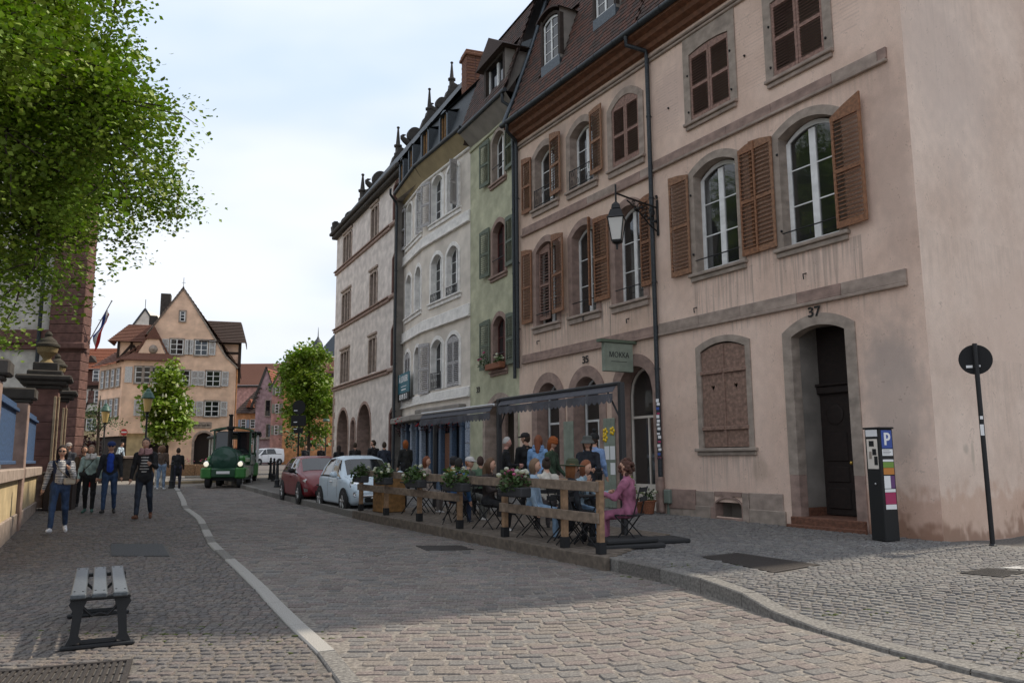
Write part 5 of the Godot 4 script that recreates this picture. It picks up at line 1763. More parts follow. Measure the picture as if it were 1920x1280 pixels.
func bough(b: B, spots: Array, p: Vector3, dir: Vector3, length: float, rad: float, level: int) -> void:
	var pts := [p]
	var rr := [rad]
	var d := dir
	var n := 5 if level == 0 else 4
	for k in n:
		d = (d + Vector3(rng.randfn(), rng.randfn() * .7, rng.randfn()) * .16 + Vector3(0, .05 if level == 0 else -.07, 0)).normalized()
		pts.append(pts[k] + d * length / n); rr.append(rad * (1.0 - .8 * (k + 1) / n))
	b.tube(pts, rr, 7 if level == 0 else (5 if level == 1 else 4), false)
	if level == 2:
		for k in 7:
			var t := rng.randf_range(.15, 1.05)
			var i := mini(int(t * n), n - 1)
			spots.append(pts[i].lerp(pts[i + 1], t * n - i) + Vector3(rng.randfn(), rng.randfn() * .7 - .25, rng.randfn()) * .2)
		return
	var kids := 7 if level == 0 else 6
	for k in kids:
		var t := rng.randf_range(.3, 1.0) if level == 0 else rng.randf_range(.1, 1.0)
		var i := mini(int(t * n), n - 1)
		var q: Vector3 = pts[i].lerp(pts[i + 1], t * n - i)
		var side := Vector3(rng.randfn(), rng.randfn() * .6, rng.randfn()).normalized()
		bough(b, spots, q, (d * .75 + side * .85).normalized(), length * (.48 if level == 0 else .5) * rng.randf_range(.8, 1.2), rad * .38, level + 1)
func big_tree() -> void:
	var at := Vector3(-11.9, hl(13) + .0, -13.2)
	var t := thing("lime_tree", "large leafy tree in fresh green reaching in from the left above the fence", "tree", at)
	rng.seed = 202
	var tr := B.new()
	tr.tube([Vector3(0, -.1, 0), Vector3(.05, 1.5, 0), Vector3(0, 3.2, .05), Vector3(.1, 5.5, 0), Vector3(0, 8.5, 0), Vector3(0, 12, 0)], [.42, .34, .3, .25, .17, .05], 12)
	put(tr, "trunk", "bark", t)
	var b := B.new()
	var spots := []
	var n := 24
	for k in n:
		var an := TAU * k * .381966
		var e := .02 + 1.05 * k / n
		var dir := Vector3(cos(an) * cos(e), sin(e), sin(an) * cos(e))
		var y0 := 6.6 + 5.0 * k / n
		bough(b, spots, Vector3(0, y0, 0), dir, 4.2 - 1.0 * absf(float(k) / n - .35), .13, 0)
	for q in [[.1, .08, 6.5], [-.3, .12, 7.2], [.4, .06, 7.7], [-.5, .05, 8.4], [.0, .1, 9.0], [.6, .08, 7.0], [.2, .15, 9.7], [-.15, .1, 7.4], [.35, .2, 10.6], [-.1, .3, 10.2]]:   # boughs towards the street
		bough(b, spots, Vector3(0, q[2], 0), Vector3(cos(q[0]), q[1], sin(q[0])).normalized(), 4.4, .14, 0)
	put(b, "branches", "bark", t)
	foliage(t, spots, 34, .32, .08, "leaf", 300)
	var t2 := copy(t, Vector3(-21.0, .2, -20.5), 2.1, "second leafy tree standing behind the fence beyond the first")
	t2.scale = Vector3.ONE * 1.15
func small_tree(label: String, at: Vector3, r: Vector3, cy: float, n: int, rad: float, leaf: float, m: String, cone: float, seed_: int, per := 16) -> Node3D:
	var t := thing("street_tree", label, "tree", at)
	rng.seed = seed_
	var tr := B.new()
	tr.tube([Vector3(0, -.2, 0), Vector3(.03, cy * .5, 0), Vector3(0, cy, .03), Vector3(0, cy + r.y * .7, 0)], [.13, .1, .07, .02], 8)
	put(tr, "trunk", "bark", t)
	var spots := []
	var b := B.new()
	var lumps := int(n / 22.0)
	for k in lumps:
		var u := Vector3(rng.randfn(), rng.randfn(), rng.randfn()).normalized() * pow(rng.randf(), .33)
		var wdt := 1.0 - cone * (u.y * .5 + .5)
		var c := Vector3(u.x * r.x * wdt, u.y * r.y + cy, u.z * r.z * wdt)
		b.tube([Vector3(0, maxf(cy - r.y * .8, c.y - .8), 0), c * Vector3(.5, 1, .5) + Vector3(0, -.1, 0), c], [.04, .025, .01], 4, false)
		for q in 22: spots.append(c + Vector3(rng.randfn(), rng.randfn() * .75, rng.randfn()) * r.x * .2)
	put(b, "branches", "bark", t)
	foliage(t, spots, per, rad, leaf, m, seed_ + 7)
	return t

# ---------------------------------------------------------------- left side: fence, gate piers, town building
func build_left() -> void:
	var at := Vector3(-11.27, 0, -18.82)
	var turn := deg_to_rad(90.0 + 27.0)            # local x runs away along the fence, z to the street
	var fl := thing("garden_wall", "low cream wall with stone coping, brown piers and blue railing panels", "wall", at, turn)
	# in this frame x is away from the camera, the street side is +z
	var g := .1
	for seg in [[-9.0, -2.75], [-2.25, 2.8]]:
		var b := B.new()
		b.box(Vector3(seg[0], 0, -.3), Vector3(seg[1], 1.1 + g, .02))
		put(b, "wall", "plaster_cream", fl)
		var c := B.new()
		c.cbox(Vector3(seg[0], 1.1 + g, -.4), Vector3(seg[1], 1.32 + g, .12), .02)
		put(c, "coping", "stone_trim", fl)
		var bs := B.new()
		bs.cbox(Vector3(seg[0], 0, -.1), Vector3(seg[1], .42 + g, .06), .015)
		put(bs, "wall_base", "stone_trim", fl)
		var x: float = seg[0] + .05
		while x < seg[1] - .1:
			var p := B.new()
			p.box(Vector3(x, 1.42 + g, -.13), Vector3(x + .17, 2.62 + g, -.1))
			put(p, "blue_slat", "blue_gate", fl)
			x += .175
		var r := B.new()
		for y in [1.4, 2.45]: r.cbox(Vector3(seg[0], y + g, -.1), Vector3(seg[1], y + .07 + g, -.04), .01)
		put(r, "rail", "blue_gate", fl)
	for x in [-2.5, -7.8]:
		var p := B.new()
		p.cbox(Vector3(x - .2, 0, -.3), Vector3(x + .2, 2.75, .1), .015)
		put(p, "pier", "stone_redlight", fl)
		var c := B.new()
		c.cbox(Vector3(x - .24, 2.75, -.34), Vector3(x + .24, 2.82, .14), .02); c.cbox(Vector3(x - .32, 2.82, -.42), Vector3(x + .32, 3.05, .22), .03)
		put(c, "pier_cap", "stone_dark", fl)
	for q in [[3.3, "larger sandstone gate pier with fluted urn nearer the bench"], [8.6, "farther sandstone gate pier with fluted urn"]]:
		var t := thing("gate_pier", q[1], "gate pier", at + Basis(Vector3.UP, turn) * Vector3(q[0], hl(22) - .1, 0), turn, "urn topped gate piers")
		for k in 7:
			var s := B.new()
			s.cbox(Vector3(-.36, .15 + k * .45, -.36), Vector3(.36, .596 + k * .45, .36), .012)
			put(s, "pier_block", "stone_red" if k > 1 else "stone_redlight", t)
		var st := B.new()
		st.cbox(Vector3(-.36, .9, .36), Vector3(-.28, 3.1, .4), .01); st.cbox(Vector3(-.4, .9, .26), Vector3(-.36, 3.1, .33), .01)
		put(st, "pilaster_strip", "stone_cream", t)
		var c := B.new()
		c.cbox(Vector3(-.42, 3.3, -.42), Vector3(.42, 3.4, .42), .03); c.cbox(Vector3(-.55, 3.4, -.55), Vector3(.55, 3.52, .55), .03); c.cbox(Vector3(-.66, 3.52, -.66), Vector3(.66, 3.66, .66), .04)
		c.cbox(Vector3(-.42, 3.66, -.42), Vector3(.42, 3.8, .42), .03); c.cbox(Vector3(-.3, 3.8, -.3), Vector3(.3, 4.02, .3), .02)
		put(c, "pier_cap", "stone_dark", t)
		var u := B.new()
		u.lathe([[.2, 4.02], [.16, 4.06], [.1, 4.14], [.13, 4.2], [.24, 4.32], [.27, 4.46]], 40, Vector3.ZERO, 1, 1, .06)
		put(u, "urn", "urn", t)
		var l := B.new()
		l.lathe([[.27, 4.46], [.3, 4.48], [.3, 4.54], [.24, 4.58], [.2, 4.66], [.13, 4.72], [.08, 4.76], [.1, 4.82], [.05, 4.9], [0, 4.92]], 20)
		put(l, "urn_lid", "urn_dark", t)
	var lp := thing("blue_gate", "blue slatted gate leaf standing behind the farther gate pier", "gate", at + Basis(Vector3.UP, turn) * Vector3(9.2, hl(22) - .1, 0), turn)
	for k in 8:
		var b := B.new()
		b.box(Vector3(k * .2, .2, .05), Vector3(k * .2 + .18, 3.0, .09))
		put(b, "gate_slat", "blue_gate", lp)
	# slim post in front, with stickers
	var sp := thing("slim_post", "slim dark grey post with stickers in front of the cream wall", "post", Vector3(-10.35, hl(17), -17.0))
	var b := B.new()
	b.tube([Vector3(0, 0, 0), Vector3(0, 2.3, 0)], .055, 10); b.ball(Vector3(0, 2.3, 0), Vector3(.055, .08, .055))
	put(b, "post", mat("post_grey", lin(.05, .05, .055), .6), sp)
	for k in 5:
		var s := B.new()
		s.box(Vector3(-.02, .95 + k * .2, .05), Vector3(.035, 1.04 + k * .2 + .03 * (k % 2), .058))
		put(s, "sticker", "sign_white", sp)
	var bn := thing("litter_bin", "dark brown square litter bin behind the woman in the striped top", "bin", Vector3(-12.05, hl(21.5), -21.6), deg_to_rad(20))
	b = B.new()
	b.cbox(Vector3(-.34, 0, -.34), Vector3(.34, .92, .34), .02)
	put(b, "bin_body", mat("bin_brown", lin(.035, .02, .017), .7, M.mottle, null, 2), bn)
	b = B.new()
	b.cbox(Vector3(-.39, .92, -.39), Vector3(.39, 1.0, .39), .02)
	put(b, "bin_rim", "stone_dark", bn)
	# town building beyond the fence
	var tb := building("sandstone_town_building", "white rendered building with dark red sandstone quoins behind the gate piers", Vector3(-18.5, 0, -34.0), deg_to_rad(4))
	b = B.new()
	b.box(Vector3(-26, -.2, -.9), Vector3(-1.42, 17, -.12)); b.box(Vector3(-26, -.2, -14), Vector3(-9, 16.9, -.9))
	put(b, "wall", "plaster_pale", tb)
	for k in 40:
		var y := .2 + k * .4
		var q := B.new()
		q.cbox(Vector3(-1.42, y, -.8), Vector3(0, y + .385, 0), .02)
		put(q, "quoin_block", "stone_red", tb)
	b = B.new()
	b.box(Vector3(-1.4, 0, -.78), Vector3(-.03, 16.3, -.03))
	put(b, "quoin_core", "stone_dark", tb)
	b = B.new()
	b.cbox(Vector3(-26, 6.3, -.15), Vector3(-1.3, 6.55, .02), .03); b.cbox(Vector3(-26, 6.55, -.15), Vector3(-1.3, 6.75, .1), .03); b.cbox(Vector3(-26, 6.75, -.15), Vector3(-1.3, 7.15, .04), .02); b.cbox(Vector3(-1.45, 6.3, -.3), Vector3(.16, 6.6, .16), .05)
	put(b, "string_course", "stone_red", tb)
	b = B.new()
	b.tube([Vector3(-1.75, .3, .1), Vector3(-1.75, 16, .1)], .08, 8)
	put(b, "downpipe", "gutter", tb)
	b = B.new()
	b.box(Vector3(-26, 17, -1.2), Vector3(.3, 17.3, .5))
	put(b, "eaves", "stone_dark", tb)
	var fg := thing("flag", "drooping blue white and red flag on a slanting pole by the sandstone quoins", "flag", Vector3(-18.5, 6.75, -34.6))
	b = B.new()
	b.tube([Vector3(-.15, -.3, 0), Vector3(.85, 1.75, 0)], .022, 6); b.ball(Vector3(.86, 1.78, 0), Vector3(.04, .04, .04))
	put(b, "flagpole", "steel", fg)
	var cols := ["sign_blue", "sign_white", "sign_red"]
	for c in 3:
		b = B.new()
		for k in 8:
			var q := []
			for w in [[0, 0], [1, 0], [1, 1], [0, 1]]:
				var s: float = (k + w[0]) / 8.0
				var o := Vector3(lerpf(.68, .12, s), lerpf(1.38, .22, s), 0)
				var e: float = (c + w[1]) / 3.0
				q.append(o + Vector3(.06 + .1 * e * sin(s * 2.6), -1.0 * e * (.18 + .5 * s), .12 * sin(s * 7 + e * 5)))
			b.quad(q[0], q[1], q[2], q[3]); b.quad(q[3] + Vector3(0, 0, .004), q[2] + Vector3(0, 0, .004), q[1] + Vector3(0, 0, .004), q[0] + Vector3(0, 0, .004))
		put(b, "flag_stripe", cols[c], fg)

# ---------------------------------------------------------------- houses at the end of the street
func far_window(t: Node3D, x: float, y: float, w: float, h: float, z: float, sh := "", shw := .6, frame := "white_paint", cols := 2, sur := "stone_grey") -> void:
	var b := B.new()
	for k in cols + 1: b.box(Vector3(x + w * k / cols - .035, y, z), Vector3(x + w * k / cols + .035, y + h, z + .05))
	for k in 4: b.box(Vector3(x, y + h * k / 3 - .025, z), Vector3(x + w, y + h * k / 3 + .025, z + .045))
	var o := put(b, "window", frame, t)
	for k in cols:
		for r in 3:
			var p := B.new()
			p.box(Vector3(x + w * k / cols + .035, y + h * r / 3 + .025, z + .01), Vector3(x + w * (k + 1) / cols - .035, y + h * (r + 1) / 3 - .025, z + .02))
			put(p, "pane", "glass_dark", o)
	if sur:
		var s := B.new()
		s.box(Vector3(x - .12, y - .12, z - .02), Vector3(x + w + .12, y - .02, z + .12)); s.box(Vector3(x - .12, y + h + .02, z - .02), Vector3(x + w + .12, y + h + .1, z + .08)); s.box(Vector3(x - .12, y, z - .02), Vector3(x - .04, y + h, z + .08)); s.box(Vector3(x + w + .04, y, z - .02), Vector3(x + w + .12, y + h, z + .08))
		put(s, "window_surround", sur, o)
	if sh:
		for s in [-1.0, 1.0]:
			var a: float = x - .12 - shw if s < 0 else x + w + .12
			var p := B.new()
			p.box(Vector3(a, y, z + .02), Vector3(a + .09, y + h, z + .1)); p.box(Vector3(a + shw - .09, y, z + .02), Vector3(a + shw, y + h, z + .1))
			for q in 3: p.box(Vector3(a + .09, y + (h - .09) * q / 2, z + .022), Vector3(a + shw - .09, y + (h - .09) * q / 2 + .09, z + .098))
			var n := 7
			for q in 2 * n: p.box(Vector3(a + .09, y + .1 + (h - .12) * q / (2 * n), z + .03), Vector3(a + shw - .09, y + .1 + (h - .12) * (q + .6) / (2 * n), z + .08))
			put(p, "shutter", sh, t)
func course_roof(parent: Node3D, a: Vector3, b_: Vector3, c: Vector3, d: Vector3, m: String, called := "roof", n := 14) -> void:
	# a roof slope of overlapping courses: a-b along the eave, d-c along the ridge
	var o := put(B.new(), called, m, parent)
	var b := B.new()
	var nn := (b_ - a).cross(d - a).normalized()
	for k in n:
		var t0 := float(k) / n
		var t1 := float(k + 1) / n
		b.quad(a.lerp(d, t0) + nn * .05, b_.lerp(c, t0) + nn * .05, b_.lerp(c, t1), a.lerp(d, t1))
		b.quad(a.lerp(d, t0), b_.lerp(c, t0), b_.lerp(c, t0) + nn * .05, a.lerp(d, t0) + nn * .05)
	o.mesh = b.mesh()
func beam(b: B, p: Vector2, q: Vector2, z: float, w := .18) -> void:
	var d := (q - p).normalized()
	var s := Vector2(-d.y, d.x) * w / 2
	b.ext(PackedVector2Array([p - s, q - s, q + s, p + s]), z, z + .05)
func build_yellow() -> void:
	var t := building("apricot_gabled_house", "apricot gabled house with white shutters at the end of the street", Vector3(-29.48, 0, -60.42), deg_to_rad(18))
	var b := B.new()
	b.ext(PackedVector2Array([Vector2(3.4, .3), Vector2(5.18, .3), Vector2(5.18, 3.0), Vector2(5.4, 3.5), Vector2(5.87, 3.75), Vector2(6.34, 3.5), Vector2(6.56, 3.0), Vector2(6.56, .3), Vector2(8.0, .3), Vector2(8.0, 8.9), Vector2(7.2, 9.6), Vector2(5.6, 12.1), Vector2(3.84, 14.84), Vector2(1.5, 11.3), Vector2(.9, 9.3), Vector2(3.4, 9.2)]), -.4, 0)
	put(b, "wall", "plaster_yellow", t)
	b = B.new()
	b.box(Vector3(.3, .3, -9), Vector3(7.9, 8.8, -.41))
	b.quad(Vector3(5.1, .3, -.39), Vector3(6.6, .3, -.39), Vector3(6.6, 3.8, -.39), Vector3(5.1, 3.8, -.39))
	put(b, "body", "door_wood", t)
	b = B.new()                                                     # projecting bay on the left
	b.ext(PackedVector2Array([Vector2(0, 3.6), Vector2(3.55, 3.6), Vector2(3.55, 9.2), Vector2(0, 9.2)]), -.4, .5)
	b.ext(PackedVector2Array([Vector2(.7, 9.3), Vector2(3.0, 9.3), Vector2(2.3, 10.8), Vector2(1.5, 10.8)]), -.3, .3)
	put(b, "bay", "plaster_yellow", t)
	b = B.new()
	b.ext(PackedVector2Array([Vector2(.3, .3), Vector2(1.9, .3), Vector2(1.9, 2.6), Vector2(2.3, 3.3), Vector2(3.0, 3.3), Vector2(3.45, 2.6), Vector2(3.45, 3.6), Vector2(.3, 3.6)]), -.4, .2)
	put(b, "bay_base", "plaster_cream", t)
	b = B.new()
	b.quad(Vector3(-.25, 9.15, .8), Vector3(3.9, 9.1, .8), Vector3(3.0, 9.75, .25), Vector3(.6, 9.75, .25))
	b.quad(Vector3(-.25, 9.15, .8), Vector3(.6, 9.75, .25), Vector3(.6, 9.75, -.4), Vector3(-.25, 9.15, -.4))
	b.quad(Vector3(3.9, 9.1, .8), Vector3(3.9, 9.1, -.1), Vector3(3.0, 9.75, -.1), Vector3(3.0, 9.75, .25))
	b.box(Vector3(-.25, 9.08, -.3), Vector3(3.9, 9.15, .8))
	b.ext(PackedVector2Array([Vector2(1.35, 10.8), Vector2(2.5, 10.8), Vector2(1.95, 11.8)]), -1.0, .42)
	beam(b, Vector2(.55, 9.4), Vector2(1.45, 10.9), .28, .14); beam(b, Vector2(3.15, 9.4), Vector2(2.35, 10.9), .28, .14)
	put(b, "bay_roof", "tile_brown", t)
	b = B.new()
	b.ball(Vector3(1.95, 10.0, .32), Vector3(.32, .36, .06), 12, 6); b.ball(Vector3(1.95, 10.05, .36), Vector3(.16, .16, .06), 8, 5)
	put(b, "carved_crest", "stone_grey", t)
	# left front, turned away
	var L := Node3D.new()
	L.name = "left_front"; t.add_child(L)
	L.position = Vector3(-2.3, 0, -3.7); L.rotation.y = -atan2(4.2, 2.3)
	b = B.new()
	b.box(Vector3(0, 3.4, -3), Vector3(4.75, 9.0, 0))
	put(b, "wall", "plaster_yellow", L)
	b = B.new()
	b.box(Vector3(0, .3, -3), Vector3(4.75, 3.4, -.3))
	put(b, "wall_base", "timber", L)
	for y in [4.9, 7.2]:
		for k in 4: far_window(L, .5 + k * 1.05, y, .6, 1.3, .01, "", .3, "white_paint", 1)
	course_roof(L, Vector3(-.4, 8.95, .5), Vector3(5.0, 8.95, .5), Vector3(4.4, 11.3, -2.4), Vector3(.6, 11.3, -2.4), "tile_brown")
	# windows
	for x in [3.14, 4.92]: far_window(t, x, 9.72, .9, 1.15, .01, "white_shutter", .48)
	for x in [3.62, 5.85]: far_window(t, x, 7.3, 1.0, 1.15, .01, "white_shutter", .52)
	for x in [3.5, 5.85]: far_window(t, x, 4.95, 1.0, 1.15, .01, "white_shutter", .52)
	for x in [.85, 1.4, 1.95]: far_window(t, x, 7.4, .5, 1.2, .51, "", .4, "white_paint", 1)
	far_window(t, 1.5, 4.9, .95, 1.2, .51, "white_shutter", .5)
	for a in [[.12, .62], [2.6, 3.1]]:
		b = B.new()
		b.box(Vector3(a[0], 7.4, .51), Vector3(a[1], 8.6, .57))
		put(b, "shutter", "white_shutter", t)
	far_window(t, 3.73, 12.35, .32, .75, .01, "", .3, "white_paint", 1)
	# door arch and painted sign
	b = B.new()
	ring(b, 5.87, 1.36, .4, 3.0, .68, .16, -.3, .05, true)
	put(b, "door_arch", "stone_trim", t)
	b = B.new()
	b.cbox(Vector3(4.2, 4.0, 0), Vector3(6.4, 4.5, .06), .02)
	put(b, "sign_panel", "stone_trim", t)
	b = B.new()
	b.box(Vector3(4.3, 4.08, .06), Vector3(6.3, 4.42, .07))
	put(b, "sign_ground", "stone_grey", t)
	b = B.new()
	rng.seed = 77
	for k in 17: b.box(Vector3(4.4 + k * .11, 4.18, .071), Vector3(4.4 + k * .11 + rng.randf_range(.03, .09), 4.18 + rng.randf_range(.08, .16), .08))
	put(b, "worn_lettering", "stone_dark", t)
	# roofs
	course_roof(t, Vector3(8.3, 8.7, .25), Vector3(8.3, 8.7, -9), Vector3(3.84, 15.0, -9), Vector3(3.84, 15.0, .2), "tile_brown", "roof", 22)
	course_roof(t, Vector3(1.3, 11.0, -9), Vector3(1.3, 11.0, .2), Vector3(3.84, 15.0, .2), Vector3(3.84, 15.0, -9), "tile_brown", "roof", 18)
	b = B.new()
	for q in [[8.15, 8.75, 7.2, 9.65], [7.2, 9.65, 5.6, 12.2], [5.6, 12.2, 3.84, 14.95], [3.84, 14.95, 1.4, 11.2]]: beam(b, Vector2(q[0], q[1]), Vector2(q[2], q[3]), .02, .14)
	put(b, "verge_board", "stone_grey", t)
	b = B.new()
	b.tube([Vector3(3.84, 14.9, 0), Vector3(3.84, 15.8, 0)], .02, 5); b.tube([Vector3(3.7, 15.4, 0), Vector3(3.98, 15.4, 0)], .015, 5); b.ball(Vector3(3.84, 15.0, 0), Vector3(.08, .1, .08))
	put(b, "weathervane", "iron", t)
	b = B.new()
	b.cbox(Vector3(2.0, 12.6, -3), Vector3(2.75, 14.9, -2.2), .03); b.cbox(Vector3(1.2, 12, -3.2), Vector3(1.8, 13.1, -2.5), .03)
	put(b, "chimney", "stone_dark", t)
	# half timbered wing on the right with its own roof
	b = B.new()
	b.box(Vector3(6.3, 8.6, -3.5), Vector3(8.3, 10.9, -.5))
	put(b, "timbered_wall", "plaster_yellow", t)
	b = B.new()
	for q in [[6.4, 10.8, 8.3, 10.8], [6.6, 10.0, 8.3, 10.0], [7.3, 9.1, 8.3, 9.1], [8.22, 8.6, 8.22, 10.9], [6.9, 10.7, 7.2, 9.9], [7.2, 9.9, 7.9, 9.1]]: beam(b, Vector2(q[0], q[1]), Vector2(q[2], q[3]), -.5)
	b.box(Vector3(8.12, 7.6, -.6), Vector3(8.35, 10.9, -.4))
	put(b, "timber_beams", "timber", t)
	course_roof(t, Vector3(5.2, 10.75, .15), Vector3(8.7, 10.75, .15), Vector3(8.2, 12.75, -1.8), Vector3(5.0, 12.75, -1.8), "tile_dark", "wing_roof", 14)
	course_roof(t, Vector3(8.7, 10.75, .15), Vector3(8.7, 10.75, -3.8), Vector3(8.2, 12.75, -1.8), Vector3(8.2, 12.75, -1.8), "tile_dark", "wing_roof", 14)
	# hipped loggia on the left behind the bay
	b = B.new()
	b.box(Vector3(-.7, 8.8, -3.0), Vector3(1.3, 10.8, -.6))
	put(b, "loggia_wall", "plaster_yellow", t)
	b = B.new()
	for q in [[-.6, 10.7, 1.3, 10.7], [-.6, 9.0, -.6, 10.8], [.3, 9.0, .3, 10.8], [-.6, 9.2, .3, 10.4], [1.1, 9.2, .4, 10.4]]: beam(b, Vector2(q[0], q[1]), Vector2(q[2], q[3]), -.6)
	put(b, "timber_beams", "timber", t)
	course_roof(t, Vector3(-1.3, 10.6, -.1), Vector3(1.9, 10.6, -.1), Vector3(1.9, 12.2, -1.8), Vector3(-.1, 12.2, -1.8), "tile_brown", "loggia_roof", 12)
	course_roof(t, Vector3(-1.3, 10.6, -3.4), Vector3(-1.3, 10.6, -.1), Vector3(-.1, 12.2, -1.8), Vector3(-.1, 12.2, -1.8), "tile_brown", "loggia_roof", 12)
	b = B.new()
	b.tube([Vector3(8.1, .5, .12), Vector3(8.1, 8.6, .12)], .06, 6)
	put(b, "downpipe", "plaster_orange", t)
	# small grey gable peeping over behind
	var s := building("grey_gable_house", "small grey gable with a dark opening rising behind the apricot house", Vector3(-34.5, 0, -74))
	b = B.new()
	b.ext(PackedVector2Array([Vector2(-1.3, .5), Vector2(1.3, .5), Vector2(1.3, 13.8), Vector2(0, 15.6), Vector2(-1.3, 13.8)]), -5, 0)
	put(b, "wall", "plaster_grey", s)
	b = B.new()
	beam(b, Vector2(-1.45, 13.6), Vector2(0, 15.7), .02, .16); beam(b, Vector2(1.45, 13.6), Vector2(0, 15.7), .02, .16); b.tube([Vector3(0, 15.7, .03), Vector3(0, 16.6, .03)], .03, 5)
	put(b, "verge", "slate", s)
	b = B.new()
	b.box(Vector3(-.4, 13.4, .0), Vector3(.4, 14.0, .03))
	put(b, "opening", "timber", s)
func build_far() -> void:
	# red roofed timber house on the far left
	var t := building("red_roofed_house", "red roofed house with half timbering above a cream ground floor", Vector3(-44.6, 0, -78))
	var b := B.new()
	b.box(Vector3(0, .3, -7), Vector3(7.5, 6.1, 0))
	put(b, "ground_storey", "plaster_cream", t)
	b = B.new()
	b.box(Vector3(0, 6.1, -7), Vector3(7.5, 8.9, .15))
	put(b, "timbered_storey", "plaster_pale", t)
	b = B.new()
	b.box(Vector3(0, 6.05, .1), Vector3(7.5, 6.35, .35)); b.box(Vector3(0, 8.55, .1), Vector3(7.5, 8.9, .4))
	for q in [[0.3, 7.1, 7.5, 7.1], [2.2, 6.3, 2.2, 7.1], [3.0, 6.3, 3.6, 8.6], [4.4, 6.3, 4.4, 7.1], [3.2, 7.7, 4.2, 7.7]]: beam(b, Vector2(q[0], q[1]), Vector2(q[2], q[3]), .15, .12)
	put(b, "timber_beams", "timber", t)
	course_roof(t, Vector3(-.3, 8.85, .6), Vector3(7.8, 8.85, .6), Vector3(7.8, 10.5, .0), Vector3(-.3, 10.5, .0), "tile_red", "lower_roof", 10)
	course_roof(t, Vector3(-.3, 10.45, .5), Vector3(7.8, 10.45, .5), Vector3(7.8, 12.9, -2.6), Vector3(-.3, 12.9, -2.6), "tile_orange", "upper_roof", 14)
	for x in [.75, 3.65]: far_window(t, x + .1, 9.2, 1.1, 1.1, .45, "", .5, "white_paint", 2, "")
	far_window(t, .7, 7.2, 1.2, 1.15, .16, "stone_red", .5, "white_paint", 2, ""); far_window(t, 3.9, 7.2, 1.2, 1.15, .16, "stone_red", .5, "white_paint", 2, "")
	far_window(t, .3, 4.5, 1.2, 1.15, .01, "gutter", .6, "white_paint", 2, ""); far_window(t, 3.2, 4.5, 1.1, 1.15, .01, "gutter", .6, "white_paint", 2, "")
	b = B.new()
	b.ext(PackedVector2Array([Vector2(2.3, 11.2), Vector2(3.6, 11.2), Vector2(2.95, 11.9)]), -2.2, -.3)
	put(b, "dormer", "timber", t)
	digits(t, "Chez", Vector3(2.2, 3.9, .03), .5, "barrel", .03, "lettering")
	b = B.new()
	b.box(Vector3(.2, .5, 0), Vector3(7.3, 3.0, .1))
	put(b, "shopfront", "stone_dark", t)
	# long tiled roof in the middle distance
	t = building("long_roofed_hall", "long hall with a plain red brown tiled roof in the middle distance", Vector3(-47, 0, -130))
	b = B.new()
	b.box(Vector3(0, .8, -8), Vector3(13, 13.6, 0))
	put(b, "wall", "plaster_pink", t)
	b = B.new()
	b.cbox(Vector3(-.2, 13.3, -.2), Vector3(13.2, 13.6, .4), .05)
	put(b, "eaves", "stone_dark", t)
	course_roof(t, Vector3(-.5, 13.6, .5), Vector3(13.5, 13.6, .5), Vector3(13.5, 17.6, -3.6), Vector3(-.5, 17.6, -3.6), "tile_brown", "roof", 20)
	# brown roofed orange house
	t = building("orange_house", "small orange house with a dark brown roof and one dormer", Vector3(-36.2, 0, -105))
	b = B.new()
	b.box(Vector3(0, 1, -6), Vector3(4.2, 7.7, 0))
	put(b, "wall", "plaster_orange", t)
	course_roof(t, Vector3(-.3, 7.6, .4), Vector3(4.4, 7.6, .4), Vector3(3.6, 11.0, -2.4), Vector3(1.9, 11.0, -2.4), "tile_dark", "roof", 14)
	for y in [3.6, 5.7]:
		for x in [.7, 1.9, 3.0]: far_window(t, x, y, .6, 1.1, .01, "blue_pale" if y > 5 else "", .25, "white_paint", 1, "")
	b = B.new()
	b.ext(PackedVector2Array([Vector2(1.3, 8.4), Vector2(2.3, 8.4), Vector2(1.8, 9.5)]), -1.5, .3)
	put(b, "dormer", "tile_orange", t)
	b = B.new()
	b.box(Vector3(0, 2.7, 0), Vector3(4.2, 3.2, .7))
	put(b, "shop_awning", "tile_orange", t)
	# mauve steep gable
	t = building("mauve_gabled_house", "narrow mauve house with a steep gable and shuttered windows", Vector3(-32.3, 0, -100))
	b = B.new()
	b.ext(PackedVector2Array([Vector2(.2, 1), Vector2(2.7, 1), Vector2(2.7, 9.4), Vector2(1.4, 12.9), Vector2(.2, 9.2)]), -6, 0)
	put(b, "wall", "plaster_mauve", t)
	b = B.new()
	beam(b, Vector2(-.35, 8.0), Vector2(1.4, 13.1), .02, .3); beam(b, Vector2(2.75, 9.3), Vector2(1.4, 13.1), .02, .12)
	for k in 5: b.box(Vector3(-.3 + k * .2, 8.2 + k * .55, .0), Vector3(.1 + k * .2, 8.3 + k * .55, .5))
	put(b, "barge_board", "stone_dark", t)
	course_roof(t, Vector3(2.8, 9.2, .1), Vector3(2.8, 9.2, -6), Vector3(1.4, 13.0, -6), Vector3(1.4, 13.0, .1), "tile_orange", "roof", 12)
	for q in [[1.7, 7.0, .5, 1.9], [2.0, 10.2, .3, .8], [1.9, 4.4, .6, 1.5]]: far_window(t, q[0] - .2, q[1], q[2], q[3], .01, "", .2, "stone_dark", 1, "stone_grey")
	b = B.new()
	b.cbox(Vector3(-.1, 4.1, 0), Vector3(2.8, 4.3, .3), .03)
	put(b, "string_course", "stone_grey", t)
	# pink house
	t = building("pink_corner_roof_house", "pink house with pale shutters between the mauve gable and the tree", Vector3(-29.6, 0, -98))
	b = B.new()
	b.ext(PackedVector2Array([Vector2(0, 1), Vector2(2.9, 1), Vector2(2.9, 13.5), Vector2(2.1, 14.2), Vector2(.1, 10.4)]), -6, 0)
	put(b, "wall", "plaster_pink", t)
	b = B.new()
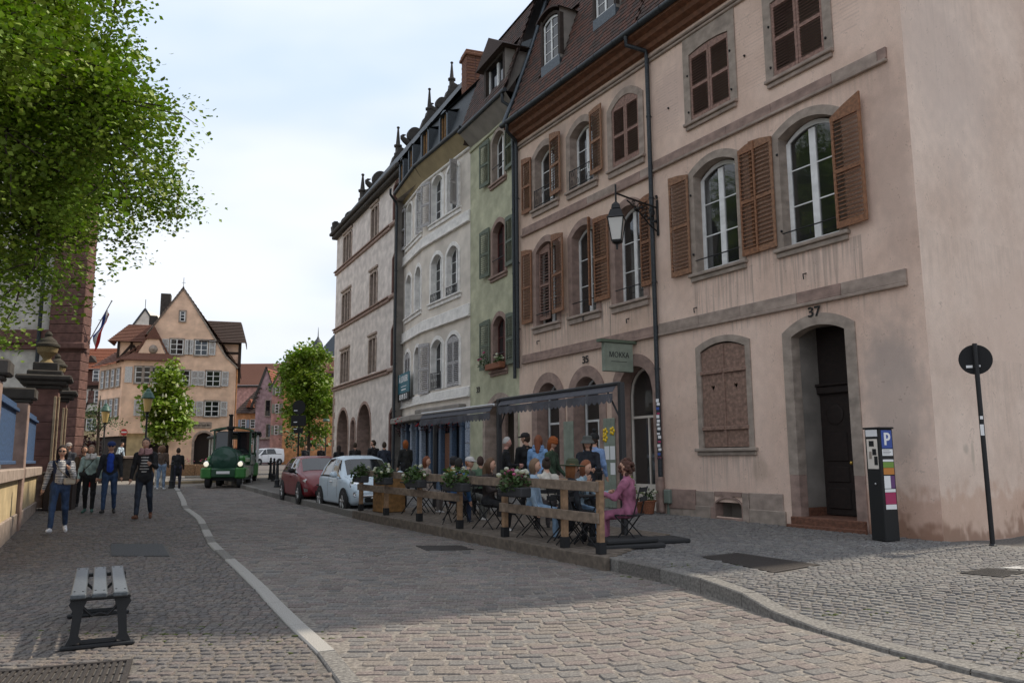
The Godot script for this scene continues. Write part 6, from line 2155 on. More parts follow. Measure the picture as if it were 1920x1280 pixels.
	beam(b, Vector2(-.15, 10.2), Vector2(2.1, 14.4), .02, .2); b.tube([Vector3(2.85, 1, .1), Vector3(2.85, 12, .1)], .08, 6)
	put(b, "verge", "slate", t)
	for y in [4.6, 7.2, 9.4]:
		for x in [.55, 1.75]: far_window(t, x, y, .45, 1.1, .01, "grey_green", .26, "white_paint", 1, "")
	# oriel house with a gilded turret, half hidden by the tree
	t = building("gallery_house", "brown house with a timber gallery, patterned roof and gilded turret", Vector3(-27.5, 0, -96))
	b = B.new()
	b.box(Vector3(0, 1, -6), Vector3(8.5, 10.6, 0))
	put(b, "wall", "plaster_orange", t)
	b = B.new()
	b.cbox(Vector3(-.2, 10.5, -.2), Vector3(8.6, 11.9, .6), .05)
	put(b, "gallery", "timber", t)
	b = B.new()
	for k in 16: b.box(Vector3(.1 + k * .5, 10.9, .6), Vector3(.2 + k * .5, 11.6, .66))
	put(b, "gallery_balusters", "stone_dark", t)
	course_roof(t, Vector3(-.3, 11.8, .6), Vector3(8.8, 11.8, .6), Vector3(8.0, 14.1, -2), Vector3(.7, 14.1, -2), "tile_brown", "roof", 14)
	b = B.new()
	b.lathe([[.55, 11.5], [.55, 13.2], [.7, 13.3], [.3, 14.0], [.12, 14.3]], 8, Vector3(1.8, 0, .2))
	put(b, "turret", "stone_grey", t)
	b = B.new()
	b.lathe([[.2, 14.2], [.22, 14.4], [.1, 14.5], [.16, 14.7], [.06, 14.9], [.1, 15.1], [0, 15.5]], 10, Vector3(1.8, 0, .2)); b.ball(Vector3(2.3, 12.8, .6), Vector3(.18, .6, .1))
	put(b, "gilding", "gold", t)
	# onion dome and slate church roof
	t = building("onion_tower", "tower with a small grey onion dome and needle spire", Vector3(-36.8, 0, -150))
	b = B.new()
	b.box(Vector3(-.7, 1, -.7), Vector3(.7, 22.4, .7))
	put(b, "shaft", "plaster_grey", t)
	b = B.new()
	b.lathe([[.7, 22.3], [.95, 22.6], [1.0, 23.0], [.75, 23.6], [.3, 24.2], [.1, 24.7], [.04, 26.2], [0, 26.6]], 14)
	put(b, "dome", "slate", t)
	t = building("slate_roofed_church", "steep grey slate church roof rising behind the white house", Vector3(-36, 0, -140))
	b = B.new()
	b.box(Vector3(0, 1, -10), Vector3(16, 19, 0))
	put(b, "wall", "plaster_grey", t)
	course_roof(t, Vector3(1.3, 19.5, .3), Vector3(16.5, 19.5, .3), Vector3(16.5, 31.0, -5), Vector3(9.0, 31.0, -5), "zinc", "roof", 30)
	# low wall and planters before the apricot house
	var w := thing("plaza_wall", "low brown stone wall behind the strolling couple", "wall", Vector3(-23.5, hg(46), -46.0), .25)
	b = B.new()
	b.cbox(Vector3(-3.5, 0, -.3), Vector3(2.2, 1.25, .3), .03)
	put(b, "wall", "stone_dark", w)
	b = B.new()
	b.cbox(Vector3(-3.6, 1.25, -.4), Vector3(2.3, 1.4, .4), .03)
	put(b, "coping", "stone_trim", w)
	for k in 3:
		var p := thing("wooden_planter", ["low wooden planter left of the doorway on the far terrace", "low wooden planter in front of the apricot house doorway", "low wooden planter beside the green train"][k], "planter", Vector3(-23.6 + k * 1.5, hg(54), -54.5), .2, "wooden planters on the far terrace")
		b = B.new()
		b.cbox(Vector3(-.7, 0, -.25), Vector3(.7, .75, .25), .02)
		put(b, "box", "wood_fence", p)
		rng.seed = 400 + k
		plant(p, Vector3(0, .9, 0), Vector3(.6, .25, .25), 60, "leaf_dark", "petal_pink", 6)
	for k in 2:                                                    # kerbed islands on the square
		var isl := B.new()
		var o: Vector3 = [Vector3(-16.3, hg(42), -42), Vector3(-17.5, hg(50), -50)][k]
		isl.T = Transform3D(Basis(Vector3.UP, [.95, .15][k]), o)
		isl.cbox(Vector3(-2.6, -.1, -.12), Vector3(2.6, .13, .12), .02)
		var m := struct(isl, "kerb_island", "stone_cream" if k == 0 else "kerb")

# ---------------------------------------------------------------- vehicles
# stations: [z, half width, underside, shoulder height, top height, half width at the top]
func car_ring(s: Array) -> Array:
	var w: float = s[1]
	var r := [Vector2(0, s[2]), Vector2(w * .9, s[2]), Vector2(w * .985, s[2] + .1), Vector2(w, lerpf(s[2], s[3], .55)), Vector2(w * .99, s[3] - .06), Vector2(w * .95, s[3]), Vector2(lerpf(w * .95, s[5], .5), lerpf(s[3], s[4], .55)), Vector2(s[5], s[4] - .05), Vector2(s[5] * .72, s[4] - .008), Vector2(0, s[4])]
	return r
func car_body(b: B, st: Array) -> void:
	var P := []
	for s in st:
		var row := []
		for q in car_ring(s): row.append(Vector3(q.x, q.y, s[0]))
		P.append(row)
	var n: int = P[0].size()
	var N := []
	for i in P.size():
		var row := []
		for j in n:
			var dz: Vector3 = P[mini(i + 1, P.size() - 1)][j] - P[maxi(i - 1, 0)][j]
			var dj: Vector3 = P[i][mini(j + 1, n - 1)] - P[i][maxi(j - 1, 0)]
			row.append(dj.cross(dz).normalized())
		N.append(row)
	for i in P.size() - 1:
		for j in n - 1:
			b.squad(P[i][j], P[i][j + 1], P[i + 1][j + 1], P[i + 1][j], N[i][j], N[i][j + 1], N[i + 1][j + 1], N[i + 1][j])
			var f := Vector3(-1, 1, 1)
			b.squad(P[i + 1][j] * f, P[i + 1][j + 1] * f, P[i][j + 1] * f, P[i][j] * f, N[i + 1][j] * f, N[i + 1][j + 1] * f, N[i][j + 1] * f, N[i][j] * f)
	for e in [0, P.size() - 1]:
		var c := Vector3(0, (st[e][2] + st[e][4]) / 2, st[e][0] + (-.03 if e == 0 else .03))
		for j in n - 1:
			for f in [Vector3.ONE, Vector3(-1, 1, 1)]:
				var a: Vector3 = P[e][j] * f
				var d: Vector3 = P[e][j + 1] * f
				if (e == 0) == (f.x > 0): b.tri(c, d, a)
				else: b.tri(c, a, d)
func car_patch(st: Array, z0: float, z1: float, j0: float, j1: float, off: float, mirror: bool, cut0 := 0.0, cut1 := 0.0) -> B:
	# a panel lying on the body skin between two lengths and two ring positions; cut0/cut1 slant its ends
	var b := B.new()
	var nz := 6
	var nj := 4
	var at := func(z: float, j: float) -> Vector3:
		var i := 0
		while i < st.size() - 2 and st[i + 1][0] < z: i += 1
		var t := clampf((z - st[i][0]) / (st[i + 1][0] - st[i][0]), 0, 1)
		var a := car_ring(st[i])
		var c := car_ring(st[i + 1])
		var k := mini(int(j), a.size() - 2)
		var p: Vector2 = a[k].lerp(a[k + 1], j - k).lerp(c[k].lerp(c[k + 1], j - k), t)
		return Vector3(p.x, p.y, z)
	for i in nz:
		for k in nj:
			var q := []
			for w in [[0, 0], [0, 1], [1, 1], [1, 0]]:
				var u: float = (k + w[1]) / float(nj)
				var za := lerpf(z0 + cut0 * u, z1 - cut1 * u, (i + w[0]) / float(nz))
				q.append(at.call(za, lerpf(j0, j1, u)))
			var nn: Vector3 = (q[2] - q[0]).cross(q[3] - q[1]).normalized() * off
			if not mirror: b.quad(q[0] + nn, q[1] + nn, q[2] + nn, q[3] + nn)
			else:
				var f := Vector3(-1, 1, 1)
				b.quad((q[3] + nn) * f, (q[2] + nn) * f, (q[1] + nn) * f, (q[0] + nn) * f)
	return b
func wheel(t: Node3D, x: float, z: float, r: float, w := .19) -> void:
	var o := Node3D.new()
	o.name = "wheel"; t.add_child(o, true)
	o.position = Vector3(x, r, z); o.rotation.z = -PI / 2 * signf(x)
	var b := B.new()
	b.lathe([[r * .6, -w / 2], [r * .93, -w / 2], [r, -w / 2 + .03], [r, w / 2 - .03], [r * .93, w / 2], [r * .64, w / 2]], 24)
	put(b, "tyre", "rubber", o)
	b = B.new()
	b.lathe([[r * .64, w / 2 - .01], [r * .6, w / 2 - .04], [r * .2, w / 2 - .05], [r * .17, w / 2 - .01], [0, w / 2]], 24)
	for k in 5:
		var an := TAU * k / 5
		var d := Vector3(cos(an), 0, sin(an))
		b.tube([d * r * .12 + Vector3(0, w / 2 - .02, 0), d * r * .62 + Vector3(0, w / 2 - .015, 0)], .028, 5)
	put(b, "rim", "steel", o)
func paint(key: String, c: Color) -> void:
	var m := mat(key, c, .5)
	m.clearcoat_enabled = true; m.clearcoat = .35; m.clearcoat_roughness = .05
func plate(t: Node3D, p: Vector3, s := "") -> void:
	var b := B.new()
	b.cbox(p + Vector3(-.26, -.055, -.01), p + Vector3(.26, .055, .012), .005)
	put(b, "number_plate", "sign_white", t)
func small_car(called: String, label: String, at: Vector3, turn: float, st: Array, pm: String, wz: Array, wr: float, round_lamps: bool) -> Node3D:
	var t := thing(called, label, "car", at, turn)
	var b := B.new()
	car_body(b, st)
	put(b, "body", pm, t)
	var cowl: float = st[6][0]
	var head: float = st[5][0]
	put(car_patch(st, head + .06, cowl - .02, 7.15, 9.0, .007, false), "windscreen", "glass_dark", t)
	put(car_patch(st, head + .06, cowl - .02, 7.15, 9.0, .007, true), "windscreen", "glass_dark", t)
	for mir in [false, true]:
		put(car_patch(st, st[4][0] + .12, cowl - .12, 5.15, 6.85, .007, mir, .02, .52), "side_window", "glass_dark", t)
		put(car_patch(st, st[2][0] + .2, st[4][0] + .06, 5.15, 6.85, .007, mir, .28, .0), "side_window", "glass_dark", t)
	var sx: float = st[4][1]
	for z in wz:
		for s in [-1.0, 1.0]:
			var a := B.new()
			a.T = Transform3D(Basis(Vector3.FORWARD, PI / 2), Vector3(s * (sx - .005), wr + .01, z))
			a.lathe([[0, -.012], [wr + .07, -.012], [wr + .07, .012], [0, .012]], 24)
			put(a, "wheel_arch", "black", t)
			wheel(t, s * (sx - .07), z, wr)
	for s in [-1.0, 1.0]:
		b = B.new()
		b.ball(Vector3(s * (sx + .12), st[6][3] + .1, cowl - .18), Vector3(.11, .08, .07), 10, 6); b.tube([Vector3(s * (sx - .06), st[6][3], cowl - .2), Vector3(s * (sx + .1), st[6][3] + .07, cowl - .18)], .025, 5)
		put(b, "wing_mirror", pm if round_lamps else "black", t)
		b = B.new()
		b.cbox(Vector3(s * (sx + .012) - .012, st[4][3] - .14, -.12), Vector3(s * (sx + .012) + .012, st[4][3] - .11, .08), .008)
		put(b, "door_handle", "chrome" if round_lamps else pm, t)
		for z in [cowl - .3, st[4][0] - .08]:                      # panel gaps
			put(car_patch(st, z, z + .016, 1.6, 5.0, .004, s < 0), "door_gap", "black", t)
		put(car_patch(st, st[1][0] + .3, cowl, 5.0, 5.14, .01, s < 0), "window_trim", "black", t)
		put(car_patch(st, cowl + .04, st[st.size() - 2][0] - .05, 6.0, 6.12, .004, s < 0), "bonnet_gap", "black", t)
		put(car_patch(st, -.9, .9, 1.0, 1.5, .01, s < 0), "sill_trim", "black", t)
	var F: Array = st[st.size() - 2]
	if round_lamps:
		for s in [-1.0, 1.0]:
			for q in [[.6, .74, .13, 1.47], [.61, .5, .075, 1.62]]:
				var o := B.new()
				o.T = Transform3D(Basis(Vector3.RIGHT, PI / 2 - .25) , Vector3(s * q[0], q[1], q[3]))
				o.T = Transform3D(Basis(Vector3.UP, s * .35) * Basis(Vector3.RIGHT, PI / 2 - .2), Vector3(s * q[0], q[1], q[3]))
				o.lathe([[q[2], -.12], [q[2], .04], [q[2] * .85, .06], [q[2] * .8, .03], [q[2] * .4, .045], [0, .055]], 20)
				put(o, "headlight", "chrome", t)
		b = B.new()
		b.cbox(Vector3(-.42, .3, 1.68), Vector3(.42, .42, 1.80), .03)
		put(b, "lower_grille", "black", t)
		b = B.new()
		b.cbox(Vector3(-.5, .44, 1.7), Vector3(.5, .475, 1.81), .01)
		put(b, "chrome_bar", "chrome", t)
	else:
		for mir in [false, true]:
			put(car_patch(st, st[7][0] + .12, F[0] - .02, 4.1, 5.4, .012, mir, .12, .05), "headlight", "chrome", t)
			put(car_patch(st, F[0] - .12, F[0] + .06, 2.3, 3.0, .012, mir), "fog_lamp", "chrome", t)
		b = B.new()
		b.cbox(Vector3(-.5, .28, F[0] + .03), Vector3(.5, .42, F[0] + .19), .03); b.cbox(Vector3(-.45, .52, F[0] + .05), Vector3(.45, .6, F[0] + .17), .02)
		put(b, "grille", "black", t)
	plate(t, Vector3(0, .4, st[st.size() - 1][0] + .045))
	return t
func build_cars() -> void:
	paint("paint_blue", lin(.52, .62, .7)); paint("paint_red", lin(.17, .008, .013)); paint("paint_white", lin(.72, .73, .74)); paint("paint_green", lin(.005, .06, .022)); paint("paint_green2", lin(.03, .17, .03)); paint("paint_teal", lin(.004, .05, .03))
	var fiat := [[-1.74, .55, .36, .66, .82, .42], [-1.66, .72, .26, .82, 1.05, .56], [-1.38, .79, .2, .92, 1.33, .56], [-.95, .81, .19, .93, 1.47, .55], [-.3, .815, .19, .92, 1.5, .56], [.2, .815, .19, .91, 1.44, .55], [.82, .81, .19, .89, 1.0, .64], [1.25, .79, .2, .83, .91, .62], [1.58, .71, .22, .68, .78, .5], [1.74, .56, .3, .5, .58, .36]]
	small_car("parked_car", "pale blue rounded small car parked nose to the terrace", Vector3(-4.25, hg(22.6), -22.55), deg_to_rad(28), fiat, "paint_blue", [-1.18, 1.14], .29, true)
	var red := [[-1.95, .6, .36, .75, .95, .45], [-1.88, .76, .25, .9, 1.1, .56], [-1.55, .82, .2, .95, 1.36, .57], [-1.0, .84, .18, .95, 1.46, .57], [-.2, .845, .18, .93, 1.47, .57], [.2, .845, .18, .92, 1.42, .56], [.95, .84, .18, .9, 1.0, .66], [1.45, .82, .19, .8, .9, .64], [1.8, .74, .22, .68, .78, .54], [1.97, .58, .3, .5, .6, .4]]
	small_car("parked_car", "dark red hatchback parked behind the pale blue car", Vector3(-6.5, hg(26.7), -26.75), deg_to_rad(27), red, "paint_red", [-1.25, 1.25], .3, false)
	var van := [[-2.1, .84, .35, 1.2, 1.8, .7], [-2.0, .9, .25, 1.2, 1.86, .74], [-1.2, .9, .22, 1.2, 1.9, .75], [-.4, .9, .22, 1.2, 1.9, .75], [.2, .9, .22, 1.18, 1.88, .74], [.55, .9, .22, 1.15, 1.78, .7], [1.25, .9, .22, 1.08, 1.2, .74], [1.75, .88, .24, .95, 1.08, .7], [2.0, .78, .28, .8, .92, .6], [2.1, .62, .34, .6, .72, .46]]
	var v := small_car("delivery_van", "small white delivery van crossing the far end of the street", Vector3(-28.6, hg(93), -93), deg_to_rad(-38), van, "paint_white", [-1.4, 1.3], .32, false)
	v.set_meta("category", "van")
	# tourist train
	var t := thing("tourist_train", "green tourist road train shaped like a steam locomotive with open carriages", "tourist train", Vector3(-13.1, hg(36.5), -37.4), deg_to_rad(9))
	t.scale = Vector3.ONE * 1.1
	var b := B.new()
	b.T = Transform3D(Basis(Vector3.RIGHT, PI / 2), Vector3(0, 1.12, 0))
	b.lathe([[.5, -.6], [.52, 1.15], [.56, 1.16], [.56, 1.22], [.5, 1.23], [.48, 1.27], [.25, 1.36], [.06, 1.4], [0, 1.41]], 28)
	put(b, "boiler", "paint_teal", t)
	b = B.new()
	b.cbox(Vector3(-.72, .42, -1.7), Vector3(.72, .95, 1.0), .06); b.cbox(Vector3(-.5, .42, .9), Vector3(.5, .8, 1.35), .05)
	put(b, "chassis", "paint_green", t)
	for s in [-1.0, 1.0]:
		b = B.new()
		b.cbox(Vector3(s * .66 - .22, .38, .55), Vector3(s * .66 + .22, .82, 1.38), .06); b.cbox(Vector3(s * .6 - .16, .95, -.4), Vector3(s * .6 + .16, 1.3, .9), .1)
		put(b, "fender", "paint_green2", t)
		b = B.new()
		b.ball(Vector3(s * .66, .97, 1.3), Vector3(.13, .12, .1), 12, 8)
		put(b, "headlamp_shell", "chrome", t)
		var hl_ := mat("headlamp_glow", lin(.9, .88, .8), .3)
		hl_.emission_enabled = true; hl_.emission = Color(1, .96, .85); hl_.emission_energy_multiplier = .45
		b = B.new()
		b.T = Transform3D(Basis(Vector3.RIGHT, PI / 2), Vector3(s * .66, .96, 1.38))
		b.lathe([[.1, 0], [.08, .02], [0, .03]], 16)
		put(b, "headlamp", "headlamp_glow", t)
	b = B.new()
	b.lathe([[.12, 1.6], [.1, 1.75], [.1, 2.35], [.17, 2.4], [.17, 2.5], [.09, 2.52], [.07, 2.9], [.1, 3.0], [.0, 3.02]], 16, Vector3(.06, 0, .45))
	put(b, "funnel", "black", t)
	b = B.new()
	for x in [-.78, .7]:
		for z in [-1.7, -.45]: b.cbox(Vector3(x, .9, z), Vector3(x + .08, 2.35, z + .08), .01)
	b.cbox(Vector3(-.78, .9, -1.7), Vector3(.78, 1.35, -.42), .04)
	put(b, "cab", "paint_green", t)
	b = B.new()
	for k in 8:
		var a0 := -.9 + 1.8 * k / 8.0
		var a1 := -.9 + 1.8 * (k + 1) / 8.0
		b.quad(Vector3(a0, 2.33 + .2 * (1 - a0 * a0), -.2), Vector3(a1, 2.33 + .2 * (1 - a1 * a1), -.2), Vector3(a1, 2.33 + .2 * (1 - a1 * a1), -1.9), Vector3(a0, 2.33 + .2 * (1 - a0 * a0), -1.9))
		b.quad(Vector3(a0, 2.26 + .2 * (1 - a0 * a0), -.2), Vector3(a1, 2.26 + .2 * (1 - a1 * a1), -.2), Vector3(a1, 2.33 + .2 * (1 - a1 * a1), -.2), Vector3(a0, 2.33 + .2 * (1 - a0 * a0), -.2))
	put(b, "cab_roof", "paint_green", t)
	b = B.new()
	b.box(Vector3(-.7, 1.38, -.5), Vector3(-.06, 2.3, -.49)); b.box(Vector3(.18, 1.38, -.5), Vector3(.7, 2.3, -.49))
	put(b, "windscreen", "glass_dark", t)
	for x in [-.62, .62]:
		for z in [1.0, -1.2]: wheel(t, x, z, .3, .2)
	plate(t, Vector3(0, .62, 1.38))
	b = B.new()
	b.box(Vector3(-.7, .3, -1.6), Vector3(.7, .42, 1.2))
	put(b, "underframe", "black", t)
	for k in 2:                                                 # carriages trail away behind, bending left
		var c := Node3D.new()
		c.name = "carriage"; t.add_child(c, true)
		c.position = Vector3([-.35, -1.6][k], 0, [-4.4, -8.9][k]); c.rotation.y = [.14, .34][k]
		b = B.new()
		b.cbox(Vector3(-.85, .4, -2.0), Vector3(.85, 1.0, 2.0), .05)
		put(b, "carriage_body", "paint_green2", c)
		b = B.new()
		for x in [-.83, .76]:
			for z in 5: b.box(Vector3(x, 1.0, -1.95 + z * .95), Vector3(x + .07, 2.25, -1.88 + z * .95))
		put(b, "carriage_posts", "white_paint", c)
		b = B.new()
		b.cbox(Vector3(-.95, 2.25, -2.1), Vector3(.95, 2.4, 2.1), .06)
		put(b, "carriage_roof", "black", c)
		b = B.new()
		for z in 5: b.cbox(Vector3(-.75, .9, -1.8 + z * .85), Vector3(.75, 1.45, -1.7 + z * .85), .03)
		put(b, "seat_backs", "stone_dark", c)
		for x in [-.7, .7]:
			for z in [-1.3, 1.3]: wheel(c, x, z, .28, .18)

# ---------------------------------------------------------------- street furniture
func build_furniture() -> void:
	# bench
	var t := thing("bench", "backless bench with three grey wooden slats on black cast iron legs", "bench", Vector3(-3.84, hl(7.7), -7.68), deg_to_rad(27))
	var b := B.new()
	for k in 3:
		b = B.new()
		b.cbox(Vector3(-.225 + k * .157, .42, -.93), Vector3(-.225 + k * .157 + .115, .46, .93), .008)
		put(b, "slat", "bench_slat", t)
		b = B.new()
		for z in [-.8, .8]:
			for q in [.025, .09]:
				b.lathe([[.008, 0], [.008, .004], [0, .005]], 8, Vector3(-.225 + k * .157 + q, .46, z - .05 + q * .4))
		put(b, "bolts", "iron", t)
	for z in [-.78, .78]:
		b = B.new()
		b.cbox(Vector3(-.23, .385, z - .03), Vector3(.23, .42, z + .03), .008)
		for s in [-1.0, 1.0]:
			b.ext(PackedVector2Array([Vector2(s * .22, .39), Vector2(s * .1, .39), Vector2(s * .125, .33), Vector2(s * .15, .1), Vector2(s * .12, .055), Vector2(s * .25, .03), Vector2(s * .215, .1), Vector2(s * .2, .3), Vector2(s * .235, .36)]) if s < 0 else PackedVector2Array([Vector2(.1, .39), Vector2(.22, .39), Vector2(.235, .36), Vector2(.2, .3), Vector2(.215, .1), Vector2(.25, .03), Vector2(.12, .055), Vector2(.15, .1), Vector2(.125, .33)]), z - .03, z + .03)
		b.cbox(Vector3(-.28, 0, z - .04), Vector3(.28, .035, z + .04), .01)
		b.cbox(Vector3(-.14, .03, z - .02), Vector3(.14, .07, z + .02), .01)
		b.tube([Vector3(-.13, .33, z), Vector3(-.06, .26, z), Vector3(0, .28, z), Vector3(.06, .26, z), Vector3(.13, .33, z)], .014, 6)
		put(b, "leg_frame", "cast_iron", t)
	# grates and covers
	grate("drain_grate", "brown slotted grate set in the setts in front of the bench", Vector3(-3.32, hl(5.6), -5.63), .38, 1.3, 1.5, "grate", 30)
	cover("utility_cover", "grey double metal cover plate in the pavement beyond the bench", [Vector2(-7.04, -14.33), Vector2(-6.12, -14.28), Vector2(-5.35, -12.78), Vector2(-6.28, -12.83)], func(_x, d): return hl(d), "grate_grey")
	cover("road_cover", "dark square cover plate in the road before the terrace", [Vector2(-1.7, -14.26), Vector2(-.91, -14.25), Vector2(-.65, -13.67), Vector2(-1.42, -13.55)], func(_x, d): return hg(d), "grate")
	cover("pavement_cover", "ribbed brown cover plate in the right pavement by the corner house", [Vector2(2.61, -11.47), Vector2(3.22, -11.84), Vector2(3.95, -10.62), Vector2(3.16, -10.0)], func(x, d): return hr(x, d), "grate")
	cover("gully_grate", "dark gully grate at the right edge of the pavement", [Vector2(5.35, -9.88), Vector2(5.88, -10.25), Vector2(6.2, -9.93), Vector2(5.65, -9.55)], func(x, d): return hr(x, d), "cast_iron")
	b = B.new()
	b.quad(Vector3(6.0, hr(6, 10.2) + .006, -10.2), Vector3(6.5, hr(6.5, 9.95) + .006, -9.95), Vector3(7.6, hr(7.6, 10.6) + .006, -10.75), Vector3(7.5, hr(7.5, 10.9) + .006, -11.0))
	tag(put(b, "painted_line", "white_mark", self), "white painted line beside the gully grate", "road marking")
	# parking meter
	t = thing("parking_meter", "black parking ticket machine with a blue P sign and price stickers", "parking meter", Vector3(6.0, hr(6, 13.2), -13.2), deg_to_rad(21))
	b = B.new()
	b.cbox(Vector3(-.15, 0, -.15), Vector3(.15, 1.78, .15), .012)
	put(b, "cabinet", "black", t)
	b = B.new()
	b.cbox(Vector3(-.17, 1.78, -.17), Vector3(.17, 1.81, .17), .01)
	put(b, "lid", "black", t)
	var face := [["machine_panel", "plaster_grey", -.11, .11, 1.14, 1.62], ["instruction_plate", "sign_white", -.12, .12, 1.66, 1.77], ["screen", "black", -.06, .04, 1.5, 1.59], ["keypad", "iron", .0, .08, 1.36, 1.46], ["card_slot", "black", .03, .1, 1.2, 1.34], ["coin_slot", "stone_grey", -.07, -.02, 1.3, 1.42]]
	for k in face.size():
		var f: Array = face[k]
		b = B.new()
		b.T = Transform3D(Basis(Vector3.UP, -PI / 2), Vector3.ZERO)
		var z := .15 + (.004 if k < 2 else .008)
		b.box(Vector3(f[2], f[4], .149), Vector3(f[3], f[5], z))
		put(b, f[0], f[1], t)
	for f in [["parking_sign", "sign_blue", -.1, .12, 1.47, 1.76], ["info_sticker", "sign_white", -.1, .12, 1.35, 1.455], ["price_sticker", "sign_white", -.1, .12, 1.255, 1.29], ["price_sticker", "green_print", -.1, .12, 1.16, 1.25], ["price_sticker", "orange_print", -.1, .12, 1.05, 1.155], ["price_sticker", "sign_white", -.1, .03, .83, 1.03], ["price_sticker", "purple_print", .03, .12, .83, 1.03], ["price_sticker", "sign_white", -.1, .12, .77, .82], ["price_sticker", "pink_print", -.1, .12, .58, .765], ["price_sticker", "sign_white", -.1, .12, .5, .575]]:
		b = B.new()
		b.box(Vector3(f[2], f[4], .149), Vector3(f[3], f[5], .154))
		put(b, f[0], f[1], t)
	digits(t, "P", Vector3(.01, 1.615, .157), .2, "sign_white", .006, "lettering")
	for k in 3:
		b = B.new()
		b.box(Vector3(-.085, 1.43 - k * .025, .154), Vector3(.05 + .03 * (k % 2), 1.437 - k * .025, .156))
		put(b, "small_print", "ink", t)
	b = B.new()
	b.T = Transform3D(Basis(Vector3.UP, -PI / 2), Vector3.ZERO)
	b.ball(Vector3(0.02, .9, .155), Vector3(.02, .02, .012), 8, 5)
	put(b, "lock", "steel", t)
	# round sign seen from behind
	t = thing("road_sign", "round black sign back on a tall black pole by the gable wall", "road sign", Vector3(7.36, hr(7.36, 12.6) - .02, -12.6), deg_to_rad(-24))
	b = B.new()
	b.tube([Vector3(0, 0, 0), Vector3(0, 3.15, 0)], .036, 12)
	put(b, "pole", "iron", t)
	b = B.new()
	b.T = Transform3D(Basis(Vector3.RIGHT, PI / 2), Vector3(0, 2.9, -.05))
	b.lathe([[0, -.01], [.235, -.01], [.24, 0], [.235, .01], [0, .01]], 36)
	put(b, "sign_disc", "iron_matt", t)
	for q in [[-.14, 2.77, .09, .04], [.0, 2.78, .06, .03], [-.03, 1.7, .05, .17], [-.02, 1.95, .04, .05]]:
		b = B.new()
		b.box(Vector3(q[0], q[1], .034 if q[1] < 2.5 else -.038), Vector3(q[0] + q[2], q[1] + q[3], .04 if q[1] < 2.5 else -.034))
		put(b, "sticker", "sign_white", t)
	b = B.new()
	b.lathe([[.055, 0], [.055, .03], [.036, .05]], 12)
	put(b, "pole_foot", "cast_iron", t)
	# sign stack beyond the cars
	t = thing("direction_signs", "stack of round and rectangular black sign backs on one post beyond the red car", "road sign", Vector3(-9.9, hg(37.2), -37.2), deg_to_rad(-14))
	b = B.new()
	b.tube([Vector3(0, 0, 0), Vector3(0, 3.9, 0)], .04, 8)
	put(b, "pole", "iron", t)
	b = B.new()
	b.T = Transform3D(Basis(Vector3.RIGHT, PI / 2), Vector3(0, 3.62, .05))
	b.lathe([[0, -.012], [.33, -.012], [.33, .012], [0, .012]], 28)
	put(b, "sign_disc", "iron_matt", t)
	b = B.new()
	b.cbox(Vector3(-.38, 2.75, .04), Vector3(.38, 3.25, .065), .01)
	put(b, "sign_plate", "iron_matt", t)
	b = B.new()
	b.cbox(Vector3(-.24, 2.42, .04), Vector3(.24, 2.68, .065), .01)
	put(b, "sign_plate", "iron_matt", t)
	for y in [3.45, 2.92, 2.6]:
		b = B.new()
		b.box(Vector3(-.24, y, .066), Vector3(-.06, y + .04, .07))
		put(b, "sticker", "sign_white", t)
	for q in [["red and white no entry sign left of the chestnut tree", Vector3(-26.6, hg(55) + .35, -55)], ["small red and white no entry sign beside the right hand street tree", Vector3(-15.1, hg(60), -60)]]:
		t = thing("no_entry_sign", q[0], "road sign", q[1], .4, "no entry signs")
		t.scale = Vector3(.72, 1, .72)
		b = B.new()
		b.tube([Vector3(0, 0, 0), Vector3(0, 2.8, 0)], .035, 8)
		put(b, "pole", "iron", t)
		b = B.new()
		b.T = Transform3D(Basis(Vector3.RIGHT, PI / 2).scaled(Vector3(1, .72, 1)), Vector3(0, 2.6, .05))
		b.lathe([[0, -.01], [.31, -.01], [.31, .01], [0, .01]], 28)
		put(b, "sign_disc", "sign_red", t)
		b = B.new()
		b.box(Vector3(-.23, 2.55, .058), Vector3(.23, 2.65, .066))
		put(b, "white_bar", "sign_white", t)
		b = B.new()
		b.box(Vector3(-.22, 1.9, .04), Vector3(.22, 2.15, .06))
		put(b, "sub_plate", "iron_matt", t)
	# bollards
	var bp := [[-14.15, -33.6, "black bollard beside the strolling couple"], [-9.75, -33.5, "nearest of three black bollards right of the train"], [-11.75, -39.8, "middle of three black bollards right of the train"], [-12.7, -42.4, "farthest of three black bollards right of the train"]]
	var first: Node3D = null
	for q in bp:
		var p := Vector3(q[0], gy(q[0], q[1]), q[1])
		if first == null:
			first = thing("bollard", q[2], "bollard", p, 0.0, "black street bollards")
			b = B.new()
			b.lathe([[.13, 0], [.13, .05], [.1, .08], [.1, .25], [.115, .28], [.075, .32], [.055, .9], [.075, .93], [.075, .96], [.04, .99], [.06, 1.05], [.04, 1.11], [0, 1.13]], 14)
			put(b, "shaft", "cast_iron", first)
		else: copy(first, p, 0.0, q[2])
	# street lamps
	first = null
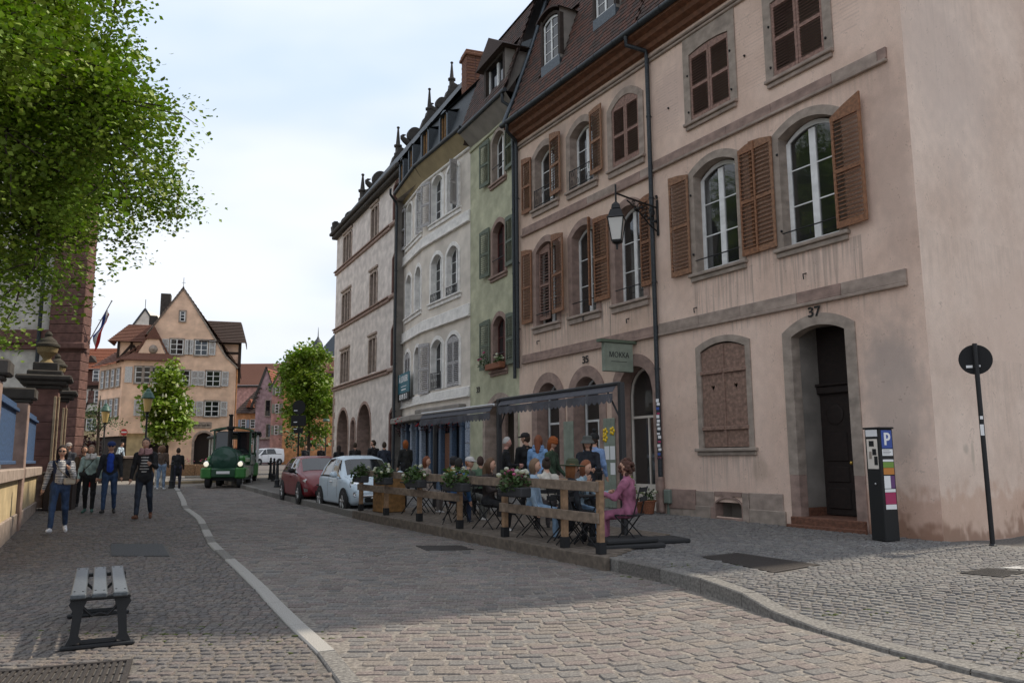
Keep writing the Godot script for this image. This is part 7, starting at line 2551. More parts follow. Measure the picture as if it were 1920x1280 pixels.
	for q in [[-18.25, -40.0, 1.0, "green topped street lamp in front of the chestnut tree"], [-21.6, -42.5, .88, "green topped street lamp left of the no entry sign"], [-14.4, -62.0, .9, "black street lamp at the edge of the arcade"], [-13.4, -62.5, .9, "black street lamp close against the arcade"]]:
		var p := Vector3(q[0], gy(q[0], q[1]), q[1])
		if first == null:
			first = thing("street_lamp", q[3], "street lamp", p, .3, "street lamps on the square")
			b = B.new()
			b.lathe([[.16, 0], [.16, .3], [.1, .4], [.08, 1.2], [.1, 1.25], [.055, 1.35], [.045, 3.3], [.09, 3.4], [.05, 3.45], [.12, 3.6]], 12)
			put(b, "post", "cast_iron", first)
			b = B.new()
			b.lathe([[.13, 3.6], [.24, 4.25]], 6)
			put(b, "lamp_glass", mat("lamp_amber", lin(.5, .36, .14), .3), first)
			b = B.new()
			b.lathe([[.3, 4.25], [.32, 4.3], [.2, 4.55], [.14, 4.6], [.1, 4.72], [0, 4.78]], 6)
			put(b, "lamp_hood", mat("lamp_green", lin(.03, .09, .07), .5), first)
		else: copy(first, p, .3, q[3]).scale = Vector3.ONE * q[2]
func grate(called: String, label: String, at: Vector3, turn: float, w: float, d: float, m: String, n: int) -> void:
	var t := thing(called, label, "grate", at, turn)
	var b := B.new()
	b.box(Vector3(-w / 2, -.05, -d / 2), Vector3(w / 2, -.025, d / 2))
	put(b, "pit", "dark_room", t)
	b = B.new()
	for s in [[-w / 2, w / 2, -d / 2, -d / 2 + .04], [-w / 2, w / 2, d / 2 - .04, d / 2], [-w / 2, -w / 2 + .04, -d / 2 + .04, d / 2 - .04], [w / 2 - .04, w / 2, -d / 2 + .04, d / 2 - .04]]: b.box(Vector3(s[0], -.05, s[2]), Vector3(s[1], .006, s[3]))
	put(b, "frame", m, t)
	var p := w / (w / .045)
	var x := -w / 2 + .05
	var bar := B.new()
	bar.cbox(Vector3(-.014, -.03, -d / 2 + .04), Vector3(.014, .003, d / 2 - .04), .004)
	var mesh := bar.mesh()
	while x < w / 2 - .05:
		var o := put(mesh, "bar", m, t)
		o.position.x = x
		x += p
	for k in 6:
		var z := -d / 2 + .04 + (d - .08) * (k + .5) / 6
		b = B.new()
		b.box(Vector3(-w / 2 + .04, -.03, z - .01), Vector3(w / 2 - .04, -.004, z + .01))
		put(b, "cross_bar", m, t)
func cover(called: String, label: String, q: Array, fh: Callable, m: String) -> void:
	var c: Vector2 = (q[0] + q[1] + q[2] + q[3]) / 4
	var t := thing(called, label, "cover plate", Vector3(c.x, fh.call(c.x, -c.y), c.y))
	var P := []
	for p in q: P.append(Vector3(p.x - c.x, fh.call(p.x, -p.y) - t.position.y + .001, p.y - c.y))
	if (P[1] - P[0]).cross(P[3] - P[0]).y < 0: P.reverse()
	var b := B.new()
	b.quad(P[0], P[1], P[2], P[3])
	for k in 4: b.quad(P[k] + Vector3(0, -.06, 0), P[(k + 1) % 4] + Vector3(0, -.06, 0), P[(k + 1) % 4], P[k])
	put(b, "frame", m, t)
	b = B.new()
	var n := 14
	for k in n:                                                   # raised ribs
		var t0 := lerpf(.05, .95, (k + .1) / n)
		var t1 := lerpf(.05, .95, (k + .62) / n)
		var u := Vector3(0, .0025, 0)
		var e := [P[0].lerp(P[1], t0), P[0].lerp(P[1], t1), P[3].lerp(P[2], t1), P[3].lerp(P[2], t0)]
		var a := [e[0].lerp(e[3], .05) + u, e[1].lerp(e[2], .05) + u, e[1].lerp(e[2], .95) + u, e[0].lerp(e[3], .95) + u]
		b.quad(a[0], a[1], a[2], a[3])
		for j in 4: b.quad(a[j] - u, a[(j + 1) % 4] - u, a[(j + 1) % 4], a[j])
	stuff(put(b, "ribs", m, t))

# ---------------------------------------------------------------- cafe terrace
const TA := Vector2(1.3, -11.25)
const TD := Vector2(-.509, -.861)
const TN := Vector2(.861, -.509)
func tp(s: float, w: float, y := 0.0) -> Vector3:
	var p := TA + TD * s + TN * w
	return Vector3(p.x, hg(-p.y) + .18 + y, p.y)
func build_terrace() -> void:
	var turn := deg_to_rad(120.6)
	var slope := atan((hg(20.05) - hg(11.25)) / 10.22)
	var base := thing("terrace_deck", "low wooden cafe terrace deck edged with thick boards along the road", "deck")
	for k in 14:
		var b := B.new()
		var a := tp(0, .05 + k * .19, -.03)
		b.T = Transform3D(Basis(Vector3.UP, turn) * Basis(Vector3.FORWARD, -slope), a)
		b.cbox(Vector3(.1 + .13 * k, 0, 0), Vector3(10.2, .028, .184), .005)
		put(b, "plank", "deck", base)
	for k in 4:
		var b := B.new()
		b.T = Transform3D(Basis(Vector3.UP, turn) * Basis(Vector3.FORWARD, -slope), tp(0, 0, -.03))
		b.cbox(Vector3(.02 + k * 2.56, -.19, -.05), Vector3(2.57 + k * 2.56, .028, .045), .012)
		put(b, "edge_board", "deck", base)
	# fence
	var f := thing("terrace_fence", "weathered two-rail wooden fence along the street side of the terrace", "fence")
	var ps := [.3, 1.2, 3.0, 4.7, 6.55, 8.4, 10.05]
	for s in ps:
		var b := B.new()
		b.T = Transform3D(Basis(Vector3.UP, turn), tp(s, .1))
		b.cbox(Vector3(-.045, 0, -.045), Vector3(.045, 1.02, .045), .008)
		put(b, "post", "wood_fence", f)
		b = B.new()
		b.T = Transform3D(Basis(Vector3.UP, turn), tp(s, .1))
		b.box(Vector3(-.055, 0, -.055), Vector3(.055, .16, .055))
		put(b, "post_shoe", "iron_matt", f)
	for r in [[0.25, 3.05, .86, "near top rail"], [3.0, 6.6, .84, ""], [6.5, 10.1, .84, ""], [.25, 3.05, .42, ""], [4.6, 7.0, .5, ""], [6.95, 10.1, .5, ""]]:
		var b := B.new()
		var a := tp(r[0], .03, r[2])
		var c := tp(r[1], .03, r[2])
		var d := c - a
		b.T = Transform3D(Basis(Vector3.UP, turn) * Basis(Vector3.FORWARD, -atan2(d.y, Vector2(d.x, d.z).length())), a)
		b.cbox(Vector3(0, 0, -.018), Vector3(d.length(), .145, .018), .006)
		put(b, "rail", "wood_grey", f)
	# flower boxes on the rail
	var names_ := ["dark flower box of small leaves at the far end of the terrace fence", "dark flower box with several white blooms on the terrace fence", "dark flower box with one white bloom at mid fence", "dark flower box with a single large white bloom beside the laughing woman", "dark flower box with white and pink blooms nearest the road corner"]
	var fs := [9.55, 8.05, 6.3, 4.45, 2.35]
	for k in 5:
		var t := thing("flower_box", names_[k], "flower box", tp(fs[k], -.1, .66), turn, "flower boxes hung on the terrace fence")
		var b := B.new()
		var hw: float = [.3, .3, .34, .4, .38][k]
		b.cbox(Vector3(-hw, .04, -.1), Vector3(hw, .2, .1), .02)
		put(b, "trough", "planter", t)
		rng.seed = 500 + k
		plant(t, Vector3(0, .27, 0), Vector3(hw * 1.1, .22, .22), 260, ["leaf_pot", "leaf_pot", "leaf_dark", "leaf_dark", "leaf_pot"][k], "petal", [2, 9, 5, 6, 10][k], .075)
		if k == 4: plant(t, Vector3(-.05, .36, 0), Vector3(.3, .14, .15), 20, "leaf_pot", "petal_pink", 7, .06)
	var bt := thing("wooden_stand", "golden brown wooden box stand at the far end of the terrace", "stand", tp(9.35, .55), turn)
	var wb := B.new()
	wb.cbox(Vector3(-.3, 0, -.3), Vector3(.3, .82, .3), .015)
	put(wb, "box", "barrel", bt)
	wb = B.new()
	wb.cbox(Vector3(-.33, .82, -.33), Vector3(.33, .86, .33), .01)
	put(wb, "top", "barrel", bt)
	# awnings on black posts
	var P := [Vector3(1.92, 0, -14.1), Vector3(-.3, 0, -17.97), Vector3(-2.46, 0, -21.7)]
	for k in 2:
		var a: Vector3 = P[k]
		var c: Vector3 = P[k + 1]
		var u := (c - a).normalized()
		var nrm := Vector3(.867, 0, -.498)
		var L := (c - a).length()
		var t := thing("awning", ["nearer dark grey awning with scalloped valance on black posts", "farther dark grey awning with scalloped valance behind the first"][k], "awning", a, 0.0, "cafe awnings")
		var y0: float = [2.82, 2.72][k]
		var b := B.new()
		var e := .12 if k == 0 else .25
		var p0 := u * e
		var p1 := u * (L - .12)
		var out := -nrm * .1 + Vector3(0, -.14, 0)
		for sh in [Vector3(0, .03, 0), Vector3(0, .018, 0)]: b.quad(p0 + out + Vector3(0, y0, 0) + sh, p1 + out + Vector3(0, y0, 0) + sh, p1 + Vector3(0, y0, 0) + sh, p0 + Vector3(0, y0, 0) + sh)
		put(b, "canopy", "awning", t)
		b = B.new()                                                # scalloped valance
		var n := 26
		var side := out + Vector3(0, .02, 0)
		for i in n:
			for j in 4:
				var ta := (i + j / 4.0) / n
				var tb := (i + (j + 1) / 4.0) / n
				var da := .13 + .05 * sin(PI * j / 4.0)
				var db := .13 + .05 * sin(PI * (j + 1) / 4.0)
				var qa := p0.lerp(p1, ta) + side + Vector3(0, y0 - .02, 0)
				var qb := p0.lerp(p1, tb) + side + Vector3(0, y0 - .02, 0)
				var wob := -nrm * .015 * sin(ta * 37.0)
				b.quad(qa + Vector3(0, -da, 0) + wob, qb + Vector3(0, -db, 0) + wob, qb, qa)
		put(b, "valance", "awning", t)
		b = B.new()
		b.T = Transform3D(Basis(u, Vector3.UP, u.cross(Vector3.UP)), Vector3.ZERO)
		b.cbox(Vector3(e - .1, y0, -.05), Vector3(L - .05, y0 + .06, .05), .012)
		put(b, "front_beam", "awning_frame" if k == 0 else "steel", t)
		for q in ([0.0, L] if k == 0 else [L * .8]):
			b = B.new()
			var w: float = .048 if k == 0 else .04
			b.T = Transform3D(Basis(u, Vector3.UP, u.cross(Vector3.UP)), u * q)
			b.cbox(Vector3(-w, hg(16) + .12, -w), Vector3(w, y0 + .05, w), .008)
			put(b, "post", "awning_frame", t)
			b = B.new()
			b.T = Transform3D(Basis(u, Vector3.UP, u.cross(Vector3.UP)), u * q)
			var s := 1.0 if q < 1.0 else -1.0
			b.tube([Vector3(0, y0 - .65, 0), Vector3(s * .45, y0 - .02, 0)], .018, 6)
			put(b, "strut", "awning_frame", t)
	# rubber mats stacked by the end post
	for k in 3:
		var t := thing("rubber_mat", ["lower black rubber ramp mat beside the terrace end", "upper black rubber mat lying on the lower one", "black rubber mat beside the awning post"][k], "mat", Vector3([1.75, 1.72, 2.35][k], hr(2, 12.7) + [.0, .075, .0][k], [-12.55, -12.6, -13.25][k]), [.35, .42, .3][k], "rubber mats at the terrace end")
		var b := B.new()
		b.cbox(Vector3([-.55, -.5, -.42][k], 0, -.3), Vector3([.5, .42, .42][k], .07, .3), .02)
		put(b, "mat", "rubber", t)
	# tables and folding chairs
	var tabs := [[1.75, .75], [4.0, .95], [6.2, .9], [8.3, .85]]
	var tl := ["small black folding table nearest the end post", "small black folding table beside the laughing woman", "small black folding table before the man in the white cap", "small black folding table at the far end of the terrace"]
	for k in 4:
		var t := thing("cafe_table", tl[k], "table", tp(tabs[k][0], tabs[k][1]), turn, "folding cafe tables")
		var b := B.new()
		b.cbox(Vector3(-.33, .7, -.33), Vector3(.33, .73, .33), .008)
		put(b, "top", "iron_matt", t)
		for s in [-1.0, 1.0]:
			b = B.new()
			b.tube([Vector3(s * .28, 0, -.3), Vector3(s * .28, .7, .26)], .012, 6); b.tube([Vector3(s * .26, 0, .3), Vector3(s * .26, .7, -.26)], .012, 6)
			put(b, "leg", "iron_matt", t)
		rng.seed = 600 + k
		for g in 3:
			var gl := thing("glass", ["clear tumbler on the left of the folding table", "clear tumbler in the middle of the folding table", "clear tumbler on the right of the folding table"][g] + [" nearest the end post", " beside the laughing woman", " before the man in the white cap", " at the far end"][k], "glass", tp(tabs[k][0] + rng.randf_range(-.2, .2), tabs[k][1] - .2 + .18 * g, .735), 0.0, "glasses on the cafe tables")
			b = B.new()
			b.lathe([[.025, 0], [.033, .11], [.03, .11], [.022, .006], [0, .006]], 12)
			put(b, "tumbler", "glass", gl)
	# pots by the cafe door
	for k in 2:
		var t := thing("plant_pot", ["terracotta pot with a small green conifer by the cafe door", "terracotta pot of white flowers by the downpipe"][k], "plant pot", [Vector3(2.82, hr(3, 19) - .0, -19.35), Vector3(3.12, hr(3, 19), -18.75)][k])
		var b := B.new()
		b.lathe([[.0, 0], [.11, 0], [.16, .26], [.18, .27], [.18, .31], [.15, .31], [.14, .28], [0, .28]], 16)
		put(b, "pot", "terracotta", t)
		rng.seed = 640 + k
		if k == 0:
			var cb := B.new()
			cb.usecol = true
			for q in 260:
				var h := rng.randf()
				var r := .17 * (1 - h) + .01
				var an := rng.randf() * TAU
				var v := rng.randf_range(.7, 1.3)
				cb.col = Color(v, v, v)
				leaf_at(cb, Vector3(cos(an) * r, .3 + h * .5, sin(an) * r), .055)
			put(cb, "conifer", "leaf", t)
		else: plant(t, Vector3(0, .42, 0), Vector3(.2, .17, .2), 150, "leaf_pot", "petal", 14, .06)
	var t3 := thing("plant_pot", "small terracotta pot between the conifer and the white flowers", "plant pot", Vector3(3.0, hr(3, 19), -19.05))
	var b3 := B.new()
	b3.lathe([[.0, 0], [.09, 0], [.13, .2], [.15, .21], [.15, .25], [.12, .25], [.11, .22], [0, .22]], 16)
	put(b3, "pot", "terracotta", t3)
func folding_chair(label: String, at: Vector3, turn: float) -> void:
	if chair0 != null:
		copy(chair0, at, turn, label); return
	chair0 = thing("folding_chair", label, "chair", at, turn, "folding terrace chairs")
	var b := B.new()
	for k in 4:
		b = B.new()
		b.cbox(Vector3(-.2, .44, -.18 + k * .095), Vector3(.2, .46, -.1 + k * .095), .005)
		put(b, "seat_slat", "iron_matt", chair0)
	for y in [.66, .8]:
		b = B.new()
		b.cbox(Vector3(-.2, y, -.235), Vector3(.2, y + .07, -.22), .005)
		put(b, "back_slat", "iron_matt", chair0)
	for s in [-.2, .2]:
		b = B.new()
		b.tube([Vector3(s, 0, .22), Vector3(s, .45, -.12), Vector3(s, .88, -.24)], .011, 6)
		put(b, "leg", "iron_matt", chair0)
		b = B.new()
		b.tube([Vector3(s * .92, 0, -.24), Vector3(s * .92, .44, .18)], .011, 6)
		put(b, "leg", "iron_matt", chair0)
var chair0: Node3D = null

# ---------------------------------------------------------------- people
func nets(bones: Array, cell: float, b: B, cols: Array, stripe: Array) -> void:
	# bones: [a, ra, b, rb, colour id, flatten]; smooth union of tapered capsules, meshed as surface nets
	var lo := Vector3(99, 99, 99)
	var hi := -lo
	for q in bones:
		for e in [[q[0], q[1]], [q[2], q[3]]]:
			lo = lo.min(e[0] - Vector3.ONE * (e[1] + .06)); hi = hi.max(e[0] + Vector3.ONE * (e[1] + .06))
	var nx := int((hi.x - lo.x) / cell) + 2
	var ny := int((hi.y - lo.y) / cell) + 2
	var nz := int((hi.z - lo.z) / cell) + 2
	var F := PackedFloat32Array()
	F.resize(nx * ny * nz); F.fill(9.0)
	var D := PackedFloat32Array()
	D.resize(nx * ny * nz); D.fill(9.0)
	var I := PackedByteArray()
	I.resize(nx * ny * nz)
	var k := .04
	for q in bones:
		var a: Vector3 = q[0]
		var e: Vector3 = q[2]
		var ra: float = q[1]
		var rb: float = q[3]
		var id: int = q[4]
		var fz: float = q[5]
		var m := maxf(ra, rb) + .055
		var l0 := (a.min(e) - Vector3.ONE * m - lo) / cell
		var h0 := (a.max(e) + Vector3.ONE * m - lo) / cell
		var d := e - a
		d.z *= fz
		var dd := maxf(d.length_squared(), 1e-6)
		for y in range(maxi(0, int(l0.y)), mini(ny, int(h0.y) + 2)):
			for z in range(maxi(0, int(l0.z)), mini(nz, int(h0.z) + 2)):
				var row := (y * nz + z) * nx
				for x in range(maxi(0, int(l0.x)), mini(nx, int(h0.x) + 2)):
					var p := lo + Vector3(x, y, z) * cell - a
					p.z *= fz
					var t := clampf(p.dot(d) / dd, 0, 1)
					var f := (p - d * t).length() - (ra + (rb - ra) * t)
					var i := row + x
					var g := F[i]
					if f < D[i]:
						D[i] = f; I[i] = id
					var h := maxf(k - absf(f - g), 0) / k
					F[i] = minf(f, g) - h * h * k * .25
	var vid := PackedInt32Array()
	vid.resize(nx * ny * nz); vid.fill(-1)
	var V := PackedVector3Array()
	var C := PackedInt32Array()
	var offs := [0, 1, nx, nx + 1, nx * nz, nx * nz + 1, nx * nz + nx, nx * nz + nx + 1]
	var cor := [Vector3(0, 0, 0), Vector3(1, 0, 0), Vector3(0, 0, 1), Vector3(1, 0, 1), Vector3(0, 1, 0), Vector3(1, 1, 0), Vector3(0, 1, 1), Vector3(1, 1, 1)]
	var edges := [[0, 1], [2, 3], [4, 5], [6, 7], [0, 2], [1, 3], [4, 6], [5, 7], [0, 4], [1, 5], [2, 6], [3, 7]]
	var lim := cell * 2.2
	for y in ny - 1:
		for z in nz - 1:
			var row := (y * nz + z) * nx
			for x in nx - 1:
				var i := row + x
				if absf(F[i]) > lim: continue
				var f8 := []
				var pos := 0
				for o in offs:
					f8.append(F[i + o])
					if F[i + o] > 0: pos += 1
				if pos == 0 or pos == 8: continue
				var s := Vector3.ZERO
				var c := 0
				for e in edges:
					var fa: float = f8[e[0]]
					var fb: float = f8[e[1]]
					if (fa > 0) != (fb > 0):
						s += cor[e[0]].lerp(cor[e[1]], fa / (fa - fb)); c += 1
				vid[i] = V.size()
				V.append(lo + (Vector3(x, y, z) + s / c) * cell)
				C.append(I[i] if f8[0] < f8[7] else I[i + offs[7]])
	var N := PackedVector3Array()
	N.resize(V.size())
	var Q := []
	var st := [1, nx * nz, nx]                       # x, y, z strides
	for y in range(1, ny - 1):
		for z in range(1, nz - 1):
			var row := (y * nz + z) * nx
			for x in range(1, nx - 1):
				var i := row + x
				var f0 := F[i]
				if absf(f0) > lim: continue
				for ax in 3:
					var f1 := F[i + st[ax]]
					if (f0 > 0) == (f1 > 0): continue
					var u: int = st[(ax + 1) % 3]
					var w: int = st[(ax + 2) % 3]
					var q := [vid[i], vid[i - u], vid[i - u - w], vid[i - w]]
					if q[0] < 0 or q[1] < 0 or q[2] < 0 or q[3] < 0: continue
					if f0 > 0: q.reverse()
					var nn := (V[q[2]] - V[q[0]]).cross(V[q[3]] - V[q[1]])
					for e in q: N[e] += nn
					Q.append(q)
	for q in Q:
		for e in [q[0], q[2], q[1], q[0], q[3], q[2]]:
			var p := V[e]
			var col: Color = cols[C[e]]
			if stripe.size() > 0 and C[e] >= stripe[0] and C[e] <= stripe[1] and fposmod(p.y, stripe[3]) < stripe[3] * stripe[4]: col = stripe[2]
			if C[e] != 0:                               # creases and wear in the cloth
				var w := fn.get_noise_3d(p.x * 520, p.y * 300, p.z * 520)
				col = Color(col.r, col.g, col.b) * (1.0 + .5 * w); col.a = 1.0
				b.col = col
				b.vt(p, N[e].normalized() + Vector3(w, fn.get_noise_3d(p.z * 400 + 90, p.y * 500, p.x * 400), -w) * .7)
			else:
				b.col = col
				b.vt(p, N[e])
func head_ball(b: B, T: Transform3D, f: Callable, su := 20, sv := 14) -> void:
	var P := []
	for i in sv + 1:
		var row := []
		for j in su:
			var th := PI * i / sv - PI / 2
			var ph := TAU * j / su
			row.append(f.call(Vector3(cos(th) * sin(ph), sin(th), cos(th) * cos(ph))))     # [position, colour]
		P.append(row)
	for i in sv:
		for j in su:
			var k := (j + 1) % su
			var q := [P[i][j], P[i][k], P[i + 1][k], P[i + 1][j]]
			var nn: Vector3 = (q[2][0] - q[0][0]).cross(q[3][0] - q[1][0])
			if nn.length_squared() < 1e-16: nn = (q[1][0] - q[0][0]).cross(q[2][0] - q[0][0])
			nn = (T.basis * nn).normalized()
			for e in [0, 2, 1, 0, 3, 2]:
				b.col = q[e][1]
				b.vt(T * q[e][0], (nn + (T.basis * q[e][0]).normalized()).normalized())
func hand(b: B, w: Vector3, d: Vector3, skin: Color, side: float, curl: float) -> void:
	b.col = skin
	d = d.normalized()
	var ref := Vector3.FORWARD if absf(d.z) < .8 else Vector3.UP
	var u := d.cross(ref).normalized()
	var v := u.cross(d).normalized()
	b.tube([w, w + d * .03, w + d * .075], [.024, .034, .03], 8)
	for k in 4:
		var o := w + d * .07 + v * (-.024 + .016 * k)
		var l: float = [.058, .068, .064, .05][k]
		var d2 := (d + u * side * curl).normalized()
		b.tube([o, o + d * l * .5, o + d * l * .5 + d2 * l * .5], [.0095, .009, .006], 5)
	var tb := w + d * .025 - v * .03
	b.tube([tb, tb + (d - v * .9).normalized() * .03, tb + (d - v * .4).normalized() * .062], [.011, .01, .007], 5)
func person(label: String, pos: Vector3, yaw: float, H: float, o: Dictionary) -> Node3D:
	var t := thing("person", label, "person", pos, yaw, o.get("group", ""))
	var s := H / 1.75
	var sit: bool = o.get("sit", false)
	var lean: float = o.get("lean", .05)
	var hipy := .53 if sit else .93
	var dir := Vector3(0, cos(lean), sin(lean))
	var P := Vector3(0, hipy, 0)
	var L: Array = o.get("stride", [[1.45, 1.45], [1.4, 1.5]] if sit else [[.05, .05], [-.05, .05]])
	var A: Array = o.get("arms", [[.1, .12, .25], [.1, .12, .25]])
	var skin: Color = o.get("skin", Color(.5, .29, .2))
	var top: Color = o.top
	var legs: Color = o.legs
	var cols := [skin, top, legs, o.get("shoes", Color(.03, .03, .03)), o.get("shirt", top), o.get("sleeve", top)]
	var bones := []
	var low := 9.0
	var ank := []
	for i in 2:
		var sd := -1.0 if i == 0 else 1.0
		var hip := P + Vector3(sd * .09, -.03, 0)
		var a: float = L[i][0]
		var kb: float = L[i][1]
		var knee := hip + Vector3(sd * .035, -cos(a), sin(a)) * .43
		var an := knee + Vector3(0, -cos(a - kb), sin(a - kb)) * .42
		var tilt := clampf(a - kb, -.9, .5)
		var toe := an + Vector3(sd * .03, -.045 + sin(tilt) * .12, .16 * cos(tilt))
		var heel := an + Vector3(0, -.04, -.035)
		bones.append([hip, .092, knee, .062, 2, 1.0]); bones.append([knee, .06, an + Vector3(0, .05, 0), .05, 2, 1.0])
		bones.append([heel, .042, toe, .034, 3, 1.0])
		low = minf(low, minf(toe.y - .034, heel.y - .042))
		ank.append(an)
	var chest := P + dir * .3
	var nb := P + dir * .5
	bones.append([P + Vector3(-.07, 0, 0), .11, P + Vector3(.07, 0, 0), .11, 2, 1.15])
	bones.append([P + dir * .08, o.get("belly", .135), chest, .15, 1, 1.3]); bones.append([chest, .15, nb, .075, 1, 1.3])
	bones.append([P + dir * .43 + Vector3(-.13, 0, 0), .075, P + dir * .43 + Vector3(.13, 0, 0), .075, 1, 1.0])
	if o.has("shirt"): bones.append([P + dir * .12 + Vector3(0, 0, .07), .085, P + dir * .44 + Vector3(0, 0, .062), .07, 4, 1.0])
	if o.get("coat", 0.0) > 0: bones.append([P + dir * .1, .14, P + Vector3(0, -o.coat, .02), .165, 1, 1.25])
	bones.append([nb, .055, nb + Vector3(0, .1, .02), .05, 0, 1.0])
	var wr := []
	for i in 2:
		var sd := -1.0 if i == 0 else 1.0
		var sh := P + dir * .435 + Vector3(sd * .18, 0, 0)
		var a: Array = A[i]
		var ud := Vector3(sd * sin(a[1]), -cos(a[0]) * cos(a[1]), sin(a[0])).normalized()
		var el := sh + ud * .28
		var fa: float = a[0] + a[2]
		var fd := Vector3(sd * (sin(a[1]) - .5 * sin(a[2]) * (a[3] if a.size() > 3 else .5)), -cos(fa), sin(fa)).normalized()
		var w := el + fd * .24
		bones.append([sh, .066, el, .05, 5, 1.0]); bones.append([el, .05, w, .036, 5, 1.0])
		wr.append([w, fd])
	var b := B.new()
	b.usecol = true
	var off := Vector3(0, -low, 0) if not sit else Vector3.ZERO
	b.T = Transform3D(Basis.from_scale(Vector3.ONE * s), off * s)
	nets(bones, o.get("cell", .026), b, cols, o.get("stripe", []))
	for i in 2: hand(b, wr[i][0], wr[i][1], skin, -1.0 if i == 0 else 1.0, o.get("curl", .6))
	# head with a face
	var hb := Basis(Vector3.UP, o.get("turn", 0.0)) * Basis(Vector3.RIGHT, o.get("nod", 0.05))
	var hT := Transform3D(hb, nb + Vector3(0, .185, .03 + sin(lean) * .05))
	var face := func(u: Vector3) -> Array:
		var p := u * Vector3(.074, .115, .093)
		var c := skin
		if u.z > 0:
			p.x *= 1.0 - .28 * smoothstep(-.2, -1.0, u.y)
			p.z += .014 * smoothstep(-.5, -.85, u.y)
			if absf(u.x) < .2 and u.y > -.42 and u.y < .12: p.z += .02 * (1.0 - absf(u.x) / .2) * smoothstep(.15, -.25, u.y)
			if absf(absf(u.x) - .36) < .17 and absf(u.y - .1) < .13: p.z -= .005
			elif absf(u.x) < .32 and absf(u.y + .55) < .1: c = Color(skin.r * .75, skin.g * .42, skin.b * .42)
		return [p, c]
	var T0 := b.T
	var hc0: Color = o.get("hair", Color(.04, .025, .015))
	head_ball(b, hT, face)
	b.col = skin
	for sd in [-1.0, 1.0]:
		b.T = T0 * hT
		b.ball(Vector3(sd * .077, 0, -.005), Vector3(.012, .03, .02), 6, 4)
		b.col = Color(.03, .02, .015)
		b.ball(Vector3(sd * .03, .013, .083), Vector3(.011, .006, .006), 6, 4)
		b.col = hc0 * .8 + skin * .2
		b.ball(Vector3(sd * .031, .03, .084), Vector3(.017, .004, .006), 6, 3)
		b.col = skin
	b.T = T0
	put(b, "body", "vcol", t)
	var hc: Color = o.get("hair", Color(.04, .025, .015))
	var hlen: float = o.get("hairlen", .0)
	if hlen > -.5:
		var h := B.new()
		h.usecol = true
		head_ball(h, T0 * hT, func(u: Vector3) -> Array:
			var p := u * Vector3(.074, .115, .093)
			var m := smoothstep(.42, .2, u.z - maxf(0.0, u.y - .35) * 1.6)
			m *= smoothstep(-.75, -.45, u.y + hlen * 2.0 + (.25 if u.z < -.3 else 0.0))
			p = p * lerpf(.62, 1.15 + .05 * hlen, m) + Vector3(0, .006 * m, -.008 * m)
			p.x *= 1.0 + .5 * clampf(hlen, 0, .6) * m * smoothstep(.9, .1, u.y)
			if hlen > 0 and u.y < 0 and m > .5: p.y -= hlen * .28 * -u.y
			var n := fn.get_noise_3d(u.x * 260, u.y * 90, u.z * 260)
			return [p * (1.0 + .03 * n * m), hc * (1.0 + .35 * n)], 22, 14)
		put(h, "hair", "vcol", t)
	if o.has("hat"):
		var hat: Array = o.hat                     # [kind, colour]
		var q := B.new()
		q.usecol = true; q.col = hat[1]
		q.T = T0 * hT
		match hat[0]:
			"cap":
				q.lathe([[.09, .03], [.098, .06], [.088, .1], [.05, .135], [0, .142]], 18, Vector3.ZERO, 1.0, 1.15)
				q.tube([Vector3(-.06, .045, .08), Vector3(0, .05, .17), Vector3(.06, .045, .08)], .012, 6)
				q.quad(Vector3(-.075, .042, .07), Vector3(.075, .042, .07), Vector3(.05, .03, .17), Vector3(-.05, .03, .17)); q.quad(Vector3(-.05, .025, .17), Vector3(.05, .025, .17), Vector3(.075, .036, .07), Vector3(-.075, .036, .07))
			"beanie": q.lathe([[.094, .01], [.103, .02], [.103, .06], [.096, .065], [.095, .1], [.06, .15], [0, .168]], 18, Vector3.ZERO, 1.0, 1.15)
			"pom":
				q.lathe([[.094, .01], [.103, .02], [.103, .06], [.095, .1], [.06, .15], [0, .165]], 18, Vector3.ZERO, 1.0, 1.15); q.ball(Vector3(0, .2, 0), Vector3(.05, .05, .05))
			"brim": q.lathe([[.095, .03], [.19, .02], [.2, .035], [.1, .05], [.098, .06], [.095, .11], [.07, .15], [0, .155]], 22, Vector3.ZERO, 1.0, 1.12)
			"bucket": q.lathe([[.15, -.005], [.152, .005], [.1, .07], [.095, .13], [.08, .145], [0, .15]], 20, Vector3.ZERO, 1.0, 1.12)
		put(q, "hat", "vcol", t)
	if o.get("glasses", false):
		var q := B.new()
		q.T = T0 * hT
		for sd in [-1.0, 1.0]: q.ball(Vector3(sd * .033, .014, .086), Vector3(.027, .02, .012), 8, 5)
		q.tube([Vector3(-.075, .02, .02), Vector3(-.05, .02, .085), Vector3(.05, .02, .085), Vector3(.075, .02, .02)], .005, 5)
		put(q, "sunglasses", "black", t)
	if o.has("scarf"):
		var q := B.new()
		q.usecol = true; q.T = T0
		for k in 3:
			var ring_ := []
			for j in 13: ring_.append(nb + Vector3(sin(TAU * j / 12) * (.1 + .012 * k), .05 - .04 * k + .015 * cos(j * 1.9 + k), cos(TAU * j / 12) * (.09 + .015 * k) + .02))
			q.col = o.scarf * (1.0 - .08 * k)
			q.tube(ring_, .035, 7, false)
		put(q, "scarf", "vcol", t)
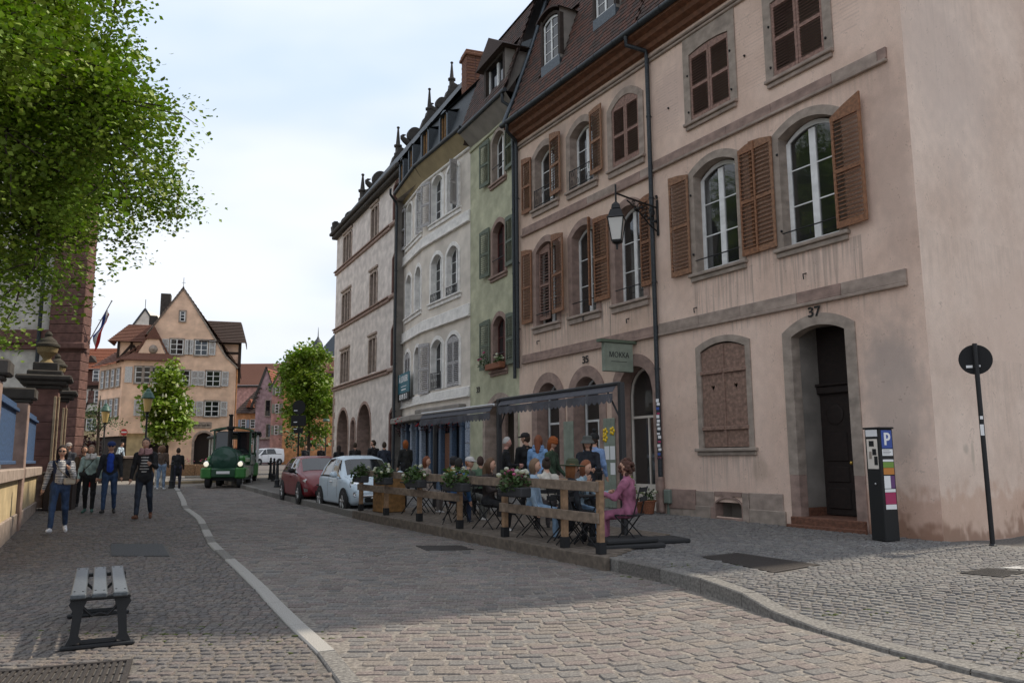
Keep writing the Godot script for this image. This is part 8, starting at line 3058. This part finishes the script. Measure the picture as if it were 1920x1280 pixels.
	if o.has("bag"):
		var g: Array = o.bag                        # [side, colour, height, size]
		var q := B.new()
		q.usecol = true; q.col = g[1]; q.T = T0
		var c := Vector3(g[0] * .17, g[2], .12)
		q.T = T0 * Transform3D(Basis(Vector3.UP, g[0] * .4), c)
		q.cbox(Vector3(-g[3], -g[3] * .62, -.04), Vector3(g[3], g[3] * .62, .04), .025)
		var bg := put(q, "bag", "vcol", t)
		q = B.new()
		q.usecol = true; q.col = g[1] * .5; q.T = T0
		q.tube([c + Vector3(0, .06, .02), P + dir * .3 + Vector3(0, 0, .15), P + dir * .46 + Vector3(-g[0] * .1, 0, .1), P + dir * .49 + Vector3(-g[0] * .13, .02, 0), P + dir * .4 + Vector3(-g[0] * .06, 0, -.13), c + Vector3(0, .03, -.15)], .009, 5)
		put(q, "bag_strap", "vcol", bg)
	if o.has("tail"):                             # long hair down the back or a bun
		var q := B.new()
		q.usecol = true; q.col = hc; q.T = T0 * hT
		if o.tail == "bun": q.ball(Vector3(0, .1, -.09), Vector3(.05, .045, .05))
		elif o.tail == "curly":
			rng.seed = 77
			for k in 40:
				var u := Vector3(rng.randfn(), rng.randfn() * .9 + .1, rng.randfn() - .5).normalized()
				q.col = hc * rng.randf_range(.7, 1.3)
				q.ball(u * Vector3(.105, .13, .115) + Vector3(0, -.01, -.02), Vector3(.035, .035, .035), 6, 4)
		else: q.tube([Vector3(0, .02, -.075), Vector3(0, -.1, -.095), Vector3(0, -.22, -.1), Vector3(0, -.32, -.09)], [.06, .075, .065, .02], 10)
		put(q, "long_hair", "vcol", t)
	return t
func build_people() -> void:
	fn.seed = 3; fn.frequency = .02
	var jean := Color(.025, .05, .11)
	var black := Color(.012, .012, .014)
	var white := Color(.62, .6, .58)
	var g1 := "people strolling on the left pavement"
	var L := func(x: float, z: float) -> Vector3: return Vector3(x, gy(x, z), z)
	person("woman in striped top and navy gilet with white trainers and a beige bag", L.call(-8.9, -15.95), deg_to_rad(24), 1.69, {top = Color(.018, .026, .055), shirt = white, sleeve = white, legs = jean, shoes = Color(.75, .75, .78), hair = Color(.02, .012, .01), hairlen = .55, glasses = true, cell = .0135, stripe = [4, 5, Color(.02, .025, .05), .034, .42], bag = [1.0, Color(.42, .36, .28), 1.02, .11], stride = [[.32, .08], [-.2, .35]], arms = [[-.25, .25, .15, .1], [.5, .2, 1.75, 1.0]], group = g1})
	person("woman in mint jumper and white scarf with black trousers", L.call(-10.65, -20.4), deg_to_rad(18), 1.66, {top = Color(.33, .43, .39), legs = black, shoes = Color(.05, .12, .1), hair = Color(.22, .16, .11), hairlen = .12, scarf = Color(.66, .62, .58), bag = [-1.0, Color(.02, .02, .022), .98, .09], stride = [[-.12, .15], [.15, .05]], cell = .018, arms = [[.05, .18, .3], [.05, .18, .3]], group = g1})
	person("man in blue cap and blue shirt under an open dark jacket", L.call(-10.05, -20.2), deg_to_rad(20), 1.74, {top = Color(.015, .017, .022), shirt = Color(.012, .05, .33), legs = Color(.03, .06, .13), hair = Color(.2, .18, .16), hat = ["cap", Color(.012, .03, .12)], glasses = true, stride = [[.14, .05], [-.14, .2]], belly = .16, cell = .018, arms = [[.0, .2, .2], [.0, .2, .3]], group = g1})
	person("tall man in black jacket and striped jumper with brown shoes", L.call(-8.5, -18.7), deg_to_rad(14), 1.83, {top = black, shirt = Color(.02, .02, .022), stripe = [4, 4, white, .062, .32], legs = Color(.02, .028, .045), shoes = Color(.13, .055, .03), hair = Color(.045, .04, .038), hairlen = .02, stride = [[.2, .06], [-.18, .3]], coat = .03, cell = .0155, scarf = Color(.35, .2, .2), arms = [[-.05, .2, .25], [.35, .2, 1.5, 1.0]], group = g1})
	person("woman in olive brown jacket half hidden behind the striped top", L.call(-12.0, -22.6), deg_to_rad(25), 1.66, {top = Color(.09, .06, .035), legs = black, hair = Color(.03, .02, .015), hairlen = .1, bag = [1.0, Color(.4, .03, .03), .62, .14], group = g1})
	person("person in a pale cap behind the woman with the striped top", L.call(-14.6, -26.5), deg_to_rad(25), 1.78, {top = Color(.06, .06, .07), legs = black, hat = ["cap", Color(.35, .3, .28)], group = g1})
	person("person in white jumper and cream trousers seen from behind", L.call(-14.6, -33.4), deg_to_rad(200), 1.72, {top = Color(.6, .58, .55), legs = Color(.5, .46, .4), shoes = Color(.6, .58, .55), hair = Color(.16, .08, .05), hairlen = .5, lean = .25, group = g1})
	person("person in dark clothes walking beside the white jumper", L.call(-14.1, -34.0), deg_to_rad(200), 1.76, {top = black, legs = Color(.03, .03, .05), shoes = Color(.4, .4, .4), coat = .2, lean = .15, group = g1})
	person("person in dark coat just behind the tall man", L.call(-13.9, -32.0), deg_to_rad(190), 1.72, {top = Color(.09, .06, .045), legs = Color(.2, .27, .38), shoes = Color(.6, .6, .6), hair = Color(.16, .09, .05), hairlen = .6, group = g1})
	person("person in pale blue shirt sitting on the low plaza wall", Vector3(-22.6, hg(46) + .92, -46.1), deg_to_rad(80), 1.7, {sit = true, top = Color(.45, .55, .65), legs = black, hair = Color(.04, .025, .02), lean = .5})
	# behind the parked cars
	var g2 := "people walking along the arcade side of the street"
	var R := func(x: float, z: float) -> Vector3: return Vector3(x, hr(x, -z), z)
	person("woman with long dark hair walking away behind the red car", R.call(-7.8, -36.2), deg_to_rad(205), 1.68, {top = black, legs = black, hair = Color(.02, .012, .01), hairlen = .3, tail = "long", group = g2})
	person("broad shouldered person in black beside the arcade", R.call(-6.75, -34.5), deg_to_rad(190), 1.78, {top = Color(.014, .013, .013), legs = black, belly = .17, coat = .2, group = g2})
	person("man in black coat looking back behind the pale blue car", R.call(-5.55, -32.2), deg_to_rad(220), 1.85, {top = black, legs = black, coat = .3, turn = 1.0, group = g2})
	person("man in navy jacket seen from behind at the pale blue car", R.call(-4.75, -29.8), deg_to_rad(190), 1.75, {top = Color(.02, .025, .04), legs = jean, belly = .16, group = g2})
	person("person with ginger hair in a black coat by the blue shop front", R.call(-3.6, -27.2), deg_to_rad(210), 1.78, {top = Color(.014, .014, .013), legs = black, hair = Color(.25, .07, .015), hairlen = .35, coat = .3, group = g2})
	person("person in dark jacket beyond the direction signs", L.call(-12.6, -49.0), deg_to_rad(30), 1.75, {top = Color(.02, .022, .03), legs = black, belly = .16, group = g2})
	person("couple's nearer figure in black by the arcade end", L.call(-11.4, -48.0), deg_to_rad(20), 1.74, {top = black, legs = black, coat = .25, group = g2})
	# terrace: standing
	var g3 := "customers on the cafe terrace"
	var TS := func(x: float, z: float) -> Vector3: return Vector3(x, hg(-z) + .15, z)
	person("white haired man in black standing beside the awning post", TS.call(-0.18, -18.50), deg_to_rad(95), 1.74, {top = black, legs = black, hair = Color(.5, .48, .46), hairlen = -.25, skin = Color(.55, .3, .24), arms = [[.2, .15, 1.4, 1.0], [.2, .15, 1.3, 1.0]], group = g3})
	person("man in dark hat and black coat standing with his back turned", TS.call(0.32, -19.00), deg_to_rad(200), 1.84, {top = Color(.012, .012, .013), legs = black, hat = ["cap", Color(.02, .018, .016)], coat = .3, turn = .9, group = g3})
	person("woman in light blue hooded jacket waiting by the cafe", TS.call(0.58, -18.50), deg_to_rad(170), 1.78, {top = Color(.2, .34, .56), legs = Color(.05, .05, .07), hair = Color(.2, .07, .035), hairlen = .3, tail = "long", coat = .3, scarf = Color(.2, .34, .56), group = g3})
	person("woman in green parka and orange beanie standing on the terrace", TS.call(0.79, -17.00), deg_to_rad(60), 1.7, {top = Color(.035, .06, .035), legs = black, hat = ["beanie", Color(.32, .09, .02)], hair = Color(.25, .07, .02), hairlen = .3, coat = .35, nod = .3, arms = [[.2, .15, .6], [.2, .15, .6]], group = g3})
	person("woman in grey bucket hat and dark jacket standing behind the tables", TS.call(1.49, -16.00), deg_to_rad(-10), 1.7, {top = Color(.014, .016, .022), legs = black, hat = ["bucket", Color(.1, .105, .095)], hair = Color(.05, .03, .02), hairlen = .4, coat = .3, arms = [[.3, .15, 1.3, 1.0], [.3, .15, 1.2, 1.0]], group = g3})
	person("person in a black bobble hat with a blue rucksack by the cafe door", TS.call(1.73, -17.30), deg_to_rad(150), 1.78, {top = Color(.2, .3, .5), legs = black, hat = ["pom", Color(.012, .012, .012)], group = g3})
	# terrace: seated [label, along, across, facing, options]
	var seats := [
		["curly haired woman in pink jumper seated at the near end of the terrace", .95, 1.15, 245, {top = Color(.28, .1, .16), legs = Color(.26, .09, .15), hair = Color(.07, .03, .02), tail = "curly", arms = [[.5, .1, 1.2, .3], [.6, .1, 1.3, .3]]}],
		["woman in olive brimmed hat and black coat seated with her back to the road", 1.65, .42, 110, {top = Color(.012, .013, .017), legs = black, hat = ["brim", Color(.05, .055, .03)], hair = Color(.2, .08, .03), hairlen = .6, coat = .2, lean = .2}],
		["woman with reddish hair resting her head on her hand", 2.2, 1.0, 60, {top = Color(.25, .33, .38), legs = Color(.16, .25, .36), hair = Color(.18, .06, .025), hairlen = .3, lean = .35, arms = [[.6, .15, 2.3, .2], [.6, .1, 1.2, .3]], nod = .2}],
		["person in pale blue jeans and jacket seated behind the pink flowers", 2.75, .5, 75, {top = Color(.3, .4, .5), legs = Color(.2, .3, .42), hair = Color(.16, .1, .06), hairlen = .3}],
		["person in cream top with tied up dark hair seated mid terrace", 3.6, 1.35, 190, {top = Color(.5, .46, .4), legs = Color(.06, .05, .05), hair = Color(.03, .018, .012), tail = "bun"}],
		["laughing woman with long brown hair in black trousers and white trainers", 4.4, .55, 60, {top = Color(.03, .022, .02), legs = black, shoes = Color(.6, .58, .55), hair = Color(.1, .055, .03), hairlen = .5, tail = "long", turn = .2, arms = [[.5, .1, 1.2, .4], [.5, .1, 1.2, .4]]}],
		["person in blue jacket seated with back to the road", 5.65, .5, 160, {top = Color(.03, .09, .2), legs = Color(.02, .03, .06), hair = Color(.015, .012, .01), lean = .2}],
		["man in white cap with a ginger beard seated at the third table", 6.6, 1.25, 60, {top = Color(.09, .1, .085), legs = Color(.1, .1, .09), hat = ["cap", Color(.5, .48, .46)], hair = Color(.3, .12, .05), shoes = Color(.55, .53, .5)}],
		["person in yellow and black jacket seated at the far table", 7.85, 1.5, 150, {top = Color(.2, .12, .02), sleeve = black, legs = black, hat = ["cap", Color(.02, .02, .025)], hair = Color(.02, .015, .012)}],
		["person in green shirt seated furthest from the road", 7.4, 2.0, 190, {top = Color(.08, .13, .08), legs = black, hair = Color(.05, .025, .02)}],
		["person with auburn hair seated behind the golden wooden stand", 8.95, 1.3, 70, {top = Color(.45, .38, .33), legs = Color(.16, .14, .13), hair = Color(.16, .05, .02), hairlen = .5, shoes = Color(.5, .5, .5)}]]
	for q in seats:
		var o: Dictionary = q[4]
		o.sit = true; o.group = g3
		var yaw := deg_to_rad(q[3])
		person(q[0], tp(q[1], q[2]), yaw, 1.7, o)
		var who: String = q[0]
		folding_chair("folding chair under the " + who.split(" seated")[0].split(" resting")[0].split(" and white")[0], tp(q[1], q[2]), yaw)
	folding_chair("empty black folding chair behind the nearest fence post", tp(1.15, .45), 1.2)

func _ready() -> void:
	rng.seed = 1
	fn.seed = 3; fn.frequency = .02
	build_camera_sun()
	build_sky()
	make_materials()
	build_ground()
	build_37()
	build_35()
	build_green()
	build_grey()
	build_white()
	build_left()
	build_yellow()
	build_far()
	big_tree()
	var ct := small_tree("small horse chestnut with white blossom candles before the apricot house", Vector3(-23.9, hg(55), -55), Vector3(1.75, 2.6, 1.75), 4.7, 560, .4, .24, "leaf", .55, 310)
	candles(ct)
	small_tree("round green street tree beside the white arcaded house", Vector3(-13.7, hg(54), -54), Vector3(1.75, 3.0, 1.75), 5.6, 800, .4, .2, "leaf", .1, 320)
	small_tree("sparse silvery young tree left of the chestnut", Vector3(-25.8, hg(50), -50), Vector3(1.3, 1.6, 1.3), 4.0, 88, .3, .1, "leaf_pot", .2, 330, 10)
	var sh := [["yellow green bamboo clump by the far restaurant terrace", -33.5, -60, 1.0, 1.3, "leaf_yellow"], ["dark red leaved shrub by the far restaurant terrace", -31.6, -60, 1.0, 1.2, "leaf_red"], ["green bush in a yellow pot behind the red car", -18.0, -70, 2.2, 1.2, "leaf_dark"]]
	for k in 3:
		var t := thing("shrub", sh[k][0], "shrub", Vector3(sh[k][1], hg(-sh[k][2]) + (1.2 if k == 2 else .2), sh[k][2]))
		rng.seed = 340 + k
		plant(t, Vector3(0, 1.5, 0), Vector3(sh[k][3], sh[k][4], sh[k][3]), 420, sh[k][5], "", 0, .3)
		var st := B.new()
		for q in 5: st.tube([Vector3(.06 * q - .12, 0, 0), Vector3(.2 * q - .4, 1.6, .1)], .025, 5)
		put(st, "stems", "bark", t)
	var yp := thing("yellow_planter", "tall yellow planter pot under the green bush", "planter", Vector3(-18.2, hg(70), -70))
	var yb := B.new()
	yb.lathe([[.4, 0], [.55, 1.3], [.6, 1.32], [.5, 1.3]], 16)
	put(yb, "pot", "yellow_pot", yp)
	build_cars()
	build_furniture()
	build_terrace()
	build_people()
func candles(t: Node3D) -> void:
	rng.seed = 315
	var b := B.new()
	b.usecol = true
	b.col = Color(1, 1, .95)
	for k in 90:
		var u := Vector3(rng.randfn(), rng.randfn(), rng.randfn()).normalized()
		var w := 1.0 - .55 * (u.y * .5 + .5)
		var p := Vector3(u.x * 1.95 * w, u.y * 2.6 + 4.7, u.z * 1.95 * w)
		b.lathe([[.07, 0], [.08, .06], [.04, .2], [0, .28]], 6, p)
	put(b, "blossom_candles", "petal", t)
